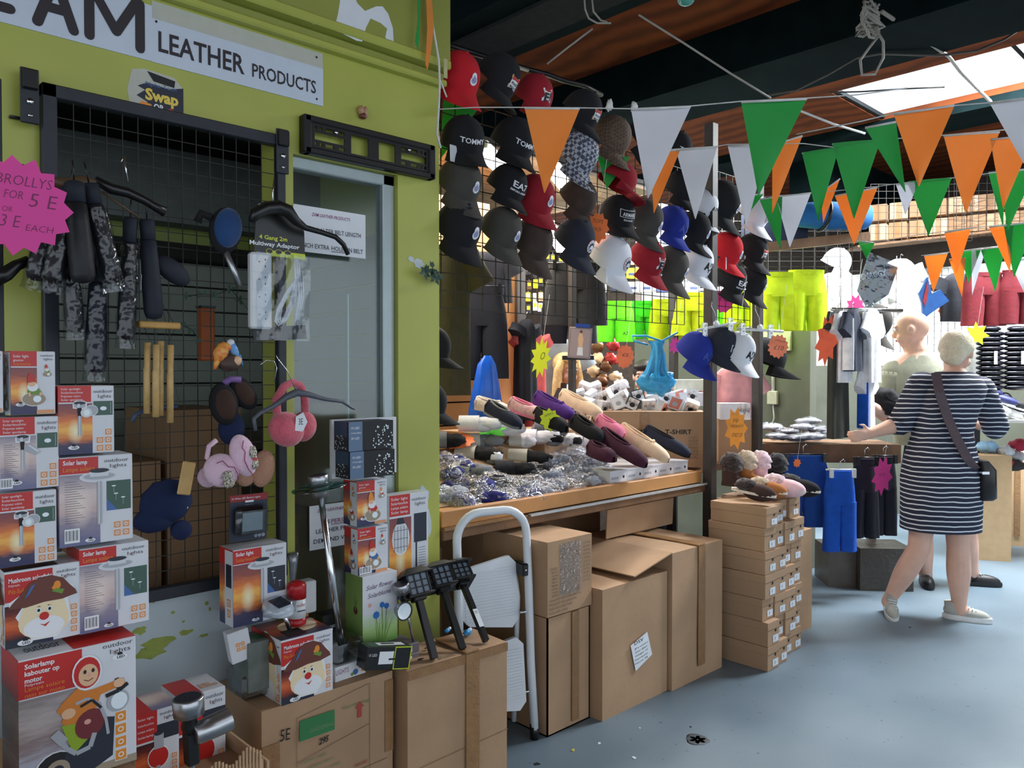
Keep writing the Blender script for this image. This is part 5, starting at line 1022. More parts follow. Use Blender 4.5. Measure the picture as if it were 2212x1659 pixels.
star_card('price_card', 'blank white jagged card lying on the middle carton', T(PZ(805, 1432, .508)) @ RZ(-20) @ RX(90) @ Matrix.Scale(1, 4), .042, .034, 11, PAPER, [], sx=1.2)
SKYB = flat('sky_blue_plastic', (50, 150, 214), .35)
for lb, px, py, s in (('small light blue twisted wrapper, left of two on the taped carton', 967, 1366, .8), ('light blue and white folded wrapper, right of two on the taped carton', 1010, 1370, 1.15)):
    p = PZ(px, py, .512); r = thing('wrapper', lb, 'wrapper', A(p, 20)); m = MB(); m.ball((0, 0, .008), (.02 * s, .01 * s, .009 * s), SKYB, lump=.5, seed=s * 9); m.build('blue_film', r); m = MB(); m.ball((.012 * s, -.002, .012), (.009 * s, .006, .006 * s), PAPER, lump=.4); m.build('white_label', r)
m = MB(); m.tube([tuple(PY(x, y, 2.26)) for x, y in ((632, 1195), (634, 1215), (632, 1260), (634, 1300))], [.018, .014, .008, .012], mat('chrome_lamp_back', (150, 154, 160), .3, metal=.7), n=14); m.build('solar_lamp', None, None, 'small solar lamp post with dark cap behind the sunset light box', 'solar lamp')
# ---------------------------------------------------------------- step ladder
WHT = mat('white_enamel', (222, 228, 234), .32, var=.03, vs=9)
r = thing('step_ladder', 'white folded two step ladder with ribbed treads leaning on the counter', 'step ladder', A((1.885, 2.235, 0), -14))
def rrect_tube(m, P, w_, t_, mt): m.tube(P, w_, mt, n=8, flatz=.55)
m = MB(); wd = .305; tp = .905; le = .05
P = [(0, 0, .03)] + [(.0, le * z / tp, z) for z in (.3, .6, .78)]
cr = .10
arc = [(cr - cr * math.cos(a), le * (tp - cr + cr * math.sin(a)) / tp, tp - cr + cr * math.sin(a)) for a in [math.radians(k * 15) for k in range(7)]]
arc2 = [(wd - cr + cr * math.sin(a), le * (tp - cr + cr * math.cos(a)) / tp, tp - cr + cr * math.cos(a)) for a in [math.radians(k * 15) for k in range(7)]]
P = P + arc + arc2 + [(wd + .004, le * z / tp, z) for z in (.6, .3)] + [(wd + .012, 0, .03)]
m.tube(P, .0165, WHT, n=10); m.build('front_frame', r)
m = MB(); P2 = [(.025, le + .05, .04), (.025, le * .8 + .03, .55), (.025, .10, .66)]; m.tube(P2, .011, WHT, n=8); m.tube([(wd - .025, q[1], q[2]) for q in P2], .011, WHT, n=8); m.tube([(.025, le + .05, .12), (wd - .025, le + .05, .12)], .010, WHT, n=8); m.build('rear_frame', r)
for nm, z0, z1, yo in (('upper', .44, .69, -.02), ('lower', .13, .38, -.03)):
    m = MB(); rr = .03; x0, x1 = .03, wd - .03
    out = [(x0 + rr, z0 + .03), (x1 - rr, z0), (x1, z0 + rr), (x1, z1 - rr + .03), (x1 - rr, z1 + .03), (x0 + rr, z1 - .0), (x0, z1 - rr), (x0, z0 + rr + .03)]
    m.prism(out, 0, .022, WHT)
    for i in range(17): zz = z0 + .042 + i * (z1 - z0 - .05) / 17; m.box(x0 + .012, x1 - .012, -.003, 0, zz, zz + .0065, WHT, bev=.001)
    m.build('tread', r, T((0, le * z0 / tp + yo, 0)) @ RX(-6))
    m = MB(); m.tube([(x1 - .01, le * z0 / tp + .0, z0 + .06), (wd + .004, le * z0 / tp, z0 + .06)], .005, CHROME, n=8); m.build('hinge_pin', r)
m = MB(); m.box(wd - .03, wd - .002, .02, .10, .64, .69, BLACKP, bev=.005); m.lathe([(.006, 0), (.006, .003)], CHROME, T((wd - .016, .02, .665)) @ RX(90), 10); m.build('black_joint', r)
for x in (0, wd + .012): m = MB(); m.tube([(x, -.002, 0), (x, .005, .06)], .0185, BLACKP, n=10); m.build('rubber_foot', r)
# litter on the floor
for i, (px, py, s, mt_) in enumerate(((1238, 1622, .006, SY_), (1295, 1606, .008, PAPER), (1370, 1637, .010, PAPER), (1492, 1570, .005, INK), (1160, 1650, .012, INK), (1752, 1270, .01, PAPER), (1382, 1573, .005, PAPER), (1965, 1355, .008, INK), (1470, 1482, .012, CARDL))):
    p = PZ(px, py, .0005); m = MB(); m.prism([(-s, -s * .6), (s * .8, -s * .7), (s, s * .3), (-s * .4, s * .7)], 0, .0015 if mt_ is not SY_ else .006, mt_)
    m.build('litter', None, T(p) @ RZ(i * 37) @ RX(90), ('yellow crumb on the floor before the ladder', 'small white paper square on the blue floor', 'torn white paper sliver near the bottom edge of the floor', 'tiny black speck on the floor below the labelled carton', 'dark curled scrap on the floor at the bottom by the cartons', 'white fleck on the floor beside the shoe box stack', 'white crumb on the floor by the labelled carton', 'black speck on the floor left of the sandy trainers', 'brown scrap under the edge of the plain carton')[i], 'litter')
m = MB(); p = PZ(1507, 1598, .0)
rnd = random.Random(8)
for k in range(6):
    a = k * 1.05; m.lathe([(.022 + .012 * rnd.random(), 0), (.02, .0008)], flat('floor_stain', (72, 80, 86), .4), T(p + Vector((math.cos(a) * .022, math.sin(a) * .022, 0))), 14)
m.build('floor_stain', None, None, 'dark grey blotch on the blue floor in front of the cartons', 'stain')
# ---------------------------------------------------------------- counter of the clothes stall
def pieces(name, label, cat, parts, M=None, group=None):
    r_ = thing(name, label, cat, M, group)
    for nm, mb in parts: mb.build(nm, r_)
    return r_
def bx(*a, **k): m = MB(); m.box(*a, **k); return m
m1 = bx(1.9, 3.70, 2.39, 3.3, .86, .90, WOOD); m2 = bx(1.885, 3.68, 2.355, 2.388, .845, .908, WOOD, bev=.003); m3 = bx(1.885, 3.70, 2.345, 2.42, .795, .838, WOODD, bev=.004); m4 = bx(2.35, 3.72, 2.335, 2.352, .832, .842, mat('metal_strip', (200, 204, 206), .35, metal=.3))
m5 = bx(3.30, 3.34, 2.6, 2.64, 0, .86, BLACKM); m6 = bx(1.95, 1.99, 3.0, 3.04, 0, .86, BLACKM); m7 = bx(1.886, 2.3, 2.34, 2.425, .835, .846, TAPE)
pieces('counter', 'long wooden stall counter with raised front board and metal edge strip', 'counter', (('table_top', m1), ('front_board', m2), ('lower_board', m3), ('metal_strip', m4), ('leg', m5), ('leg', m6), ('tape', m7)))
r = pieces('riser_board', 'cardboard slope under the socks on the counter', 'display board', (('slope', MB().add([(1.92, 2.46, .903), (2.9, 2.46, .903), (2.9, 2.98, 1.07), (1.92, 2.98, 1.07), (1.92, 2.98, .903), (2.9, 2.98, .903)], [(0, 1, 2, 3), (3, 2, 5, 4), (0, 3, 4), (1, 5, 2), (0, 4, 5, 1)], CARD)),))
pieces('rear_counter', 'second counter behind the right end of the first, under the t-shirt cartons', 'counter', (('table_top', bx(3.74, 4.7, 2.5, 3.0, .86, .90, WOODD)), ('leg', bx(3.76, 3.8, 2.6, 2.64, 0, .86, BLACKM)), ('leg', bx(4.62, 4.66, 2.9, 2.94, 0, .86, BLACKM))))
POST = mat('stall_post', (58, 54, 52), .5, var=.15)
def post(label, px, d, w_, z1=3.3, z0=0):
    p = PD(px, 800, d); m = MB(); m.box(-w_ / 2, w_ / 2, -w_ / 2, w_ / 2, z0, z1, POST, bev=.003); m.box(-w_ * .62, w_ * .62, -w_ * .6, w_ * .6, z0, z0 + .02, POST)
    return m.build('stall_post', None, A((p.x, p.y, 0)), label, 'post')
post('thick dark steel post at the right end of the counter', 1534, 4.27, .055, 2.78)
post('dark steel post right of the white cap, behind the shoe boxes', 1636, 4.75, .05, 2.6, 0)
post('thin dark post in front of the blonde woman', 1236, 4.55, .036, 2.62, .86)
post('thin grey post at the hat rail behind the green shorts', 1455, 5.6, .05, 2.62)
# wire grids
def grid_panel(label, M, w_, h_, nx, nz, t=.0035, mt=None):
    m = MB(); mt = mt or MESH
    for i in range(nx + 1): x = w_ * i / nx; m.box(x - t / 2, x + t / 2, -t / 2, t / 2, 0, h_, mt)
    for i in range(nz + 1): z = h_ * i / nz; m.box(0, w_, t / 2, t * 1.5, z - t / 2, z + t / 2, mt)
    return m.build('wire_grid', None, M, label, 'wire grid')
grid_panel('wire grid carrying the caps over the counter', A((1.9, 2.47, 1.70)), 1.78, .85, 24, 12)
grid_panel('wire grid carrying the caps right of the dark steel post', A((3.76, 2.43, 1.68)), .55, .9, 8, 13)
grid_panel('wire grid behind the neon shorts', F(1110, 650, 6.6), 2.9, .75, 30, 9)
grid_panel('wire grid above the yellow shorts on the grey wall', F(1655, 640, 5.7), .62, .5, 7, 7)
grid_panel('wire grid in front of stored cartons high at the right', F(1880, 520, 7.0), .9, .5, 13, 8)
grid_panel('wire grid high at the far right among boxes', F(2060, 510, 7.2), .9, .55, 12, 8)
grid_panel('wire grid by the man carrying black goods', F(1900, 760, 6.6), .8, .7, 14, 12)
# strip lights
LAMP = flat('tube_light', (255, 252, 244), .5, emis=9)
for i, (x0, y0, x1, y1, z) in enumerate(((1040, 325, 1105, 385, 2.56), (1178, 345, 1260, 452, 2.56), (1125, 470, 1150, 540, 2.55), (1188, 490, 1215, 545, 2.5), (1385, 470, 1435, 455, 2.56), (1490, 455, 1540, 440, 2.56), (1290, 505, 1360, 498, 2.4))):
    a = PZ(x0, y0, z); b = PZ(x1, y1, z); L_ = min((b - a).length, 1.2); dr = (b - a).normalized(); R = dr.to_track_quat('X', 'Z').to_matrix().to_4x4()
    r = thing('strip_light', ('bright strip light left, above the grey badge cap', 'long bright strip light between the orange pennant and the check cap', 'bright strip light above the brown cap', 'small bright strip light right of the brown cap', 'bright strip light behind the armani lettered cap', 'bright strip light behind the blue cap', 'far strip light behind the white goose cap')[i].replace('armani lettered', 'boxed lettering'), 'strip light', T(a) @ R)
    m = MB(); m.box(0, L_, -.03, .03, .012, .05, WHITEP); m.build('housing', r); m = MB(); m.box(.02, L_ - .02, -.05, .05, -.012, .012, LAMP, bev=.008); m.build('tube', r)
# ---------------------------------------------------------------- goods on the counter
def hp(px, py, lift=0):
    r = ray(px, py); t = (.905 - .7872 - HZ) / (r.z - .32 * r.y); t = t if 0 < t * r.y < 2.95 else 2.95 / r.y; return O + r * t + Vector((0, 0, lift + .008))
def fab(name, rgb, **k): return mat(name, rgb, .95, **k)
SBLK = fab('sock_black', (22, 22, 26)); SWHT = fab('sock_white', (232, 232, 236), var=.03, bump=.2); SGRY = fab('sock_grey', (120, 122, 128)); SNVY = fab('bag_navy', (36, 40, 110), var=.25, vs=30); BAND = flat('pale_band', (196, 190, 180), .5)
BAGF = film('poly_bag', (232, 236, 244), .60, 60, 1.2)
def poly_bag(label, px, py, w_, col, seed, n=4, h=.03):
    w_ *= 1.35; h = .036; r_ = thing('poly_bag', label, 'bagged clothes', frame(hp(px, py), seed * 37 % 50 - 25, 12), 'bagged clothes heaped on the counter'); m = MB(); rnd = random.Random(seed)
    for i in range(n): m.ball((rnd.uniform(-.35, .35) * w_, rnd.uniform(-.2, .2) * w_, rnd.uniform(-.2, .3) * h), (w_ * rnd.uniform(.2, .3), w_ * .2, h * rnd.uniform(.5, .8)), col, lump=.5, seed=seed + i, n=12, k=8)
    m.build('folded_clothes', r_); m = MB(); m.ball((0, 0, 0), (w_ * .58, w_ * .42, h * 1.05), BAGF, lump=.45, seed=seed, n=20, k=12); m.build('clear_bag', r_)
GREYB = fab('bag_silver_grey', (150, 156, 170), var=.25, vs=40); TXTB = fab('bag_black', (30, 30, 38), var=.3, vs=60)
for i, (px, py, w_, col, lb) in enumerate(((972, 1000, .11, SNVY, 'navy bagged clothes at the left end of the heap, upper'), (962, 1028, .10, SNVY, 'navy folded clothes bag at the left end by the pillar'), (1010, 1052, .15, SNVY, 'shiny dark blue bag in front of the heap'), (965, 1072, .12, GREYB, 'grey clear bag at the very left front of the counter'),
    (1040, 1072, .14, SNVY, 'dark blue bag lying at the front board left'), (1000, 1090, .10, SNVY, 'small dark blue bag touching the front board'), (1100, 1052, .14, TXTB, 'black printed bag in the middle of the front row'), (1085, 1078, .12, SNVY, 'blue black bag on the front board, centre'), (1140, 1048, .12, TXTB, 'black bag beside the grey clear bags'),
    (1180, 1030, .13, GREYB, 'silver clear bag, left one in the front right group'), (1225, 1015, .14, GREYB, 'silver clear bag below the white socks'), (1275, 1005, .12, GREYB, 'silver clear bag beside the maroon slipper'), (1170, 1062, .13, GREYB, 'silver clear bag on the front board'), (1215, 1052, .13, GREYB, 'silver clear bag right on the front board'), (1262, 1040, .12, GREYB, 'silver clear bag left of the white slipper boxes'), (1190, 1000, .13, GREYB, 'silver clear bag under the long white sock pack'), (1150, 1022, .12, TXTB, 'black printed bag behind the silver bags'), (1060, 1040, .12, TXTB, 'black printed bag between the blue ones'), (1240, 985, .13, GREYB, 'silver clear bag under the white socks by the maroon slipper'), (1130, 1075, .11, SNVY, 'dark blue bag end at the front board beside the silver ones'), (1300, 1022, .10, GREYB, 'small silver bag against the nearest white slipper box'), (985, 1012, .12, SNVY, 'navy bagged clothes between the grey pack and the pillar'))): poly_bag(lb, px, py, w_, col, i + 1)
def sock_bundle(label, px, py, w_, band, sock, yaw=0, toes=None):
    w_ *= 1.2; r_ = thing('sock_pack', label, 'socks', frame(hp(px, py), yaw, 10), 'sock packs on the counter'); h = .035
    m = MB(); m.ball((0, 0, 0), (w_ * .5, .05, h), sock, lump=.25, n=18, k=10, seed=px); m.ball((w_ * .25, -.01, .006), (w_ * .26, .045, h * .8), sock, lump=.4, n=14, k=8, seed=py); m.build('socks', r_)
    m = MB(); n = 12
    m.grid(lambda u, v: (-w_ * .42 + v * w_ * .42, .058 * math.cos(u * math.pi * 2), .004 + h * 1.12 * math.sin(u * math.pi * 2)), n * 2, 2, band); m.build('paper_band', r_)
    if toes: m = MB(); m.ball((w_ * .4, -.03, .0), (w_ * .16, .03, .022), toes, lump=.3, seed=3); m.ball((w_ * .36, -.035, -.02), (w_ * .15, .03, .016), SGRY, lump=.3); m.build('toe_tips', r_)
for a in (('grey banded sock pack with black and white toes, centre left', 1030, 985, .20, BAND, SBLK, -10, SWHT), ('black sock pack right of the black and white one', 1140, 992, .19, BAND, SBLK, -6, None), ('dark sock pack below the grey banded one', 1020, 1022, .17, BAND, SGRY, -12, None), ('black sock pack at the centre front', 1110, 1018, .18, TXTB, SBLK, 4, None),
          ('long white sock pack with black toes, centre', 1160, 948, .22, SWHT, SWHT, -8, SBLK), ('white sock pack with black toes beside the centre one', 1215, 952, .17, SWHT, SWHT, -12, SBLK), ('white sock pack with black toes by the maroon slipper', 1262, 955, .16, SWHT, SWHT, -14, SBLK), ('grey pack with pale band behind the orange card', 1035, 958, .2, BAND, SGRY, 8, None), ('grey ribbed sock pack above the white ones', 1185, 928, .16, SGRY, SGRY, 3, SBLK),
          ('folded white towel pack left of the green card', 1035, 920, .2, SWHT, SWHT, 0, None), ('second folded white towel pack right of the green card', 1098, 930, .15, SWHT, SWHT, 10, None), ('grey and black pack at the left end behind the orange card', 965, 955, .15, SGRY, SBLK, 5, None), ('white sock pack under the yellow card', 1125, 958, .13, BAND, SWHT, 3, None)): sock_bundle(*a)
# white slipper boxes along the edge
def white_box(i):
    m = MB(); w_, d_, h_ = .13, .24, .062; m.box(0, w_, 0, d_, 0, h_ - .006, WBOX); m.box(-.002, w_ + .002, -.003, d_, h_ - .006, h_, WBOX); c = CV(m, (0, 0, 0), (w_, 0, 0), (0, 0, h_)); c.ell(.8, .45, .055, .12, INK, 2); c.rect(.06, .3, .5, .5, PSIL, 1); return m
for i, lb in enumerate(('nearest white slipper box, half under the silver bags', 'second white slipper box along the counter edge', 'middle white slipper box along the counter edge', 'fourth white slipper box along the counter edge', 'farthest white slipper box, under the navy slipper')):
    white_box(i).build('slipper_box', None, A((2.96 + i * .138, 2.405 + .004 * i, .901)), lb, 'slipper box', 'white slipper boxes along the counter edge')
    if i: white_box(i).build('slipper_box', None, A((2.97 + i * .138, 2.66, .901)), lb.replace('counter edge', 'back row').replace('farthest', 'farthest rear').replace('navy slipper', 'navy slipper heel'), 'slipper box', 'white slipper boxes in the back row')
def slipper(label, M, col, lining, L=.25, bow=None, gem=False, pat=None):
    r_ = thing('slipper', label, 'slipper', M, 'slippers on display'); m = MB(); N = 20; Wd = .047
    def wid(u): return Wd * (.62 + .38 * math.sin(min(1, u * 1.15) * math.pi * .75)) * (1 if u < .85 else math.sqrt(max(.02, 1 - ((u - .85) / .155) ** 2)))
    def sole(u, v): x = -L / 2 + u * L; return (x, (v * 2 - 1) * wid(u) * 1.06, -.001)
    m.grid(sole, N, 4, lining); m.grid(lambda u, v: (-L / 2 + u * L, (v * 2 - 1) * wid(u) * 1.06, -.012), N, 4, lining, flip=True)
    m.grid(lambda u, v: (-L / 2 + u * L, wid(u) * 1.06, -.012 + v * .013), N, 1, lining); m.grid(lambda u, v: (-L / 2 + u * L, -wid(u) * 1.06, -.012 + v * .013), N, 1, lining); m.build('sole', r_)
    def H(u): return .058 - .012 * math.sin(u * math.pi) if u < .6 else .047 * math.sqrt(max(0, 1 - ((u - .6) / .42) ** 2)) + .003
    def op(u): return 100 if u < .08 else (72 if u < .5 else 72 + (178 - 72) * min(1, (u - .5) / .12))
    def up(u, v, k=1.0, lift=0):
        a = math.radians(-90 + (op(u)) * 1.0 * v) ; return (-L / 2 + u * L, 0, 0)
    m = MB()
    for sgn in (-1, 1):
        def f(u, v, sgn=sgn):
            top = min(op(u), 90) if u > .5 else 62; a = math.radians(v * (90 if u > .56 else 60)); w0 = wid(u)
            return (-L / 2 + u * L, sgn * w0 * math.cos(a) ** .7 if a < 1.57 else 0, H(u) * math.sin(a) / (math.sin(math.radians(60)) if u <= .56 else 1))
        m.grid(f, N, 8, col)
    m.tube([(-L / 2 + .001, y * .01, z) for y, z in ((-2, 0), (-3, .03), (-1, .058), (1, .058), (3, .03), (2, 0))], .006, col, n=6); m.build('upper', r_)
    m = MB(); m.grid(lambda u, v: (-L / 2 + .006 + u * L * .56, (v * 2 - 1) * wid(u * .56) * .86, .006), 8, 3, lining); rim = []
    for k in range(25):
        a = 2 * math.pi * k / 24; u = .30 - .28 * math.cos(a); rim.append((-L / 2 + u * L, wid(u) * .58 * math.sin(a), H(u) + .002))
    m.tube(rim, .0055, lining, n=7, closed=True); m.build('lining', r_)
    if bow: m = MB(); m.ball((L * .10, .012, .052), (.008, .014, .006), bow); m.ball((L * .10, -.012, .052), (.008, .014, .006), bow); m.tube([(L * .1, 0, .052), (L * .16, .014, .05)], .0022, bow, n=5); m.tube([(L * .1, 0, .052), (L * .16, -.014, .05)], .0022, bow, n=5); m.build('bow', r_)
    if gem:
        m = MB(); rnd = random.Random(2)
        for k in range(9): m.ball((L * (.18 + .04 * math.cos(k)), .02 * math.sin(k * 2.1), .044), (.004, .0035, .003), PGLOW, n=6, k=4)
        m.build('beads', r_)
    return r_
CRM_ = fab('suede_cream', (226, 196, 166)); PUR_ = fab('suede_purple', (84, 44, 130)); NVY_ = fab('felt_navy', (28, 32, 52)); MAR_ = fab('velvet_maroon', (66, 26, 48)); PNK_ = fab('felt_pink', (232, 130, 160)); PPT = mat('pink_patterned', (224, 180, 180), .9, rgb2=(200, 150, 156), vs=60); BK_ = fab('felt_black', (18, 18, 22)); WFL = fab('white_fleece', (232, 220, 206), bump=.6, bs=120)
for lb, px, py, d, yaw, rl, col, lin_, bow, gem, L in (('maroon velvet slipper with white beads on the white boxes', 1345, 975, 3.90, -42, 24, MAR_, MAR_, None, True, .30), ('cream suede moccasin with a bow, middle of the front row', 1390, 965, 4.05, -32, 26, CRM_, CRM_, CRM_, False, .30), ('navy felt slipper with beads at the right end of the front row', 1440, 962, 4.2, -28, 22, NVY_, BK_, None, True, .27), ('pink felt slipper half hidden behind the maroon one', 1318, 930, 4.05, -30, 20, PNK_, PNK_, None, False, .16),
    ('small black slipper with a bead left of the pink one', 1270, 935, 3.98, -40, 22, BK_, BK_, None, True, .20), ('dark maroon slipper partner low beside the silver bags', 1300, 985, 3.85, -50, 10, MAR_, MAR_, None, True, .16), ('purple suede moccasin with a bow behind the yellow card', 1198, 885, 4.15, -32, 20, PUR_, PUR_, PUR_, False, .25), ('cream suede moccasin without bow, top of the slipper display', 1255, 880, 4.4, -30, 20, CRM_, CRM_, None, False, .27), ('pink patterned slipper left of the purple one', 1140, 893, 4.1, -32, 14, PPT, PNK_, None, False, .22),
    ('navy slipper with beads at the left of the upper row', 1088, 905, 3.95, -36, 20, NVY_, SGRY, None, True, .22), ('white fleece lined shoe, leftmost of the upper row', 1066, 886, 4.2, -24, 8, WFL, WFL, WFL, False, .2), ('black slipper under the yellow card', 1190, 915, 4.0, -40, 14, BK_, BK_, None, False, .2)): slipper(lb, F(px, py, d, yaw, 0, rl), col, lin_, L, bow, gem)
# card boxes under the upper row, price stars on the counter
carton('carton', 'open brown carton behind the white towels on the counter', 2.62, 3.02, 3.0, 3.3, .905, 1.13, CARD, tape=False, seed=30)
carton('carton', 'brown carton under the purple slipper', 3.04, 3.55, 2.92, 3.25, .905, 1.12, CARDL, tape=False, seed=31)
m = MB(); 
star_card('price_card', 'neon yellow star card reading APERS 10 before the purple slipper', F(1188, 907, 3.95, 10, 0, -20), .062, .048, 10, NEONY, [('APERS', -.4, .35, .2, .9), ('10', -.1, -.35, .5, .6)], sx=.85)
star_card('price_card', 'neon green card lying among the white towels', T(hp(1060, 945, .03)) @ frame((0, 0, 0), 10, -52, -12), .075, .045, 7, NEONG, [('BRAS', -.3, .1, .2, .7)], sx=1.2)
star_card('price_card', 'neon orange card lying flat at the left end of the counter', T(hp(985, 968, .03)) @ frame((0, 0, 0), -6, -68, 8), .085, .075, 12, NEONO, [], sx=1.1)
# cartons with t-shirts behind
def ex_ts(m, w, d, h):
    c = CV(m, (0, -.004, 0), (w, 0, 0), (0, 0, h)); c.text("MEN'S    T-SHIRT", .33, .60, .085, INK, w=.52, l=4, bold=.02)
    for i in range(7): c.text(('COL', 'SIZE', 'QTY', 'NO', 'KGS', 'PCS', 'EA')[i], .82, .52 - i * .06, .04, INKF, w=.09, l=4)
    c.rect(.36, 0, .44, 1, TAPE, 3)
carton('carton', "carton printed MEN'S T-SHIRT behind the navy slipper", 0, .58, 0, .3, 0, .31, CARD, tape=False, extra=ex_ts, seed=33, M=frame(PD(1302, 1008, 4.42), -4))
carton('carton', 'brown carton right of the steel post holding boxed goods', 0, .22, 0, .3, 0, .28, CARD, tape=False, seed=34, M=frame(PD(1552, 1005, 4.75), 0))
# heap of small underwear boxes
BOXG = ramp_uv('printed_grey_model', [(0, (236, 236, 238)), (.4, (210, 208, 210)), (.55, (120, 110, 110)), (.7, (200, 190, 186)), (1, (240, 240, 242))], nz=.2, nsx=4, nsy=4)
rnd = random.Random(11); k = 0
for j in range(3):
    for i in range(10):
        px = 1215 + i * 31 + rnd.uniform(-8, 8) + j * 6; py = 876 - j * 17 + rnd.uniform(-4, 4)
        if j == 2 and i in (4, 5, 9): continue
        Mx = F(px, py, 4.55 + .12 * j, rnd.uniform(-50, 50), rnd.uniform(-25, 30), rnd.uniform(-35, 35)); m = MB(); a, b_, c_ = .055, .022, .075
        col = flat('box_salmon', (216, 130, 110), .5) if k in (7, 8, 18) else (BOXG if k % 4 else PWHITE); m.box(-a / 2 - .01, a / 2 + .01, -b_, b_, -c_ / 2, c_ / 2, WBOX if k % 5 else flat('box_dark', (44, 44, 50))); cv = CV(m, (-a / 2 - .01, -b_, -c_ / 2), (a + .02, 0, 0), (0, 0, c_)); cv.rect(.08, .08, .92, .92, col, 1); cv.ell(.5, .42, .22, .18, INK if k % 2 else PSIL, 2)
        m.build('underwear_box', None, Mx, 'small boxed underwear pack lying in the heap on the t-shirt carton', 'boxed underwear', 'small underwear boxes heaped on the cartons'); k += 1
m = MB(); m.box(-.09, .09, -.05, .05, -.035, .035, mat('cream_box', (216, 212, 190), .6), bev=.002); m.build('long_box', None, F(1482, 832, 4.8, 10), 'long cream box on top of the boxed goods left of the steel post', 'box')
m = MB(); m.box(-.08, .09, -.05, .05, -.04, .04, WBOX, bev=.002); m.build('long_box', None, F(1485, 862, 4.7, 2), 'white box with clear window under the long cream box', 'box')
m = MB(); m.ball((0, 0, 0), (.05, .03, .035), SWHT, lump=.6); m.build('white_cloth', None, F(1340, 832, 4.9), 'crumpled white cloth on top of the underwear boxes', 'cloth')
m = MB(); m.box(-.09, .09, -.06, .06, -.05, .05, WBOX, bev=.002); cv = CV(m, (-.09, -.06, -.05), (.18, 0, 0), (0, 0, .1)); cv.rect(.6, .0, .98, 1, BOXG, 1); m.build('printed_box', None, F(1583, 888, 4.78), 'white printed box standing on the carton right of the steel post', 'box')
star_card('price_card', 'orange flame shaped card about zip slippers hanging over the fur slippers', F(1590, 925, 4.3, 0), .12, .085, 9, mat('orange_card', (250, 160, 50), .6), [('zip', -.3, .3, .2, .5), ('slippers', -.5, .05, .16, 1.1), ('ONLY 20', -.4, -.4, .2, .9)], sx=.52)
# fur boots and slippers on the shoe boxes
FUR = {}
def furm(n, c): return mat(n, c, 1, var=.15, vs=50, bump=.9, bs=130, sheen=.4)
FB_, FC_, FP_, FK_ = furm('fur_brown', (52, 38, 36)), furm('fur_cream', (206, 186, 160)), furm('fur_pink', (238, 206, 214)), furm('fur_black', (20, 20, 24))
S1, S2, S3, S4 = fab('suede_brown', (64, 44, 40)), fab('suede_tan', (172, 110, 60)), fab('suede_pink', (240, 196, 204)), fab('suede_black', (22, 22, 26))
def fur_slipper(label, px, py, d, up, fur, s=1, yaw=-35):
    r_ = thing('fur_slipper', label, 'fur slipper', F(px, py, d, yaw, 0, 6), 'fur trimmed slippers on the shoe boxes'); m = MB()
    m.loft([(-.0, 0, -.01, .125 * s, .045 * s), (0, 0, .002, .125 * s, .045 * s)], WFL, pw=.9); m.build('sole', r_); m = MB(); m.ball((.03 * s, 0, .0), (.095 * s, .045 * s, .048 * s), up, n=18); m.build('upper', r_)
    m = MB(); m.ball((-.045 * s, 0, .03 * s), (.062 * s, .042 * s, .035 * s), fur, lump=.35, n=20, k=12); m.build('fur_collar', r_); m = MB(); m.box(.015 * s, .035 * s, -.012, .012, .043 * s, .05 * s, mat('gold_tag', (210, 196, 150), .4), RY(20)); m.build('tag', r_)
for a in (('dark brown fur slipper, nearest on the shoe boxes', 1628, 1062, 3.88, S1, FB_, .9), ('tan slipper with cream fur between brown and pink', 1656, 1056, 4.0, S2, FC_, .85), ('pale pink fur slipper on the shoe boxes', 1690, 1052, 4.02, S3, FP_, .95), ('black fur slipper at the right end of the row', 1722, 1052, 4.08, S4, FK_, .95)): fur_slipper(*a)
for lb, px, py, d, up, fur in (('tall dark brown fur boot at the back left of the slippers', 1578, 1020, 4.15, S1, FB_), ('tan boot with cream fur cuff behind the slippers', 1610, 1015, 4.2, S2, FC_), ('pink boot with fluffy pink cuff behind the slippers', 1640, 1015, 4.25, S3, FP_), ('black fur boot behind the black slipper', 1676, 1020, 4.3, S4, FK_)):
    r_ = thing('fur_boot', lb, 'fur boot', F(px, py, d, -30), 'fur boots behind the slippers'); m = MB(); m.loft([(.03, 0, -.07, .08, .04), (.03, 0, -.04, .075, .04), (0, 0, -.02, .045, .04), (0, 0, .05, .045, .042)], up, n=18); m.build('shaft', r_)
    m = MB(); m.ball((0, 0, .06), (.055, .05, .045), fur, lump=.35, n=20, k=12); m.ball((.01, 0, .025), (.05, .046, .03), fur, lump=.3, n=16, k=8); m.build('fur_cuff', r_)
# ---------------------------------------------------------------- baseball caps
RXc, RYc, Hc = .080, .092, .118
def capsurf(x, z, off=.0012):
    s = math.sqrt(max(0, 1 - (max(z, 0) / Hc) ** 2.6)); q = s * s - (x / RXc) ** 2
    return (x, -RYc * math.sqrt(max(q, .0)) - off, z)
def cap_text(m, t, cx, cz, h, mt, w=None, bold=.02, off=.0032, skew=0):
    vs, fs, x0, x1, y0, y1 = text_data(t, bold); ky = h / .73; kx = (w / (x1 - x0)) if w else ky
    m.add([capsurf(cx + (x - (x0 + x1) / 2) * kx + y * ky * skew, cz + (y - .365) * ky, off) for x, y in vs], fs, mt)
def cap_patch(m, pts, mt, off):
    n = len(pts); cx = sum(p[0] for p in pts) / n; cz = sum(p[1] for p in pts) / n; P = []
    for k in (1, .5): P += [(cx + (x - cx) * k, cz + (z - cz) * k) for x, z in pts]
    P.append((cx, cz)); F_ = [(i, (i + 1) % n, n + (i + 1) % n, n + i) for i in range(n)] + [(n + i, n + (i + 1) % n, 2 * n) for i in range(n)]
    m.add([capsurf(x, z, off + .001) for x, z in P], F_, mt)
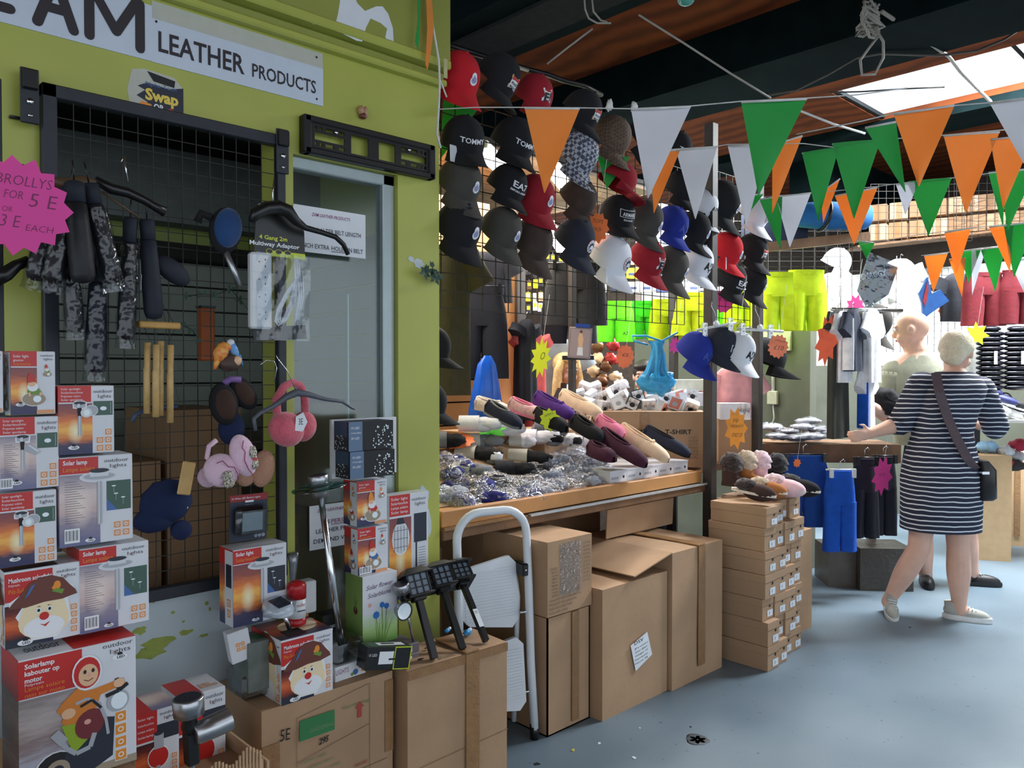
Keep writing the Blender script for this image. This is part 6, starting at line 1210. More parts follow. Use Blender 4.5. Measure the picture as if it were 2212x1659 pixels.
def ellp(cx, cz, rx, rz, n=16): return [(cx + rx * math.cos(2 * math.pi * i / n), cz + rz * math.sin(2 * math.pi * i / n)) for i in range(n)]
EW, EB = flat('embroidery_white', (228, 230, 236), .7), flat('embroidery_navy', (40, 50, 90), .7); ER = flat('embroidery_red', (190, 50, 50), .7); EGY = flat('embroidery_grey_blue', (140, 150, 190), .7)
def emblem(kind, dark=True):
    m = MB(); W1 = EW if dark else INK
    if kind == 'badge':
        cap_patch(m, ellp(.012, .052, .017, .015), EW, .0016); cap_patch(m, ellp(.012, .066, .012, .013), EW, .0019); cap_patch(m, ellp(.012, .055, .012, .010), EGY, .0024); cap_text(m, 'W', .012, .066, .010, EGY, .011, off=.0042)
    elif kind == 'tommy': cap_text(m, 'TOMMY', 0.0, .048, .018, EW, .098)
    elif kind == 'ea': cap_text(m, 'EA7', 0.0, .060, .024, EW, .075); cap_text(m, 'EMPORIO ARMANI', 0, .036, .008, EW, .085)
    elif kind == 'armani':
        cap_text(m, 'ARMANI', 0, .058, .016, EW, .066); cap_text(m, 'EXCHANGE', 0, .034, .008, EW, .05)
        for z in (.044, .074): cap_patch(m, [(-.042 + i * .0084, z) for i in range(11)] + [(.042 - i * .0084, z + .002) for i in range(11)], EW, .0018)
        for x in (-.043, .041): cap_patch(m, [(x, .044), (x + .002, .044), (x + .002, .076), (x, .076)], EW, .0018)
    elif kind in ('ax', 'axblue'): mt = INK if kind == 'ax' else flat('embroidery_blue', (60, 80, 170), .7); cap_text(m, 'A|X', .0, .055, .036, mt, .07, bold=.03)
    elif kind == 'axbox': cap_patch(m, [(-.026, .04), (.026, .04), (.026, .074), (-.026, .074)], EW, .0016); cap_patch(m, [(-.023, .043), (.023, .043), (.023, .071), (-.023, .071)], INK, .0022); cap_text(m, 'A|X', 0, .057, .018, EW, .036, off=.0042)
    elif kind == 'fila': cap_patch(m, [(-.026, .034), (.024, .034), (.024, .084), (-.026, .084)], EW, .0016); cap_text(m, 'F', -.006, .055, .032, INK, .024, bold=.05, off=.004); cap_patch(m, [(.010, .039), (.017, .039), (.017, .075), (.010, .075)], INK, .0026); cap_patch(m, [(-.02, .076), (.018, .076), (.018, .081), (-.02, .081)], ER, .003)
    elif kind == 'patch':
        cap_patch(m, [(-.024, .03), (.024, .03), (.024, .078), (-.024, .078)], flat('gold_thread', (190, 160, 100), .6), .0014); cap_patch(m, [(-.021, .033), (.021, .033), (.021, .075), (-.021, .075)], EW, .002); cap_patch(m, [(-.021, .062), (.021, .062), (.021, .075), (-.021, .075)], ER, .0026)
        cap_text(m, 'KNZ', 0, .054, .009, INK, .034, off=.0042); cap_text(m, 'BOO', 0, .040, .008, INK, .036, off=.0042)
    elif kind == 'goose':
        cap_patch(m, ellp(.008, .056, .025, .026, 24), ER, .0014); cap_patch(m, ellp(.008, .056, .0235, .0245, 24), EW, .0019); cap_patch(m, ellp(.008, .056, .0155, .016, 20), EB, .0026); cap_patch(m, [(-.004, .044), (.02, .044), (.018, .058), (.008, .064), (-.002, .058)], EW, .0032)
        for i in range(12): a = i * math.pi / 6; cap_patch(m, ellp(.008 + .0195 * math.cos(a), .056 + .0203 * math.sin(a), .0022, .0022, 6), EB, .0026)
    return m
CROWN = {}
def cap_meshes(col, under):
    k = col.name
    if k not in CROWN:
        m = MB(); n = 32; K = 11
        def f(u, v):
            a = u * 2 * math.pi; z = Hc * (math.sin(v * math.pi / 2)) ; s = math.sqrt(max(0, 1 - (z / Hc) ** 2.6)); g = 1 + .012 * abs(math.sin(a * 3)) * (s)
            return (RXc * s * math.cos(a) * g, RYc * s * math.sin(a) * g, z)
        m.grid(f, n, K, col); m.ball((0, 0, Hc), (.007, .007, .005), col, n=8, k=6); cr = m.build('crown', data_only=True)
        def fv(u, v, dz=0):
            a = math.radians(-155 + 130 * u); x = math.cos(a) * RXc * 1.0; y = math.sin(a) * RYc; e = math.sin(u * math.pi) ** .55; ext = v * .086 * e
            return (x * (1 + .05 * v), y - ext, .003 - v * .016 - .034 * (x / RXc) ** 2 * v + dz)
        m = MB(); m.grid(lambda u, v: fv(u, v), 18, 6, col); m.grid(lambda u, v: fv(u, v, -.004), 18, 6, under, flip=True); m.tube([fv(i / 18, 1, -.002) for i in range(19)], .0022, col, n=5); vi = m.build('visor', data_only=True)
        CROWN[k] = (cr, vi)
    return CROWN[k]
EMB = {}
def cap(label, px, py, Y, col, kind=None, yaw=32, pitch=42, roll=0, s=1.0, tag=None, d=None, group='baseball caps hanging over the counter', dark=True):
    p = PD(px, py, d) if d else PY(px, py, Y); M = frame(p, yaw + 12, pitch, roll, s) @ T((0, .02, -.055)); r_ = thing('baseball_cap', label, 'cap', M, group)
    cr, vi = cap_meshes(col, col); link('crown', cr, r_); link('visor', vi, r_)
    if kind:
        if kind not in EMB: EMB[kind] = emblem(kind).build('emblem', data_only=True)
        link('emblem', EMB[kind], r_)
    m = MB(); m.tube([(-.03, RYc * .95, .0), (0, RYc * 1.02, -.004), (.03, RYc * .95, .0)], .005, col, n=6); m.build('back_strap', r_)
    if tag: m = MB(); m.box(-.018, .018, 0, .001, -.03, .03, tag, RZ(20)); m.build('price_tag', r_, T((-.07, -.085, -.005)) @ RX(-pitch))
CB, CR, CR2, CG, CN, CW, CBL, CBR = fab('cap_black', (24, 25, 30), var=.05), fab('cap_red', (196, 26, 40), var=.04), fab('cap_dark_red', (150, 24, 40), var=.04), fab('cap_olive_grey', (70, 68, 64), var=.05), fab('cap_navy', (40, 44, 58), var=.05), fab('cap_white', (228, 230, 238), var=.02), fab('cap_royal_blue', (34, 52, 150), var=.04), fab('cap_brown', (66, 54, 48), var=.15)
def checkm(name, c1, c2, sc_=70):
    m = bpy.data.materials.new(name); m.use_nodes = True; nt = m.node_tree; b = nt.nodes['Principled BSDF']; b.inputs['Roughness'].default_value = .8; tc = nt.nodes.new('ShaderNodeTexCoord'); ck = nt.nodes.new('ShaderNodeTexChecker'); ck.inputs['Scale'].default_value = sc_; ck.inputs[1].default_value = L3(c1); ck.inputs[2].default_value = L3(c2)
    nt.links.new(tc.outputs['Object'], ck.inputs[0]); nt.links.new(ck.outputs[0], b.inputs['Base Color']); return m
CK = checkm('cap_grey_check', (170, 176, 190), (70, 76, 92)); CKB = checkm('cap_brown_check', (104, 84, 68), (78, 64, 54), 90)
HY = 2.36
CL = [('bright red cap with pale badge at the top left of the cap wall', 1000, 155, CR, 'badge', 28, 40, 0, 1.08), ('black cap with square red white patch, second in the top row', 1092, 160, CB, 'patch', 36, 46, 14, 1.08), ('dark red cap with F patch in the top row', 1165, 196, CR2, 'fila', 30, 38, 0, .98),
 ('black cap with patch right of the first orange pennant', 1272, 232, CB, 'patch', 36, 44, 6, 1.05), ('brown checked cap behind the first white pennant', 1335, 290, CKB, None, 36, 48, 0, 1.1), ('black cap with large white five letter name, left of two', 1008, 290, CB, 'tommy', 20, 30, -2, 1.06), ('black cap with large white name, partly behind the first orange pennant', 1122, 295, CB, 'tommy', 26, 36, 8, 1.1),
 ('grey checked cap right of the first orange pennant', 1262, 328, CK, None, 38, 50, 4, 1.15), ('red cap seen from the side left of the white pennant', 1350, 382, CR2, None, 55, 30, 20, 1.0), ('olive grey cap with badge below the left cap with the white name', 1005, 385, CG, 'badge', 32, 42, 0, 1.06), ('black cap with three large white characters, left of the first orange pennant tip', 1108, 392, CB, 'ea', 26, 34, 12, 1.0),
 ('red cap behind the tip of the first orange pennant', 1165, 418, CR2, 'badge', 30, 38, 0, 1.1), ('dark brown cap under the grey checked cap', 1262, 425, CBR, None, 38, 50, 0, 1.0), ('black cap with boxed lettering left of the white pennant tip', 1342, 455, CB, 'armani', 20, 30, 0, 1.05), ('black cap with badge at the left, above the hanging shorts', 1003, 482, CB, 'badge', 32, 42, 0, 1.12),
 ('dark olive cap with badge right of the black one', 1095, 490, CG, 'badge', 34, 44, 0, 1.04), ('plain dark brown cap in the lower row', 1162, 515, CBR, None, 34, 46, 0, 1.1), ('navy cap with round white emblem', 1255, 512, CN, 'goose', 34, 44, 0, 1.1), ('white cap with round navy emblem and card tag', 1332, 550, CW, 'goose', 34, 42, 0, 1.2),
 ('dark grey cap with badge below the orange pennant tip', 1405, 470, CG, 'badge', 36, 46, 0, 1.12), ('royal blue cap high behind the white pennant', 1462, 478, CBL, 'axblue', 34, 42, 0, 1.05), ('white cap behind the black badge cap by the post', 1528, 440, CW, 'ax', 36, 44, 0, 1.02), ('black cap with badge before the steel post', 1510, 490, CB, 'badge', 36, 44, 0, 1.08),
 ('large black cap high right of the steel post', 1572, 430, CB, 'badge', 38, 48, 0, 1.3), ('white cap with red panel and round emblem, highest at the right', 1640, 455, CW, 'goose', 36, 44, 0, 1.15), ('dark red cap with F patch in the lowest row', 1410, 555, CR2, 'fila', 34, 42, 0, 1.1), ('dark olive cap with badge in the lowest row', 1460, 570, CG, 'badge', 36, 44, 0, 1.16), ('white cap with large black letters left of the post', 1515, 560, CW, 'ax', 32, 40, 0, 1.12),
 ('bright red cap with badge and folded card tag right of the post', 1580, 535, CR, 'badge', 36, 42, 0, 1.12), ('black cap with red white patch right of the bright red cap', 1635, 535, CB, 'patch', 34, 40, 0, 1.1), ('black cap with large white characters under the bright red cap', 1588, 600, CB, 'ea', 32, 40, 0, 1.12), ('black cap with badge at the lower right of the cap wall', 1634, 606, CB, 'badge', 36, 46, 0, 1.05),
 ('black cap with white name high up between the white pennants', 1470, 312, CB, 'tommy', 26, 34, 0, 1.0), ('black cap just left of the upper white cap', 1480, 400, CB, None, 30, 40, 0, 1.0), ('black cap end poking out behind the dark red side cap', 1400, 300, CB, None, 60, 60, 0, 1.0)]
for lb, px, py, col, kd, yw, pt, rl, s in CL: cap(lb, px, py, HY, col, kd, yw, pt, rl, s, tag=(PAPER if 'tag' in lb or 'left of two' in lb else None))
for lb, px, py, col, kd, yw, pt, s in (('royal blue cap clipped to the left white hanger', 1514, 752, CBL, 'axblue', 26, 38, 1.08), ('black cap with small boxed letters clipped behind the blue one', 1568, 738, CN, 'axbox', 30, 38, 1.02), ('white cap with large black letters clipped to the right hanger', 1606, 750, CW, 'ax', 26, 38, 1.02)): cap(lb, px, py, 0, col, kd, yw, pt, 0, s, d=4.0 if px != 1572 else 4.12, group='caps clipped to the white hangers')
cap('black cap in the shade right of the white clipped cap', 1668, 762, 0, CB, 'badge', 70, 20, 0, 1.4, d=5.0)
cap('dark olive cap hanging left of the bald man', 1903, 690, 0, CG, None, 36, 44, 0, 1.25, d=5.2)
cap('white baseball cap high on the bright stall', 1818, 560, 0, CW, None, 30, 30, 0, 1.3, d=6.6)
def clip_hanger(label, x0, y0, x1, y1, d, clips):
    r_ = thing('clip_hanger', label, 'hanger'); a, b = PD(x0, y0, d), PD(x1, y1, d); m = MB(); m.tube([tuple(a), tuple(b)], .007, WHITEP, n=8); c = (a + b) / 2; m.ball(tuple(c + Vector((0, 0, .012))), (.022, .012, .018), WHITEP); m.build('bar', r_)
    m = MB(); m.tube([tuple(c + Vector((0, 0, .02))), tuple(c + Vector((-.01, 0, .06))), tuple(c + Vector((-.03, 0.01, .10))), tuple(c + Vector((-.03, .01, .13)))], .002, CHROME, n=6); m.build('hook', r_)
    for t in clips: q = a.lerp(b, t); m = MB(); m.box(-.012, .012, -.012, .012, -.04, .03, film('clear_clip', (235, 238, 240), .3, 40, .4)); m.box(-.010, .010, -.008, .008, -.035, .0, WHITEP, RX(8)); m.build('clip', r_, frame(q, 0))
clip_hanger('white clip hanger holding the blue and black caps', 1505, 713, 1590, 697, 3.98, (.2, .85)); clip_hanger('white clip hanger holding the white cap and an orange card', 1592, 710, 1692, 716, 3.98, (.12, .72))
for a in (('salmon orange star card reading 10 clipped to the right white hanger', 1681, 748, 3.96, .062, .052, 14, mat('salmon_card', (255, 140, 100), .6), [('ONE', -.4, .4, .15, .5), ('SIZE', .1, .35, .15, .5), ('£10', -.4, -.3, .4, .9)], .85), ('orange star card beside the blue carrier bag', 1350, 770, 4.6, .072, .062, 12, mat('orange_star_card', (255, 130, 84), .6), [('£5', -.3, 0, .3, .6)], .75), ('neon yellow star card left of the blonde woman', 1168, 772, 4.6, .12, .078, 11, NEONY, [('O', -.1, -.1, .4, .4)], .5),
          ('neon orange card hanging among the caps left of the white cap', 1290, 492, 3.7, .075, .06, 10, NEONO, [('TOPS', -.5, .3, .25, .9), ('EACH', -.3, -.2, .25, .6)], .75), ('neon pink card between the bag and blue cap', 1458, 746, 4.7, .055, .035, 8, NEONP, [], .7), ('pink card reading 12 under the red cap', 1562, 650, 4.9, .075, .065, 11, NEONP, [('£12', -.4, 0, .4, .9)], .9), ('yellow card reading 15 behind the clipped black cap', 1597, 708, 4.4, .045, .036, 8, NEONY, [('£15', -.4, 0, .5, 1.0)], 1),
          ('neon pink star card on the black shorts', 1906, 1028, 4.85, .125, .085, 9, NEONP, [('£10', -.3, 0, .15, .5)], .5), ('long orange flame card on the clothes rail', 1786, 735, 4.75, .16, .11, 9, mat('orange_red_card', (255, 104, 60), .6), [], .42), ('yellow jagged card above the blonde hair at the right', 2110, 722, 5.6, .09, .05, 7, NEONY, [], 1.0), ('small orange card beside the blue and red pack', 2038, 668, 5.9, .065, .05, 9, NEONO, [], .6), ('pink card behind the clothes rail', 1848, 662, 5.6, .09, .06, 9, NEONP, [], .8), ('small orange card on the blue shorts', 1722, 1000, 4.85, .03, .022, 8, NEONO, [], .8)):
    lb, px, py, d, r1, r2, n_, mt_, ln, sx = a; star_card('price_card', lb, F(px, py, d, 0, 0, 8), r1, r2, n_, mt_, ln, sx=sx, thread=.25)
cap('black cap poking out behind the shop pillar at the left of the stall', 944, 738, 2.75, CB, None, 60, 20, 0, 1.0)
cap('black cap low behind the shop pillar beside the plank wall', 936, 858, 2.8, CB, None, 60, 20, 0, 1.0)
# ---------------------------------------------------------------- garments
def cloth(name, rgb, **k): return mat(name, rgb, .9, bump=.15, bs=40, **k)
def shorts(label, M, w_, h_, mt, group=None, cat='shorts', amp=.10, hang=None, logo=None, drape=.05, seed=0):
    r_ = thing('shorts', label, cat, M, group); m = MB(); hw = w_ / 2
    m.loft([(0, 0, 0, hw * .86, drape * .8), (0, 0, -h_ * .08, hw * .84, drape * .8), (0, 0, -h_ * .25, hw * .95, drape), (0, 0, -h_ * .42, hw * 1.0, drape)], mt, n=30, amp=amp, seed=seed, pw=.8)
    for s in (-1, 1): m.loft([(s * hw * .48, 0, -h_ * .38, hw * .52, drape), (s * hw * .52, 0, -h_ * .7, hw * .52, drape), (s * hw * .56, 0, -h_, hw * .5, drape * 1.05)], mt, n=22, amp=amp * 1.6, freq=4, seed=seed + s, pw=.85)
    m.build('fabric', r_); m = MB(); m.loft([(0, 0, .004, hw * .88, drape * .84), (0, 0, -h_ * .07, hw * .87, drape * .84)], mt, n=40, amp=.02, freq=18); m.build('waistband', r_)
    if hang: m = MB(); m.tube([(-hw * .9, 0, .01), (hw * .9, 0, .01)], .006, hang, n=6); m.tube([(0, 0, .01), (0, 0, .06), (.02, 0, .075), (.03, 0, .06)], .002, CHROME, n=5); [m.box(s * hw * .7 - .01, s * hw * .7 + .01, -.05, -.03, -.035, .02, hang) for s in (-1, 1)]; m.build('hanger', r_)
    if logo: m = MB(); c = CV(m, (hw * .3, -drape * 1.35, -h_ * .85), (hw * .5, 0, 0), (0, 0, h_ * .12)); c.text(logo, .1, .1, .7, INK, l=1); m.build('logo', r_)
    return r_
def shirt(label, M, w_, h_, mt, group=None, d=.05, sleeve=.18, stripe=None, hook=True, seed=0, name='t_shirt', cat='t-shirt'):
    r_ = thing(name, label, cat, M, group); m = MB(); hw = w_ / 2
    m.loft([(0, 0, 0, hw * .32, d * .6), (0, 0, -.02, hw * .62, d * .8), (0, 0, -.06, hw * .95, d), (0, 0, -h_ * .4, hw, d), (0, 0, -h_, hw * 1.04, d * 1.1)], mt, n=30, amp=.22, freq=6, seed=seed, pw=.85); m.build('body', r_)
    for s in (-1, 1):
        m = MB(); a = 62; m.loft([(0, 0, 0, .075, d * .8), (0, 0, -sleeve * .5, .07, d * .8), (0, 0, -sleeve, .078, d * .85)], mt, T((s * hw * .82, 0, -.055)) @ RY(-s * 28), n=18, amp=.1, seed=seed); m.build('sleeve', r_)
    if stripe: m = MB(); m.loft([(-hw * .98, -.004, -.06, .012, d * .9), (-hw * 1.0, -.004, -h_ * .5, .012, d), (-hw * 1.02, -.004, -h_ * .98, .012, d)], stripe, n=12); m.build('stripe', r_)
    if hook: m = MB(); m.tube([(0, 0, -.01), (0, 0, .03), (.012, 0, .045), (.022, 0, .03)], .002, CHROME, n=5); m.build('hanger_hook', r_)
    return r_
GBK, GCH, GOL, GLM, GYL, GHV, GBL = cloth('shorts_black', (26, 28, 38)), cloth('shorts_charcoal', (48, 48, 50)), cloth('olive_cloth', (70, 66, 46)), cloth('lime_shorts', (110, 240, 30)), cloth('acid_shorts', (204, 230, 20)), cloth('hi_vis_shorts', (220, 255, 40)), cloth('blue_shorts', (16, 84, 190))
shorts('large black shorts hanging before the wooden stall wall', A(PY(1040, 622, 3.45) , -40), .30, .53, GBK, amp=.06, hang=BLACKP)
shirt('charcoal top hanging above the black shorts', A(PY(1040, 545, 3.52), -42), .34, .30, GBK, sleeve=.1)
shirt('olive green jacket at the left behind the shop pillar', A(PY(965, 530, 3.2), -40), .24, .78, GOL, seed=4)
shorts('charcoal shorts hanging on the thin post', F(1243, 572, 4.7, 0), .36, .36, GCH, amp=.05, hang=BLACKP); shorts('second black shorts half behind the charcoal pair', F(1228, 618, 4.95, 0), .34, .36, GBK, amp=.05)
for lb, px, py, d, w_, h_, mt, lg in (('lime green shorts, leftmost of the neon row', 1328, 652, 5.7, .28, .29, GLM, 'A7'), ('darker lime green shorts, second of the neon row', 1392, 652, 5.75, .26, .27, cloth('green_shorts', (66, 214, 30)), None), ('acid yellow shorts, third of the neon row', 1442, 648, 5.7, .26, .29, GYL, None), ('acid yellow shorts lettered E by the steel post', 1492, 634, 5.6, .27, .30, GYL, 'E'),
    ('acid yellow shorts between the two steel posts', 1606, 632, 5.6, .27, .24, GYL, None), ('small green shorts under the pink 12 card', 1568, 652, 5.7, .2, .17, GLM, None), ('bright hi-vis yellow shorts, left of the lit pair', 1682, 590, 5.4, .25, .39, GHV, None), ('bright hi-vis yellow shorts, right of the lit pair', 1742, 585, 5.4, .28, .41, GHV, None)): shorts(lb, F(px, py, d, 0), w_, h_, mt, 'neon shorts on the wire grid', amp=.08, logo=lg, seed=px)
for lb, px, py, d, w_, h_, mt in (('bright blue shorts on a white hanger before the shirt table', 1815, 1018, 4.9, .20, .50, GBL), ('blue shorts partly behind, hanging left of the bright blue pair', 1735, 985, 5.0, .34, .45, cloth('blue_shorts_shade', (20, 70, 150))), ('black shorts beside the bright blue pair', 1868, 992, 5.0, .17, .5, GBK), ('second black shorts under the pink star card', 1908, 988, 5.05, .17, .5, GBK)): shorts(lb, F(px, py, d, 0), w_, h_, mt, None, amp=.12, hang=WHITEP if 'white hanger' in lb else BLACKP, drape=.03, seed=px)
# clothes behind the wooden post
PKR = cloth('coral_robe', (214, 92, 92)); shirt('coral pink robe with black edge left of the yellow star', F(1148, 712, 4.78, 45), .22, .60, PKR, seed=2, sleeve=.06, stripe=BKF); shirt('black robe hanging over the coral one', F(1136, 690, 4.7, 50), .13, .60, GBK, sleeve=.05)
shirt('pale grey blue shirt on a wooden hanger behind the yellow star', F(1195, 728, 5.3, 0), .34, .40, cloth('grey_blue_shirt', (150, 160, 168)))
m = MB(); m.loft([(0, 0, 0, .02, .02), (0, 0, -.05, .06, .03), (0, 0, -.3, .115, .05), (0, 0, -.36, .12, .05)], mat('blue_plastic_bag', (14, 90, 200), .3, var=.2, vs=9), n=26, amp=.3, freq=7); m.build('plastic_bag', None, A(PY(1052, 768, 3.3)), 'royal blue plastic bag hanging under the black shorts', 'plastic bag')
m = MB(); BGB = mat('light_blue_carrier', (60, 170, 230), .3, var=.12, vs=20, bump=.4, bs=20)
m.ball((0, 0, -.10), (.10, .05, .075), BGB, lump=.45, seed=5, n=26, k=16); m.loft([(.0, 0, .13, .05, .014), (.005, 0, .10, .032, .02), (.01, 0, .04, .042, .028), (.0, 0, -.03, .055, .035), (0, 0, -.08, .08, .045)], BGB, n=26, amp=.5, freq=7); m.tube([(-.05, 0, .11), (-.13, 0, .13), (-.14, 0, .16), (-.06, 0, .16), (.03, 0, .13), (.12, 0, .18)], .012, BGB, n=8, flatz=.5); r = m.build('carrier_bag', None, F(1418, 786, 4.5), 'light blue carrier bag tied by its handles above the boxes', 'plastic bag')
# small hung packs at the back of the stall
rnd = random.Random(21); PK = [flat('pack_black', (30, 30, 36)), flat('pack_white', (226, 226, 228)), flat('pack_yellow2', (246, 210, 30)), flat('pack_brown', (92, 64, 44)), flat('pack_navy', (40, 52, 100)), flat('pack_tan', (190, 150, 120)), flat('pack_red', (180, 40, 40))]
k = 0
for j in range(5):
    for i in range(8):
        px = 1128 + i * 13.5 + rnd.uniform(-2, 2); py = 560 + j * 26 + rnd.uniform(-4, 4)
        if px > 1185 and j > 1 and px < 1300: continue
        m = MB(); c1 = PK[0] if j < 2 else PK[rnd.choice((0, 1, 2, 3, 4, 5))]; m.box(-.018, .018, -.01, .01, -.04, .03, c1, bev=.003); m.box(-.012, .012, -.0115, -.0105, -.01, .02, PK[1] if j % 2 else PK[2]); m.tube([(0, 0, .03), (0, .02, .045)], .0015, CHROME, n=4)
        m.build('hanging_pack', None, F(px, py, 6.2 + rnd.uniform(-.05, .05)), 'small carded pack on the wire grid left of the charcoal shorts', 'carded pack', 'carded packs on the back grid'); k += 1
for j in range(3):
    for i in range(7):
        px = 1298 + i * 33 + rnd.uniform(-3, 3); py = 560 + j * 30; m = MB(); m.box(-.05, .05, -.015, .015, -.045, .04, PK[1] if (i + j) % 3 else PK[(i * 3 + j) % 5], bev=.004); m.box(-.03, .03, -.017, -.016, -.02, .0, PK[2] if j == 0 else PK[4]); m.build('shirt_pack', None, F(px, py, 6.4), 'folded shirt pack on the grid above the neon shorts', 'shirt pack', 'folded shirt packs above the neon shorts')
for i, (px, py, c1) in enumerate(((1290, 775, 5), (1308, 790, 3), (1282, 800, 5), (1300, 820, 3), (1320, 775, 6), (1330, 815, 5), (1275, 840, 2), (1305, 845, 3), (1290, 748, 3), (1325, 745, 6))): m = MB(); m.ball((0, 0, 0), (.05, .03, .045), mat('bag_goods_%d' % c1, ((30, 30, 36), (226, 226, 228), (240, 190, 60), (110, 66, 40), (40, 52, 100), (206, 164, 130), (170, 40, 44))[c1], .3), lump=.5, seed=i); m.build('handbag', None, F(px, py, 6.0), 'small glossy handbag on the shelf right of the blonde woman', 'handbag', 'glossy handbags on the back shelf')
m = MB(); m.box(-.065, .065, -.01, .01, -.095, .08, mat('print_panel', (150, 134, 136), .4), bev=.003); cv = CV(m, (-.065, -.0102, -.095), (.13, 0, 0), (0, 0, .175)); cv.rect(.08, .06, .92, .95, flat('print_mauve', (176, 156, 158)), 1); cv.poly([(.42, .1), (.66, .1), (.62, .45), (.64, .62), (.56, .86), (.46, .86), (.40, .62), (.44, .45)], PSKIN, 2); cv.poly([(.40, .1), (.66, .1), (.64, .36), (.42, .36)], PWHITE, 3); cv.ell(.52, .86, .06, .05, BROWN, 3)
m.box(-.03, .05, -.014, .0, .08, .10, flat('blue_clip', (30, 70, 170))); m.build('display_pack', None, F(1253, 738, 4.45, -6, 0, 4), 'clear pack showing a model in white shorts clipped on the thin post', 'pack')
m = MB(); m.box(-.11, .07, -.02, .02, -.012, .012, BLACKM); m.build('shelf_arm', None, F(1256, 773, 4.5), 'dark arm holding the model pack on the thin post', 'shelf arm')
# ---------------------------------------------------------------- shirt table, rail and goods beyond
TB = frame(PD(1645, 1270, 5.2) * 1.0, -4); TB.translation.z = 0
r = thing('shirt_table', 'dark wooden table with packed shirts before the grey wall', 'table', TB)
m = MB(); m.box(0, .9, .05, .42, .93, .96, WOODD); m.build('table_top', r); m = MB(); m.box(0, .9, .02, .05, .84, .965, WOODD, bev=.003); m.build('front_board', r)
for x in (.03, .82): m = MB(); m.box(x, x + .05, .35, .4, 0, .93, BLACKM); m.build('leg', r)
carton('carton', 'wrapped dark carton on the floor under the black shorts', 0, .34, 0, .3, 0, .28, mat('wrapped_brown', (70, 62, 54), .3, bump=.5, bs=30), tape=False, seed=41, M=frame(PZ(1858, 1276, 0), -4)); carton('carton', 'grey brown carton on the floor under the blue shorts', 0, .2, 0, .3, 0, .26, mat('wrapped_grey', (92, 84, 76), .4), tape=False, seed=42, M=frame(PZ(1790, 1268, 0), -4))
SVP = mat('shirt_pack_grey', (172, 174, 178), .4, var=.25, vs=30); SVD = mat('shirt_pack_dark', (70, 72, 78), .3, var=.4, vs=40)
for i, (px, py, mt) in enumerate(((1665, 925, SVP), (1700, 935, SVD), (1735, 925, SVP), (1770, 930, SVD), (1800, 938, SVP), (1680, 945, SVD), (1720, 948, SVD), (1755, 945, SVP), (1745, 912, SVP))): m = MB(); m.ball((0, 0, 0), (.085, .07, .022), mt, lump=.3, seed=i, n=14, k=8); m.ball((0, 0, .003), (.09, .075, .028), BAGF, lump=.4, seed=i + 3, n=14, k=8); m.build('shirt_bag', None, F(px, py - 2, 5.35 - (py - 925) * .006, i * 23 % 40 - 20), 'bagged folded shirt on the table before the grey wall', 'bagged shirt', 'bagged shirts on the dark table')
r = thing('switch_box', 'cream electrical switch box with conduit on the grey wall', 'switch box', A(PX(1706, 757, 5.46), 90)); m = MB(); CRB = mat('cream_metal', (190, 192, 172), .5); m.box(-.30, 0, 0, .03, 0, .18, CRB); r2 = m.build('box', r, RZ(180)); m = MB(); m.tube([(.14, -.02, 0), (.14, -.02, -.30)], .012, WHITEP, n=8); m.tube([(.14, -.02, -.40), (.13, -.02, -.5), (.16, -.02, -.6)], .005, WHITEP, n=6); m.build('conduit', r); m = MB(); m.box(.10, .18, -.03, 0, -.4, -.3, CRB, bev=.004); m.build('socket', r)
# rail of t-shirts
r = thing('clothes_rail', 'metal clothes rail holding the t-shirts beside the man', 'clothes rail', F(1850, 668, 5.0, 0)); m = MB(); m.tube([(-.16, 0, 0), (.34, .1, 0)], .012, CHROME, n=8); m.tube([(-.1, 0, 0), (-.1, 0, .35)], .003, CHROME, n=6); m.tube([(.3, .1, 0), (.3, .1, .35)], .003, CHROME, n=6); m.build('bar', r)
TW, TN, TG, TO = cloth('tee_white', (236, 238, 242)), cloth('tee_navy', (46, 52, 70)), cloth('tee_grey', (120, 124, 124)), cloth('tee_dark_olive', (54, 56, 50))
for i, (lb, px, py, d, w_, h_, mt, st) in enumerate((('long dark olive garment at the left of the clothes rail', 1812, 668, 4.9, .24, .80, TO, None), ('white t-shirt showing its edge on the rail', 1822, 672, 4.85, .15, .44, TW, None), ('grey t-shirt on the rail left of the navy one', 1808, 672, 4.88, .14, .3, TG, None), ('navy t-shirt with white stripe on the rail', 1842, 668, 4.82, .17, .38, TN, TW), ('grey t-shirt right of the navy one', 1872, 672, 4.95, .12, .32, TG, None), ('white t-shirt at the right of the rail', 1885, 668, 4.95, .2, .46, TW, None), ('blue edged white shirt hanging low behind the rail', 1872, 790, 5.0, .16, .4, TW, GBL))): shirt(lb, F(px, py, d, 48), w_, h_, mt, 't-shirts on the clothes rail', d=.035, stripe=st, seed=i, sleeve=.12)
# far right stall
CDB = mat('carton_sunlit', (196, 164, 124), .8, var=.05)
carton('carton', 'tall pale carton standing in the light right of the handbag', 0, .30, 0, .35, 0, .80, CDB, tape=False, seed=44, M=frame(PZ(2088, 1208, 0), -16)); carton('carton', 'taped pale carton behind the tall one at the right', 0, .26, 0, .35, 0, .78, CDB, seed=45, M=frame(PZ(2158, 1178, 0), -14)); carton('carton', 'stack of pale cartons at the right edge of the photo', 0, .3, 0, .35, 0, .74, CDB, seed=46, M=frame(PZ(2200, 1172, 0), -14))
r = thing('shoe_shelf', 'grey shelf board with shoes at the right edge', 'shelf', F(2105, 905, 6.0, -14)); m = MB(); m.box(0, .7, -.1, .3, -.02, .0, mat('pale_board', (170, 170, 168), .6)); m.build('board', r); m = MB(); m.box(.05, .1, .2, .25, -1.07, -.02, BLACKM); m.build('leg', r)
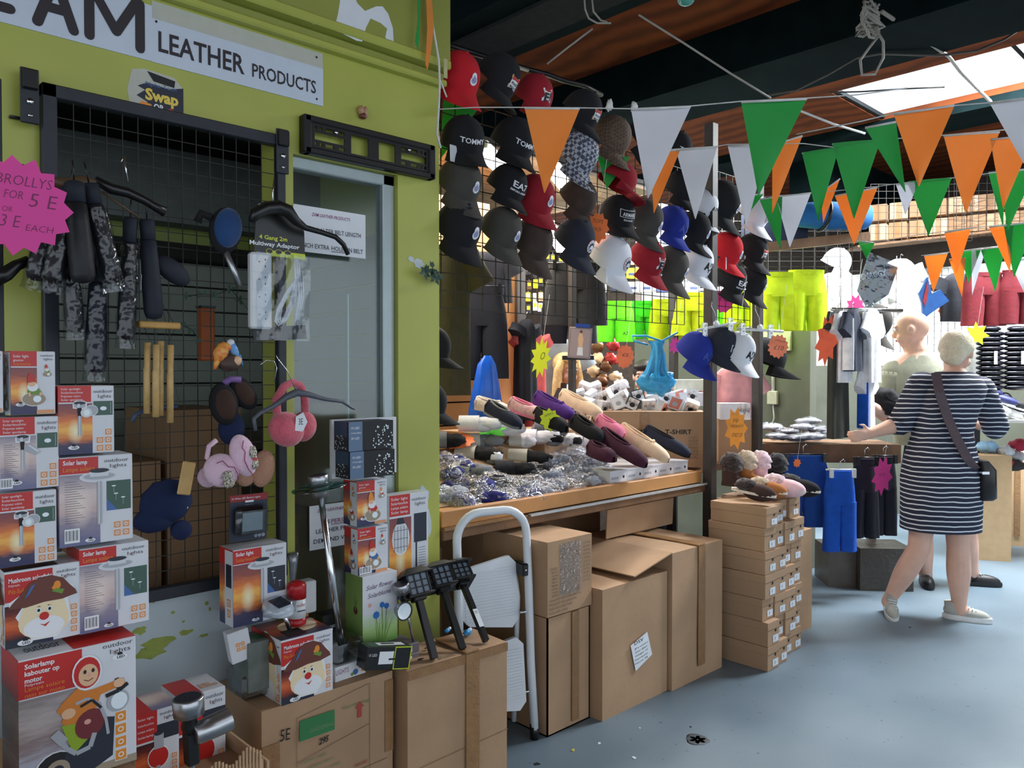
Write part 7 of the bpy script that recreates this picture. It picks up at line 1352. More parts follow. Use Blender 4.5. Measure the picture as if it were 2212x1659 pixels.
for i, (px, py, c1, L) in enumerate(((2150, 880, 'shoe_white', (232, 232, 230)), (2165, 862, 'shoe_navy', (50, 56, 110)), (2185, 870, 'shoe_black', (28, 28, 32)), (2175, 890, 'shoe_white', (232, 232, 230)), (2140, 868, 'shoe_black', (28, 28, 32)), (2200, 882, 'shoe_black', (28, 28, 32)))): m = MB(); m.ball((0, 0, 0), (.11, .045, .035), mat(c1, L, .5)); m.ball((-.05, 0, .03), (.045, .04, .035), mat(c1, L, .5)); m.box(-.11, .1, -.04, .04, -.035, -.02, WHITEP, bev=.01); m.build('trainer', None, F(px, py, 5.95 + .02 * i, -30, 0, 18), 'trainer on the grey shelf at the right edge', 'shoe', 'trainers on the right shelf')
for i, (px, py, c1) in enumerate(((2130, 965, (150, 190, 220)), (2150, 985, (200, 196, 196)), (2172, 975, (216, 216, 218)), (2195, 985, (190, 192, 196)), (2200, 960, (170, 40, 66)), (2165, 1000, (190, 60, 70)), (2190, 1005, (60, 58, 60)))): m = MB(); m.ball((0, 0, 0), (.09, .06, .045), mat('heap_%d' % i, c1, .8, var=.15), lump=.5, seed=i, n=14, k=8); m.build('folded_clothes', None, F(px, py, 6.15 + .05 * (i % 2), 20 * i), ('pale blue', 'light pink grey', 'white', 'light grey', 'crimson', 'red', 'dark grey')[i] + ' folded clothing on the cartons at the right edge', 'clothes')
PUF = mat('glossy_black_puffer', (20, 20, 30), .25, var=.1)
for i, (px, w_) in enumerate(((2140, .22), (2198, .22))):
    r_ = thing('puffer_vest', ('black quilted puffer vest nearest the blonde hair', 'black quilted puffer vest with a white tag at the right edge')[i], 'vest', F(px, 702, 6.0, 0)); m = MB()
    for j in range(13): m.ball((0, 0, -.03 - j * .037), (w_ / 2 * (1 - .3 * (j == 0)), .055, .024), PUF, n=18, k=8)
    m.build('quilted_body', r_); m = MB(); m.box(-.012, .012, -.07, -.065, -.3, -.2, PAPER); m.build('tag', r_)
MRN = cloth('maroon_shorts', (132, 40, 50)); shorts('maroon shorts hanging left of two above the puffer vests', F(2125, 590, 5.7, 0), .30, .38, MRN, 'shorts above the puffer vests', amp=.06); shorts('dark grey shorts between the two maroon pairs', F(2160, 600, 5.75, 0), .22, .34, cloth('slate_shorts', (60, 66, 80)), 'shorts above the puffer vests', amp=.06); shorts('maroon shorts at the right edge above the puffer vests', F(2200, 585, 5.65, 0), .26, .38, MRN, 'shorts above the puffer vests', amp=.06, seed=3)
shirt('black shirt hanging behind the fifth bunting row', F(2068, 590, 5.9, 0), .24, .36, GBK, sleeve=.1); shirt('grey long coat edge behind the blonde head', F(2105, 715, 6.3, 0), .16, .75, cloth('grey_coat', (130, 132, 128)), sleeve=.1)
r = thing('flag_pack', 'blue and red wrapped pack hanging under the orange pennant', 'pack', F(2010, 640, 5.5, 0, 0, 15)); m = MB(); m.prism([(-.06, .12), (.0, .02), (.05, .06), (.13, 0), (.05, -.09), (-.01, -.17), (-.05, -.06), (-.09, 0)], -.01, .01, mat('flag_blue', (40, 96, 170), .3)); m.build('blue_cloth', r); m = MB(); m.prism([(-.055, .1), (-.03, .03), (-.02, -.08), (-.05, -.05)], -.014, -.01, mat('flag_red', (160, 50, 60), .3)); m.build('red_cloth', r)
r = thing('plastic_pack', 'dark slogan t-shirt in a clear pack hanging aslant over the rail', 'pack', F(1893, 600, 5.0, 0, 0, 22)); m = MB(); m.prism([(-.10, .11), (.10, .11), (.11, -.07), (.02, -.20), (-.08, -.12)], -.008, .008, mat('slate_tee', (74, 84, 96), .5)); c = CV(m, (-.1, -.0085, -.12), (.2, 0, 0), (0, 0, .24)); c.text('SHAGGY', .08, .30, .16, PWHITE, w=.8, l=2, bold=.03, rot=32); m.build('shirt', r); m = MB(); m.prism([(-.11, .13), (.11, .13), (.125, -.07), (.02, -.22), (-.09, -.14)], -.012, -.0115, FILM); m.build('clear_sleeve', r)
m = MB(); m.ball((0, 0, 0), (.06, .03, .035), BLACKP, lump=.5); m.build('black_bag', None, F(1968, 640, 6.5), 'small black bag on the grid above the bald head', 'bag')
for px, py, lb in ((1830, 600, 'white t-shirt hanging in the glare left of the slogan pack'), (1945, 560, 'white t-shirt hanging in the glare right of the slogan pack'), (1975, 610, 'white hanging top above the bald head'), (1800, 590, 'white t-shirt beside the yellow shorts in the glare')): shirt(lb, F(px, py, 6.3, 10), .3, .42, TW, sleeve=.12)
# duffel bag on its beam, cartons on high shelves
m = MB(); m.box(-.42, .42, -.03, .03, -.03, .03, WOODD); m.build('timber_beam', None, F(1752, 524, 5.3, 10, 0, -7), 'wooden beam under the blue duffel bag', 'beam')
r = thing('duffel_bag', 'blue duffel bag with dark straps on the wooden beam', 'bag', F(1790, 466, 5.33, 8)); DB = cloth('duffel_blue', (30, 104, 170), var=.1)
m = MB(); m.loft([(0, 0, -.30, .02, .02), (0, 0, -.29, .075, .08), (0, 0, 0, .095, .1), (0, 0, .27, .085, .09), (0, 0, .29, .02, .02)], DB, RY(90), n=24, amp=.04); m.build('body', r); m = MB()
for x in (-.04, .2): m.tube([(x + .02 * math.sin(a), .098 * math.cos(a), .1 * math.sin(a)) for a in [k * .3 for k in range(22)]], .012, BLACKP, n=6)
m.build('straps', r)
m = MB(); m.box(-.2, .2, -.1, .1, -.12, .1, cloth('navy_bag', (30, 40, 66))); m.build('navy_bag', None, F(1672, 490, 5.5), 'navy bag stored beside the white pennant behind the caps', 'bag')
rnd = random.Random(31)
for i in range(16):
    px = 1900 + (i % 8) * 42; py = 505 - (i // 8) * 42 - (i % 8) * 4; m = MB(); m.box(-.075, .075, -.1, .1, -.075, .075, CARDD if i % 3 else CARDL, bev=.003); m.box(-.02, .02, -.102, -.1, -.075, .075, TAPE); m.build('stored_carton', None, F(px, py, 7.35, -30 + rnd.uniform(-4, 4)), 'small stored carton behind the high wire grids at the right', 'carton', 'cartons stored behind the high grids')
shelf = MB(); shelf.box(-.3, 1.7, -.15, .15, -.02, 0, WOODD); shelf.build('high_shelf', None, F(1910, 527, 7.35, -3, 0, -6), 'high board carrying the stored cartons', 'shelf')
# ---------------------------------------------------------------- people: one continuous skin each (lofted limbs fused by a voxel remesh)
SKIN = mat('skin', (226, 180, 158), .55, var=.05, vs=14); SKIN2 = mat('skin_warm', (206, 156, 130), .55, var=.06, vs=14); LIP = flat('lip', (176, 92, 88)); EYEW = flat('eye_white', (232, 232, 230), .3); EYED = flat('eye_dark', (40, 30, 26), .3)
def limb(m, pts, rad, k=14):
    P = []; R = []
    for i in range(len(pts) - 1):
        a, b = Vector(pts[i]), Vector(pts[i + 1])
        for j in range(6): t = j / 6; P.append(a.lerp(b, t)); R.append(rad[i] + (rad[i + 1] - rad[i]) * (t * t * (3 - 2 * t)))
    P.append(Vector(pts[-1])); R.append(rad[-1]); m.tube([tuple(p) for p in P], R, SKIN, n=k)
    for p, r in zip(pts, rad): m.ball(tuple(p), r * .99, SKIN, n=12, k=8)
def hand(m, w, d, side, s=1.0, curl=.5, k=1):
    """palm and five bent fingers; w wrist, d direction, side = towards the thumb"""
    d = Vector(d).normalized(); sd = Vector(side); sd = (sd - d * sd.dot(d)).normalized(); nrm = d.cross(sd) * k; w = Vector(w)
    B = Matrix((sd, d, nrm)).transposed().to_4x4(); B.translation = w; m.ball((0, .045 * s, 0), (.040 * s, .052 * s, .017 * s), SKIN, B, n=14, k=8)
    for i, (o, L) in enumerate(((.030, .070), (.010, .080), (-.011, .074), (-.030, .058))):
        a = w + sd * o * s + d * .078 * s; c1 = a + d * L * .45 * s + nrm * curl * .01 * s; c2 = c1 + (d * (1 - curl * .6) + nrm * curl).normalized() * L * .32 * s; c3 = c2 + (d * (1 - curl * 1.1) + nrm * curl * 1.2).normalized() * L * .26 * s
        m.tube([tuple(a), tuple(c1), tuple(c2), tuple(c3)], [.0095 * s, .0088 * s, .008 * s, .0065 * s], SKIN, n=8); m.ball(tuple(c3), .0065 * s, SKIN, n=8, k=6)
    a = w + sd * .030 * s + d * .02 * s; b = a + (sd + d * .7).normalized() * .035 * s; c = b + (sd * .3 + d).normalized() * .032 * s; m.tube([tuple(w + d * .01 * s), tuple(a), tuple(b), tuple(c)], [.012 * s, .013 * s, .010 * s, .007 * s], SKIN, n=8); m.ball(tuple(c), .007 * s, SKIN, n=8, k=6)
def head(m, c, yaw, s=1.0, tilt=0):
    M = T(Vector(c)) @ RZ(yaw) @ RX(tilt) @ Matrix.Scale(s, 4); m.ball((0, .012, .018), (.076, .094, .092), SKIN, M, n=24, k=16); m.ball((0, -.020, -.045), (.058, .066, .062), SKIN, M, n=20, k=12); m.ball((0, -.052, -.082), (.026, .024, .018), SKIN, M, n=12, k=8)
    m.tube([(0, -.084, .012), (0, -.098, -.012), (0, -.106, -.026)], [.010, .012, .014], SKIN, M, n=8); m.ball((0, -.1, -.03), (.017, .014, .010), SKIN, M, n=10, k=8); m.ball((0, -.075, .030), (.05, .016, .012), SKIN, M, n=14, k=6)
    for x in (-1, 1): m.ball((x * .079, .012, -.010), (.011, .022, .032), SKIN, M, n=12, k=10); m.ball((x * .030, -.06, -.05), (.03, .025, .03), SKIN, M, n=10, k=8)
    return M
def face(root, M, brow=EYED, lips=True):
    m = MB()
    for x in (-1, 1): m.ball((x * .030, -.080, .006), (.013, .008, .008), EYEW, M, n=12, k=8); m.ball((x * .030, -.0865, .006), (.006, .003, .006), EYED, M, n=8, k=6)
    m.build('eyes', root); m = MB()
    for x in (-1, 1): m.tube([(x * .046, -.082, .026), (x * .030, -.092, .031), (x * .016, -.093, .027)], .0028, brow, M, n=5)
    m.build('eyebrows', root)
    if lips: m = MB(); m.ball((0, -.088, -.056), (.023, .008, .007), LIP, M, n=12, k=6); m.build('lips', root)
def fuse(m, name, root, voxel=.007, mt=SKIN):
    o = m.build(name); md = o.modifiers.new('fuse', 'REMESH'); md.mode = 'VOXEL'; md.voxel_size = voxel; md.use_smooth_shade = True; sm = o.modifiers.new('soft', 'SMOOTH'); sm.factor = .5; sm.iterations = 4
    dg = bpy.context.evaluated_depsgraph_get(); dg.update(); me = bpy.data.meshes.new_from_object(o.evaluated_get(dg)); me.materials.clear(); me.materials.append(mt); me.polygons.foreach_set('material_index', [0] * len(me.polygons)); me.polygons.foreach_set('use_smooth', [True] * len(me.polygons)); bpy.data.objects.remove(o)
    return link(name, me, root)
def shell(root, name, secs, mt, n=40, amp=.03, freq=7, pw=.92, M=None, seed=0):
    m = MB(); m.loft(secs, mt, M, n=n, amp=amp, freq=freq, pw=pw, seed=seed); return m.build(name, root)
def tube_part(root, name, pts, rad, mt, n=18, cap=True):
    P = []; R = []
    for i in range(len(pts) - 1):
        for j in range(5): t = j / 5; P.append(tuple(Vector(pts[i]).lerp(Vector(pts[i + 1]), t))); R.append(rad[i] + (rad[i + 1] - rad[i]) * t)
    P.append(tuple(pts[-1])); R.append(rad[-1]); m = MB(); m.tube(P, R, mt, n=n, cap=cap); m.ball(P[0], R[0], mt, n=n, k=10); return m.build(name, root)
def trainer(root, M, up, sole, s=1.0):
    m = MB(); m.loft([(0, -.04, 0, .042 * s, .135 * s), (0, -.04, .012, .045 * s, .14 * s), (0, -.04, .03, .043 * s, .137 * s)], sole, M, n=24, pw=.85); m.build('sole', root)
    m = MB(); m.ball((0, -.07 * s, .03), (.042 * s, .10 * s, .045 * s), up, M, n=20); m.ball((0, .03 * s, .05), (.040 * s, .06 * s, .05 * s), up, M, n=18); m.loft([(0, .03, .05, .038 * s, .05 * s), (0, .04, .11 * s, .036 * s, .042 * s)], up, M, n=18); m.build('upper', root)
    m = MB(); [m.tube([(-.022, -.03 - i * .018, .082 - i * .006), (.022, -.034 - i * .018, .082 - i * .006)], .003, WHITEP, M, n=5) for i in range(4)]; m.build('laces', root)
def local(Mi, px, py, d): return tuple(Mi @ PD(px, py, d))
# ---- woman in the striped dress
B0 = PZ(2035, 1338, 0); WM = frame(B0); WI = WM.inverted(); D0 = 4.58
def J(px, py, y=0): return Vector(local(WI, px, py, D0 + y))
r = thing('person', 'woman with short white blond hair in a navy and white striped dress, seen from behind', 'person', WM)
m = MB(); lh, rh = J(2003, 1040, 0), J(2062, 1040, 0); lk, rk = J(1985, 1185, .02), J(2070, 1180, -.03); la, ra = J(1918, 1300, .12), J(2072, 1318, -.02)
limb(m, [lh, lk, lk.lerp(la, .35), la], [.095, .062, .064, .038]); limb(m, [rh, rk, rk.lerp(ra, .35), ra], [.095, .062, .066, .038])
m.tube([tuple(la), tuple(la + Vector((-.02, -.10, -.03)))], [.038, .03], SKIN, n=12); m.tube([tuple(ra), tuple(ra + Vector((.10, -.05, -.03)))], [.038, .03], SKIN, n=12)
hp_ = J(2035, 1020, 0); ws = J(2038, 930, .0); chz = J(2048, 868, .0); nk = J(2062, 806, -.01)
m.loft([(hp_.x, hp_.y, hp_.z - .08, .18, .14), (hp_.x, hp_.y, hp_.z, .19, .15), (ws.x, ws.y, ws.z, .165, .12), (chz.x, chz.y, chz.z, .19, .13), (nk.x, nk.y, nk.z - .02, .10, .08), (nk.x, nk.y, nk.z + .02, .055, .055)], SKIN, n=24)
ls, rs = J(1985, 838, .0), J(2122, 845, -.0); le_, re_ = J(1945, 915, .05), J(2152, 925, .05); lw, rw = J(1880, 936, .04), J(2120, 918, .26)
limb(m, [ls, le_, lw], [.056, .050, .032]); limb(m, [rs, re_, rw], [.056, .050, .030]); hand(m, lw, J(1840, 945, .0) - lw, (0, 0, 1), .95, .7); hand(m, rw, rw - re_, (0, 0, 1), .95, .5)
hc = J(2068, 762, .0); limb(m, [nk, hc + Vector((-.01, .03, -.05))], [.054, .05]); HM = head(m, hc, 135, .98, 6); fuse(m, 'body', r); face(r, HM, mat('pale_brow', (190, 170, 140)))
HB = mat('blond_white_hair', (236, 224, 196), .7, var=.08, vs=60, bump=.5, bs=90); m = MB(); m.ball((0, .018, .04), (.094, .108, .096), HB, HM, n=28, k=16, lump=.08); m.ball((0, .075, -.015), (.07, .045, .07), HB, HM, n=20, k=12, lump=.08); m.ball((0, -.055, .085), (.065, .05, .04), HB, HM, n=18, k=10, lump=.1); m.build('hair', r)
STR = stripes('navy_white_stripes', (34, 40, 62), (220, 224, 230), .0275, .26, wob=.02)
def sec(px0, px1, py, ry, y=0): a = J((px0 + px1) / 2, py, y); h = (px1 - px0) / 2 * D0 / FPX; return (a.x, a.y, a.z, h, ry)
shell(r, 'dress', [sec(1950, 2112, 1142, .175), sec(1952, 2114, 1080, .18), sec(1952, 2112, 1030, .18), sec(1960, 2106, 985, .16), sec(1974, 2096, 938, .13), sec(1972, 2104, 905, .135), sec(1974, 2118, 868, .145), sec(1974, 2128, 838, .14), sec(1992, 2118, 818, .115), sec(2026, 2098, 803, .08)], STR, n=48, amp=.045, freq=5)
tube_part(r, 'sleeve', [ls + Vector((.02, 0, .01)), le_ + Vector((0, 0, 0)), le_.lerp(lw, .28)], [.086, .072, .056], STR); tube_part(r, 'sleeve', [rs + Vector((-.01, 0, .01)), re_, re_.lerp(rw, .3)], [.078, .070, .058], STR)
STG, STW = mat('sand_trainer', (176, 176, 168), .7, var=.1, bump=.2), mat('trainer_sole_white', (226, 226, 224), .5)
trainer(r, T((la.x - .0, la.y - .03, .02)) @ RX(14) @ RZ(-20), STG, STW, .9); trainer(r, T((ra.x + .0, ra.y, .0)) @ RZ(60), STG, STW, .92)
# bag
r = thing('shoulder_bag', 'black shoulder bag with brown strap on the woman in the striped dress', 'handbag', WM); bgc = J(2122, 1035, -.08)
m = MB(); LEA = mat('black_leather', (26, 22, 24), .35, var=.1); m.loft([(bgc.x - .005, bgc.y, bgc.z - .115, .05, .07), (bgc.x, bgc.y, bgc.z - .1, .058, .085), (bgc.x, bgc.y, bgc.z + .06, .052, .085), (bgc.x - .02, bgc.y, bgc.z + .11, .03, .07)], LEA, n=24, pw=.7); m.box(bgc.x - .06, bgc.x - .02, bgc.y - .10, bgc.y - .07, bgc.z + .04, bgc.z + .055, CHROME); m.build('pouch', r)
m = MB(); P = [(2022, 806, -.12), (2030, 850, -.165), (2048, 905, -.165), (2068, 950, -.18), (2092, 995, -.19), (2108, 1015, -.15)]; Q = [J(*p) for p in P]; STP = mat('brown_strap', (84, 66, 72), .6)
for i in range(len(Q) - 1): a, b = Q[i], Q[i + 1]; m.add([tuple(a + Vector((-.026, 0, 0))), tuple(b + Vector((-.026, 0, 0))), tuple(b + Vector((.026, 0, .01))), tuple(a + Vector((.026, 0, .01))), tuple(a + Vector((-.026, .006, 0))), tuple(b + Vector((-.026, .006, 0))), tuple(b + Vector((.026, .006, .01))), tuple(a + Vector((.026, .006, .01)))], [(0, 1, 2, 3), (7, 6, 5, 4), (0, 4, 5, 1), (3, 2, 6, 7)], STP)
m.build('strap', r)
# ---- man in the grey green t-shirt
B0 = PZ(2030, 1262, 0); WM = frame(B0); WI = WM.inverted(); D0 = 5.32
r = thing('person', 'bald man in a grey green t-shirt and dark shorts with a tattooed arm', 'person', WM); m = MB()
lh, rh = J(1990, 1020), J(2055, 1020); lk, rk = J(1990, 1140, .0), J(2085, 1135, .0); la, ra = J(2000, 1248, .0), J(2100, 1238, -.02)
limb(m, [lh, lk, lk.lerp(la, .35), la], [.10, .068, .066, .042]); limb(m, [rh, rk, rk.lerp(ra, .35), ra], [.10, .068, .066, .042])
hp_, ws, chz, nk = J(2020, 990), J(2010, 920), J(1990, 850), J(1982, 762)
m.loft([(hp_.x, hp_.y, hp_.z - .05, .17, .13), (ws.x, ws.y, ws.z, .17, .12), (chz.x, chz.y, chz.z, .22, .14), (nk.x, nk.y, nk.z - .08, .19, .11), (nk.x, nk.y, nk.z, .08, .075)], SKIN, n=24)
ls, rs = J(1925, 806), J(2060, 812); le_, re_ = J(1918, 900, .0), J(2090, 900, .1); lw, rw = J(1885, 880, -.25), J(2060, 930, .3)
limb(m, [ls, le_, lw], [.062, .050, .036]); limb(m, [rs, re_, rw], [.062, .050, .036]); hand(m, lw, lw - le_, (0, 0, 1), 1, .6); hand(m, rw, rw - re_, (0, 0, 1), 1, .5)
hc = J(1968, 712); limb(m, [nk, hc + Vector((.01, .03, -.05))], [.076, .072]); HM = head(m, hc, -125, 1.1, 8); fuse(m, 'body', r, mt=SKIN); face(r, HM, SKIN2)
TSG = cloth('grey_green_tee', (150, 152, 134)); shell(r, 't_shirt', [sec(1935, 2080, 960, .15), sec(1930, 2080, 900, .15), sec(1916, 2080, 850, .165), sec(1914, 2076, 812, .15), sec(1928, 2058, 786, .12), sec(1952, 2020, 768, .09)], TSG, amp=.05)
tube_part(r, 'sleeve', [ls + Vector((.02, 0, .0)), ls.lerp(le_, .62)], [.085, .078], TSG); tube_part(r, 'sleeve', [rs, rs.lerp(re_, .6)], [.085, .078], TSG)
m = MB(); TAT = flat('tattoo_ink', (88, 84, 96), .6); [m.tube([tuple(ls.lerp(le_, .66 + .05 * k) + Vector((.053 * math.cos(a), -.053 * abs(math.sin(a)), 0))) for a in (.4, .9, 1.4, 1.9, 2.4)], .0028, TAT, n=5) for k in range(5)]; m.build('tattoo', r)
NVS = cloth('navy_shorts', (38, 42, 56)); shell(r, 'shorts', [(hp_.x, hp_.y, hp_.z + .12, .19, .14), (hp_.x, hp_.y, hp_.z - .08, .21, .16)], NVS, amp=.03)
tube_part(r, 'shorts_leg', [lh + Vector((0, 0, .03)), lk + Vector((0, 0, .02))], [.125, .105], NVS); tube_part(r, 'shorts_leg', [rh + Vector((0, 0, .03)), rk + Vector((0, 0, .02))], [.125, .105], NVS)
BKS = mat('black_trainer', (22, 22, 26), .5); trainer(r, T((la.x, la.y, 0)) @ RZ(-20), BKS, BKS, 1.0); trainer(r, T((ra.x, ra.y, 0)) @ RZ(70), BKS, BKS, 1.0)
m = MB(); q = J(1912, 868, -.15); m.ball(tuple(q), (.11, .08, .09), BKF, lump=.4, seed=4); m.build('folded_clothes', None, WM, 'black clothing bundle the bald man holds at his side', 'clothes')
# ---- stall women behind the goods
def stallwoman(label, px, d, headpy, yaw, hairm, top, long_, sk):
    global WM, WI, D0
    p = PD(px, 800, d); p.z = 0; WM = frame(p); WI = WM.inverted(); D0 = d; r = thing('person', label, 'person', WM); m = MB(); hc = J(px, headpy); nk = hc + Vector((0, .02, -.13)); z = nk.z
    limb(m, [(-.09, 0, .85), (-.09, 0, .48), (-.09, 0, .08)], [.09, .06, .04]); limb(m, [(.09, 0, .85), (.09, 0, .48), (.09, 0, .08)], [.09, .06, .04]); m.loft([(0, 0, .8, .17, .12), (0, 0, .9, .18, .13), (0, 0, z - .33, .15, .11), (0, 0, z - .15, .18, .12), (0, 0, z - .07, .15, .09), (0, .01, z, .05, .05)], SKIN, n=24)
    for s in (-1, 1):
        a = Vector((s * .17, 0, z - .09)); b = Vector((s * .21, -.04, z - .36)); w = Vector((s * .07, -.26, z - .30)); limb(m, [a, b, w], [.052, .042, .028]); hand(m, w, (-s * .5, -.6, .3), (0, 0, 1), .9, .6, s)
    limb(m, [nk, hc + Vector((0, .02, -.04))], [.048, .048]); HM = head(m, hc, yaw, .94, 8); fuse(m, 'body', r, .008, sk); face(r, HM, hairm)
    shell(r, 'top', [(0, 0, .86, .2, .15), (0, 0, z - .33, .17, .13), (0, 0, z - .15, .2, .14), (0, 0, z - .07, .17, .11), (0, .01, z - .02, .08, .07)], top)
    for s in (-1, 1): tube_part(r, 'sleeve', [(s * .16, 0, z - .09), (s * .205, -.03, z - .3)], [.068, .058], top)
    tube_part(r, 'trouser_leg', [(-.09, 0, .9), (-.09, 0, .1)], [.11, .07], GBK); tube_part(r, 'trouser_leg', [(.09, 0, .9), (.09, 0, .1)], [.11, .07], GBK); [trainer(r, T((s * .09, -.02, 0)), BKS, BKS, .9) for s in (-1, 1)]
    m = MB(); m.ball((0, .02, .035), (.087, .1, .086), hairm, HM, n=26, k=16); m.ball((0, -.05, .075), (.07, .045, .03), hairm, HM, n=16, k=8); m.ball((0, .06, -.03), (.078, .05, .09), hairm, HM)
    if long_:
        for s in (-1, 1): m.tube([(s * .06, -.03, .06), (s * .085, -.03, -.01), (s * .095, -.045, -.10), (s * .10, -.06, -.20), (s * .09, -.07, -.29)], [.03, .032, .036, .036, .018], hairm, HM, n=12)
    m.build('hair', r); return HM
LEO = mat('leopard_print', (214, 188, 160), .85, rgb2=(70, 48, 38), vs=75); stallwoman('blonde woman with long straight hair and leopard print top behind the counter', 1222, 5.25, 798, 32, mat('blonde_hair', (222, 184, 124), .6, var=.15, vs=40, bump=.4, bs=60), LEO, True, SKIN2)
stallwoman('dark haired woman in black looking up, behind the blue carrier bag', 1392, 5.4, 812, -20, mat('dark_hair', (38, 28, 26), .5), cloth('black_top', (24, 24, 28)), False, SKIN)
shirt('pale pink hooded top on display right of the steel post', F(1585, 790, 4.95, 0), .26, .36, cloth('pale_pink_top', (238, 170, 172)), sleeve=.14, name='hooded_top', cat='top')
# ---------------------------------------------------------------- bunting, cords, ceiling cables
BO, BG_, BW = mat('orange_pennant', (255, 176, 84), .6, var=.02), mat('green_pennant', (66, 186, 96), .6, var=.02), mat('white_pennant', (232, 234, 240), .6, var=.02)
STRG = mat('white_string', (214, 214, 212), .7)
for mt_ in (BO, BG_, BW):
    nt = mt_.node_tree; b_ = nt.nodes['Principled BSDF']; o_ = nt.nodes['Material Output']; tl = nt.nodes.new('ShaderNodeBsdfTranslucent'); ms = nt.nodes.new('ShaderNodeMixShader'); ms.inputs[0].default_value = .45
    tl.inputs[0].default_value = b_.inputs['Base Color'].links[0].from_node.color_ramp.elements[0].color; nt.links.new(b_.outputs[0], ms.inputs[1]); nt.links.new(tl.outputs[0], ms.inputs[2]); nt.links.new(ms.outputs[0], o_.inputs[0])
def bunting(label, d0, d1, path, flags):
    r_ = thing('bunting', label, 'bunting'); xa, xb = path[0][0], path[-1][0]
    def dd(x): return d0 + (d1 - d0) * (x - xa) / max(1, xb - xa)
    m = MB(); m.tube([tuple(PD(x, y, dd(x))) for x, y in path], .0032, STRG, n=6, flatz=.6); m.build('string', r_)
    for k, (mt, a, b, c) in enumerate(flags):
        A_, B_, C_ = PD(*a, dd(a[0])), PD(*b, dd(b[0])), PD(*c, dd(c[0])); n_ = (B_ - A_).cross(C_ - A_).normalized(); m = MB(); N = 8
        def f(u, v, s=0): e = A_.lerp(B_, v); p = e.lerp(C_, u); return tuple(p + n_ * (.012 * math.sin(u * 4 + k) * math.sin(v * 2.6 + .3) + s))
        m.grid(lambda u, v: f(u * .985, v), N, 5, mt); m.grid(lambda u, v: f(u * .985, v, .0006), N, 5, mt, flip=True); m.tube([tuple(A_ + (C_ - A_) * .01), tuple(B_ + (C_ - B_) * .01)], .004, STRG, n=5); m.build('pennant', r_)
bunting('nearest bunting string from the shop corner, orange, white and green large pennants', 2.85, 2.55, [(948, 236), (1030, 232), (1133, 232), (1253, 233), (1363, 235), (1493, 229), (1600, 219), (1743, 212), (1850, 205), (1960, 190)], [(BO, (1133, 232), (1253, 233), (1176, 420)), (BW, (1363, 235), (1493, 229), (1399, 432)), (BG_, (1601, 219), (1744, 212), (1638, 425))])
bunting('upper right bunting string with the large orange and white pennants', 2.7, 2.3, [(1720, 290), (1860, 262), (1930, 245), (2062, 228), (2137, 222), (2260, 205)], [(BG_, (1868, 275), (1935, 262), (1957, 418)), (BO, (1930, 246), (2062, 226), (1985, 405)), (BW, (2137, 222), (2262, 205), (2222, 372))])
bunting('second bunting string, behind the first, with green pair in the middle', 3.3, 3.0, [(1395, 328), (1460, 322), (1550, 316), (1572, 312), (1735, 310), (1800, 318), (1900, 302), (2040, 292), (2230, 275)], [(BO, (1405, 328), (1470, 322), (1412, 463)), (BW, (1460, 323), (1550, 316), (1502, 476)), (BW, (1572, 314), (1660, 312), (1612, 492)), (BO, (1668, 312), (1734, 292), (1668, 462)), (BG_, (1732, 330), (1812, 318), (1768, 478)), (BG_, (1797, 310), (1902, 302), (1845, 474)), (BO, (2038, 292), (2160, 284), (2086, 462)), (BO, (2140, 300), (2236, 290), (2166, 452))])
bunting('third bunting string, orange and white pennants before the blue duffel bag', 4.1, 3.7, [(1650, 425), (1755, 417), (1790, 414), (1900, 402), (1960, 394), (2060, 384), (2240, 362)], [(BG_, (1640, 430), (1690, 422), (1686, 540)), (BW, (1676, 424), (1752, 416), (1706, 536)), (BO, (1772, 416), (1815, 385), (1778, 482)), (BO, (1803, 422), (1896, 404), (1845, 530)), (BW, (1935, 398), (1985, 392), (1956, 464)), (BG_, (1962, 392), (2056, 384), (2006, 510)), (BG_, (2135, 372), (2172, 368), (2166, 490)), (BG_, (2160, 372), (2240, 362), (2176, 500)), (BG_, (1600, 424), (1650, 418), (1608, 474))])
bunting('fourth bunting string with small pennants over the maroon shorts', 4.4, 4.0, [(1860, 528), (1980, 508), (2100, 492), (2240, 478)], [(BG_, (1852, 520), (1890, 524), (1872, 560)), (BO, (2040, 502), (2098, 492), (2066, 592)), (BO, (2136, 490), (2190, 484), (2182, 590)), (BG_, (2168, 486), (2240, 478), (2190, 600))])
bunting('lowest bunting string at the right with green and white pennants', 4.8, 4.5, [(1990, 552), (2075, 542), (2118, 536), (2240, 522)], [(BO, (1996, 552), (2048, 546), (2016, 632)), (BG_, (2072, 543), (2120, 536), (2092, 612)), (BW, (2098, 540), (2130, 536), (2100, 638)), (BG_, (2118, 538), (2172, 531), (2150, 632)), (BO, (2050, 560), (2086, 556), (2078, 642)), (BW, (2178, 560), (2240, 552), (2216, 640))])
r = thing('bunting', 'bunting end hanging down the green shop fascia, green and orange strips seen edge on', 'bunting', A((0, 0, 0)))
def fp(px, py): return PY(px, py, 2.27)
m = MB(); m.tube([tuple(fp(x, y)) for x, y in ((925, -20), (936, 60), (948, 130), (950, 180), (948, 230), (944, 290), (952, 320))], .004, STRG, n=6); m.tube([tuple(fp(950, 170)), tuple(fp(965, 210))], .003, STRG, n=6); m.build('string', r)
for mt_, P in ((BG_, ((900, -20), (907, -20), (906, 60), (902, 110), (896, 90), (902, 40))), (BO, ((919, -20), (930, -20), (936, 60), (930, 110), (922, 152), (918, 140), (922, 60)))): m = MB(); m.prism([(fp(*p).x, fp(*p).z) for p in P], 2.266, 2.268, mt_); m.build('pennant', r)
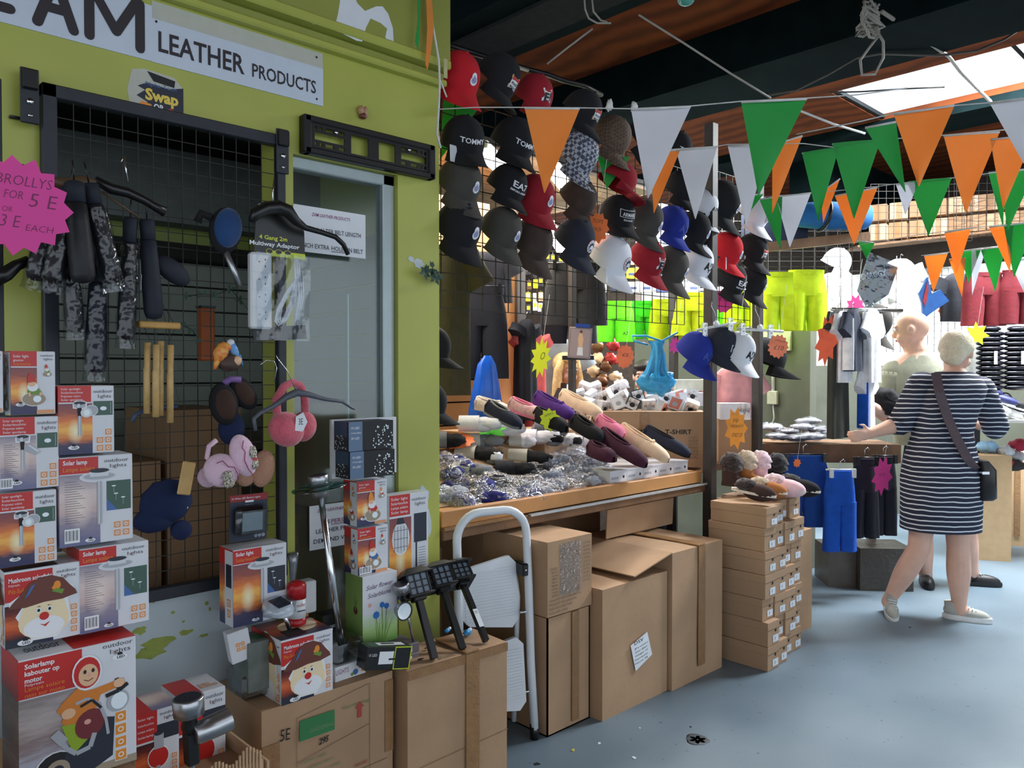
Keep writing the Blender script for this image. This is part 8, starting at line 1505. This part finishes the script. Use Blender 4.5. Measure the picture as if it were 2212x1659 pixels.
m = MB(); C_ = [PD(958, 215, 3.25), PD(1035, 232, 3.2), PD(950, 345, 3.25)]; m.add([tuple(p) for p in C_] + [tuple(p + FWD * .002) for p in C_], [(0, 1, 2), (5, 4, 3)], BG_); m.build('pennant', r)
m = MB(); m.box(-.008, .008, -.004, .0, -.035, .035, mat('masking_tape', (186, 180, 130), .6)); m.build('tape_strip', None, A(fp(966, 150) + Vector((-.01, 0, 0))), 'strip of yellowed tape on the top of the shop corner', 'tape')
m = MB(); m.prism([(0, 0), (.16, -.02), (.05, -.17)], 0, .001, BG_); m.build('pennant_scrap', None, F(1288, 330, 3.75), 'single green pennant showing behind the grey checked cap', 'pennant')
# cables and cords in the roof
WCB = mat('grey_cable', (150, 146, 138), .6); CBB = mat('dark_cable', (60, 56, 50), .6)
def cable(label, pts, d, rr, mt, name='roof_cable'): m = MB(); m.tube([tuple(PD(x, y, d if not isinstance(d, tuple) else d[0] + (d[1] - d[0]) * i / (len(pts) - 1))) for i, (x, y) in enumerate(pts)], rr, mt, n=7); m.build(name, None, None, label, 'cable')
cable('pale straight cord across the roof from upper left to the first green pennant', [(1380, 32), (1480, 95), (1580, 160), (1665, 212)], (3.7, 3.9), .005, WCB); cable('pale cord over the green pennant continuing right', [(1730, 240), (1800, 268), (1868, 288)], (4.0, 4.3), .006, STRG)
cable('short pale cord from the red cap up to the beam', [(1182, 138), (1230, 100), (1280, 62)], 3.4, .004, WCB); cable('thin hanging wire loop at the top of the first beam', [(1262, -10), (1264, 20), (1272, 40), (1290, 50), (1320, 50)], 3.4, .004, WCB); cable('second wire loop at the top of the first beam', [(1278, -10), (1282, 25), (1298, 44), (1312, 48)], 3.4, .004, WCB)
cable('thick pale conduit from the cable knot to the skylight', [(1905, 25), (1980, 75), (2050, 122), (2075, 155), (2140, 220)], (4.15, 5.2), .011, WCB, 'roof_conduit'); cable('brown cable drooping below the knot towards the bunting', [(1660, 205), (1720, 195), (1790, 160), (1850, 125), (1900, 116), (2030, 120), (2110, 110), (2170, 85), (2240, 40)], 4.6, .007, CBB); cable('dark cable along the lower edge of the skylight', [(1790, 200), (1860, 198), (1950, 192), (2040, 188)], 5.0, .005, CBB)
m = MB(); c0 = PD(1880, 28, 4.1)
for k in range(7):
    rnd = random.Random(k); P = [tuple(c0 + RGT * (.05 * math.sin(a * (1 + k % 2) + k) * rnd.uniform(.6, 1.3)) + UP * (.06 * math.cos(a) * rnd.uniform(.8, 1.3) - .01 * k) + FWD * .03 * math.sin(a + k)) for a in [i * .5 for i in range(13)]]; m.tube(P, .008, WCB, n=6)
m.tube([tuple(PD(x, y, 4.08)) for x, y in ((1890, 60), (1908, 90), (1908, 125), (1890, 160), (1862, 162), (1858, 130), (1880, 100), (1896, 80))], .007, WCB, n=6); m.tube([tuple(PD(x, y, 4.08)) for x, y in ((1880, 30), (1850, 60), (1848, 78), (1862, 60))], .006, WCB, n=6); m.build('cable_knot', None, None, 'tangled knot of grey cables hanging from the roof beam', 'cable')
m = MB(); m.ball(tuple(PD(1482, -2, 3.6)), (.04, .04, .03), mat('teal_glass', (70, 150, 140), .2)); m.build('teal_lamp', None, None, 'small teal glass lamp at the top edge of the photo', 'lamp')
m = MB(); m.tube([tuple(PY(x, y, 2.5)) for x, y in ((1140, 150), (1180, 160), (1220, 175), (1262, 185), (1300, 205))], .012, BLACKM, n=8); m.tube([tuple(PY(x, y, 2.5)) for x, y in ((960, 95), (1040, 120), (1140, 150))], .012, BLACKM, n=8); m.build('hanging_bar', None, None, 'dark bar above the top row of caps', 'bar')
for i, (px, py) in enumerate(((1316, 228), (1370, 232))): m = MB(); m.ball((0, 0, 0), (.012, .008, .02), STRG, lump=.8, seed=i); m.build('string_knot', None, F(px, py, 2.8), ('left', 'right')[i] + ' knot of string on the nearest bunting between orange and white pennants', 'knot')
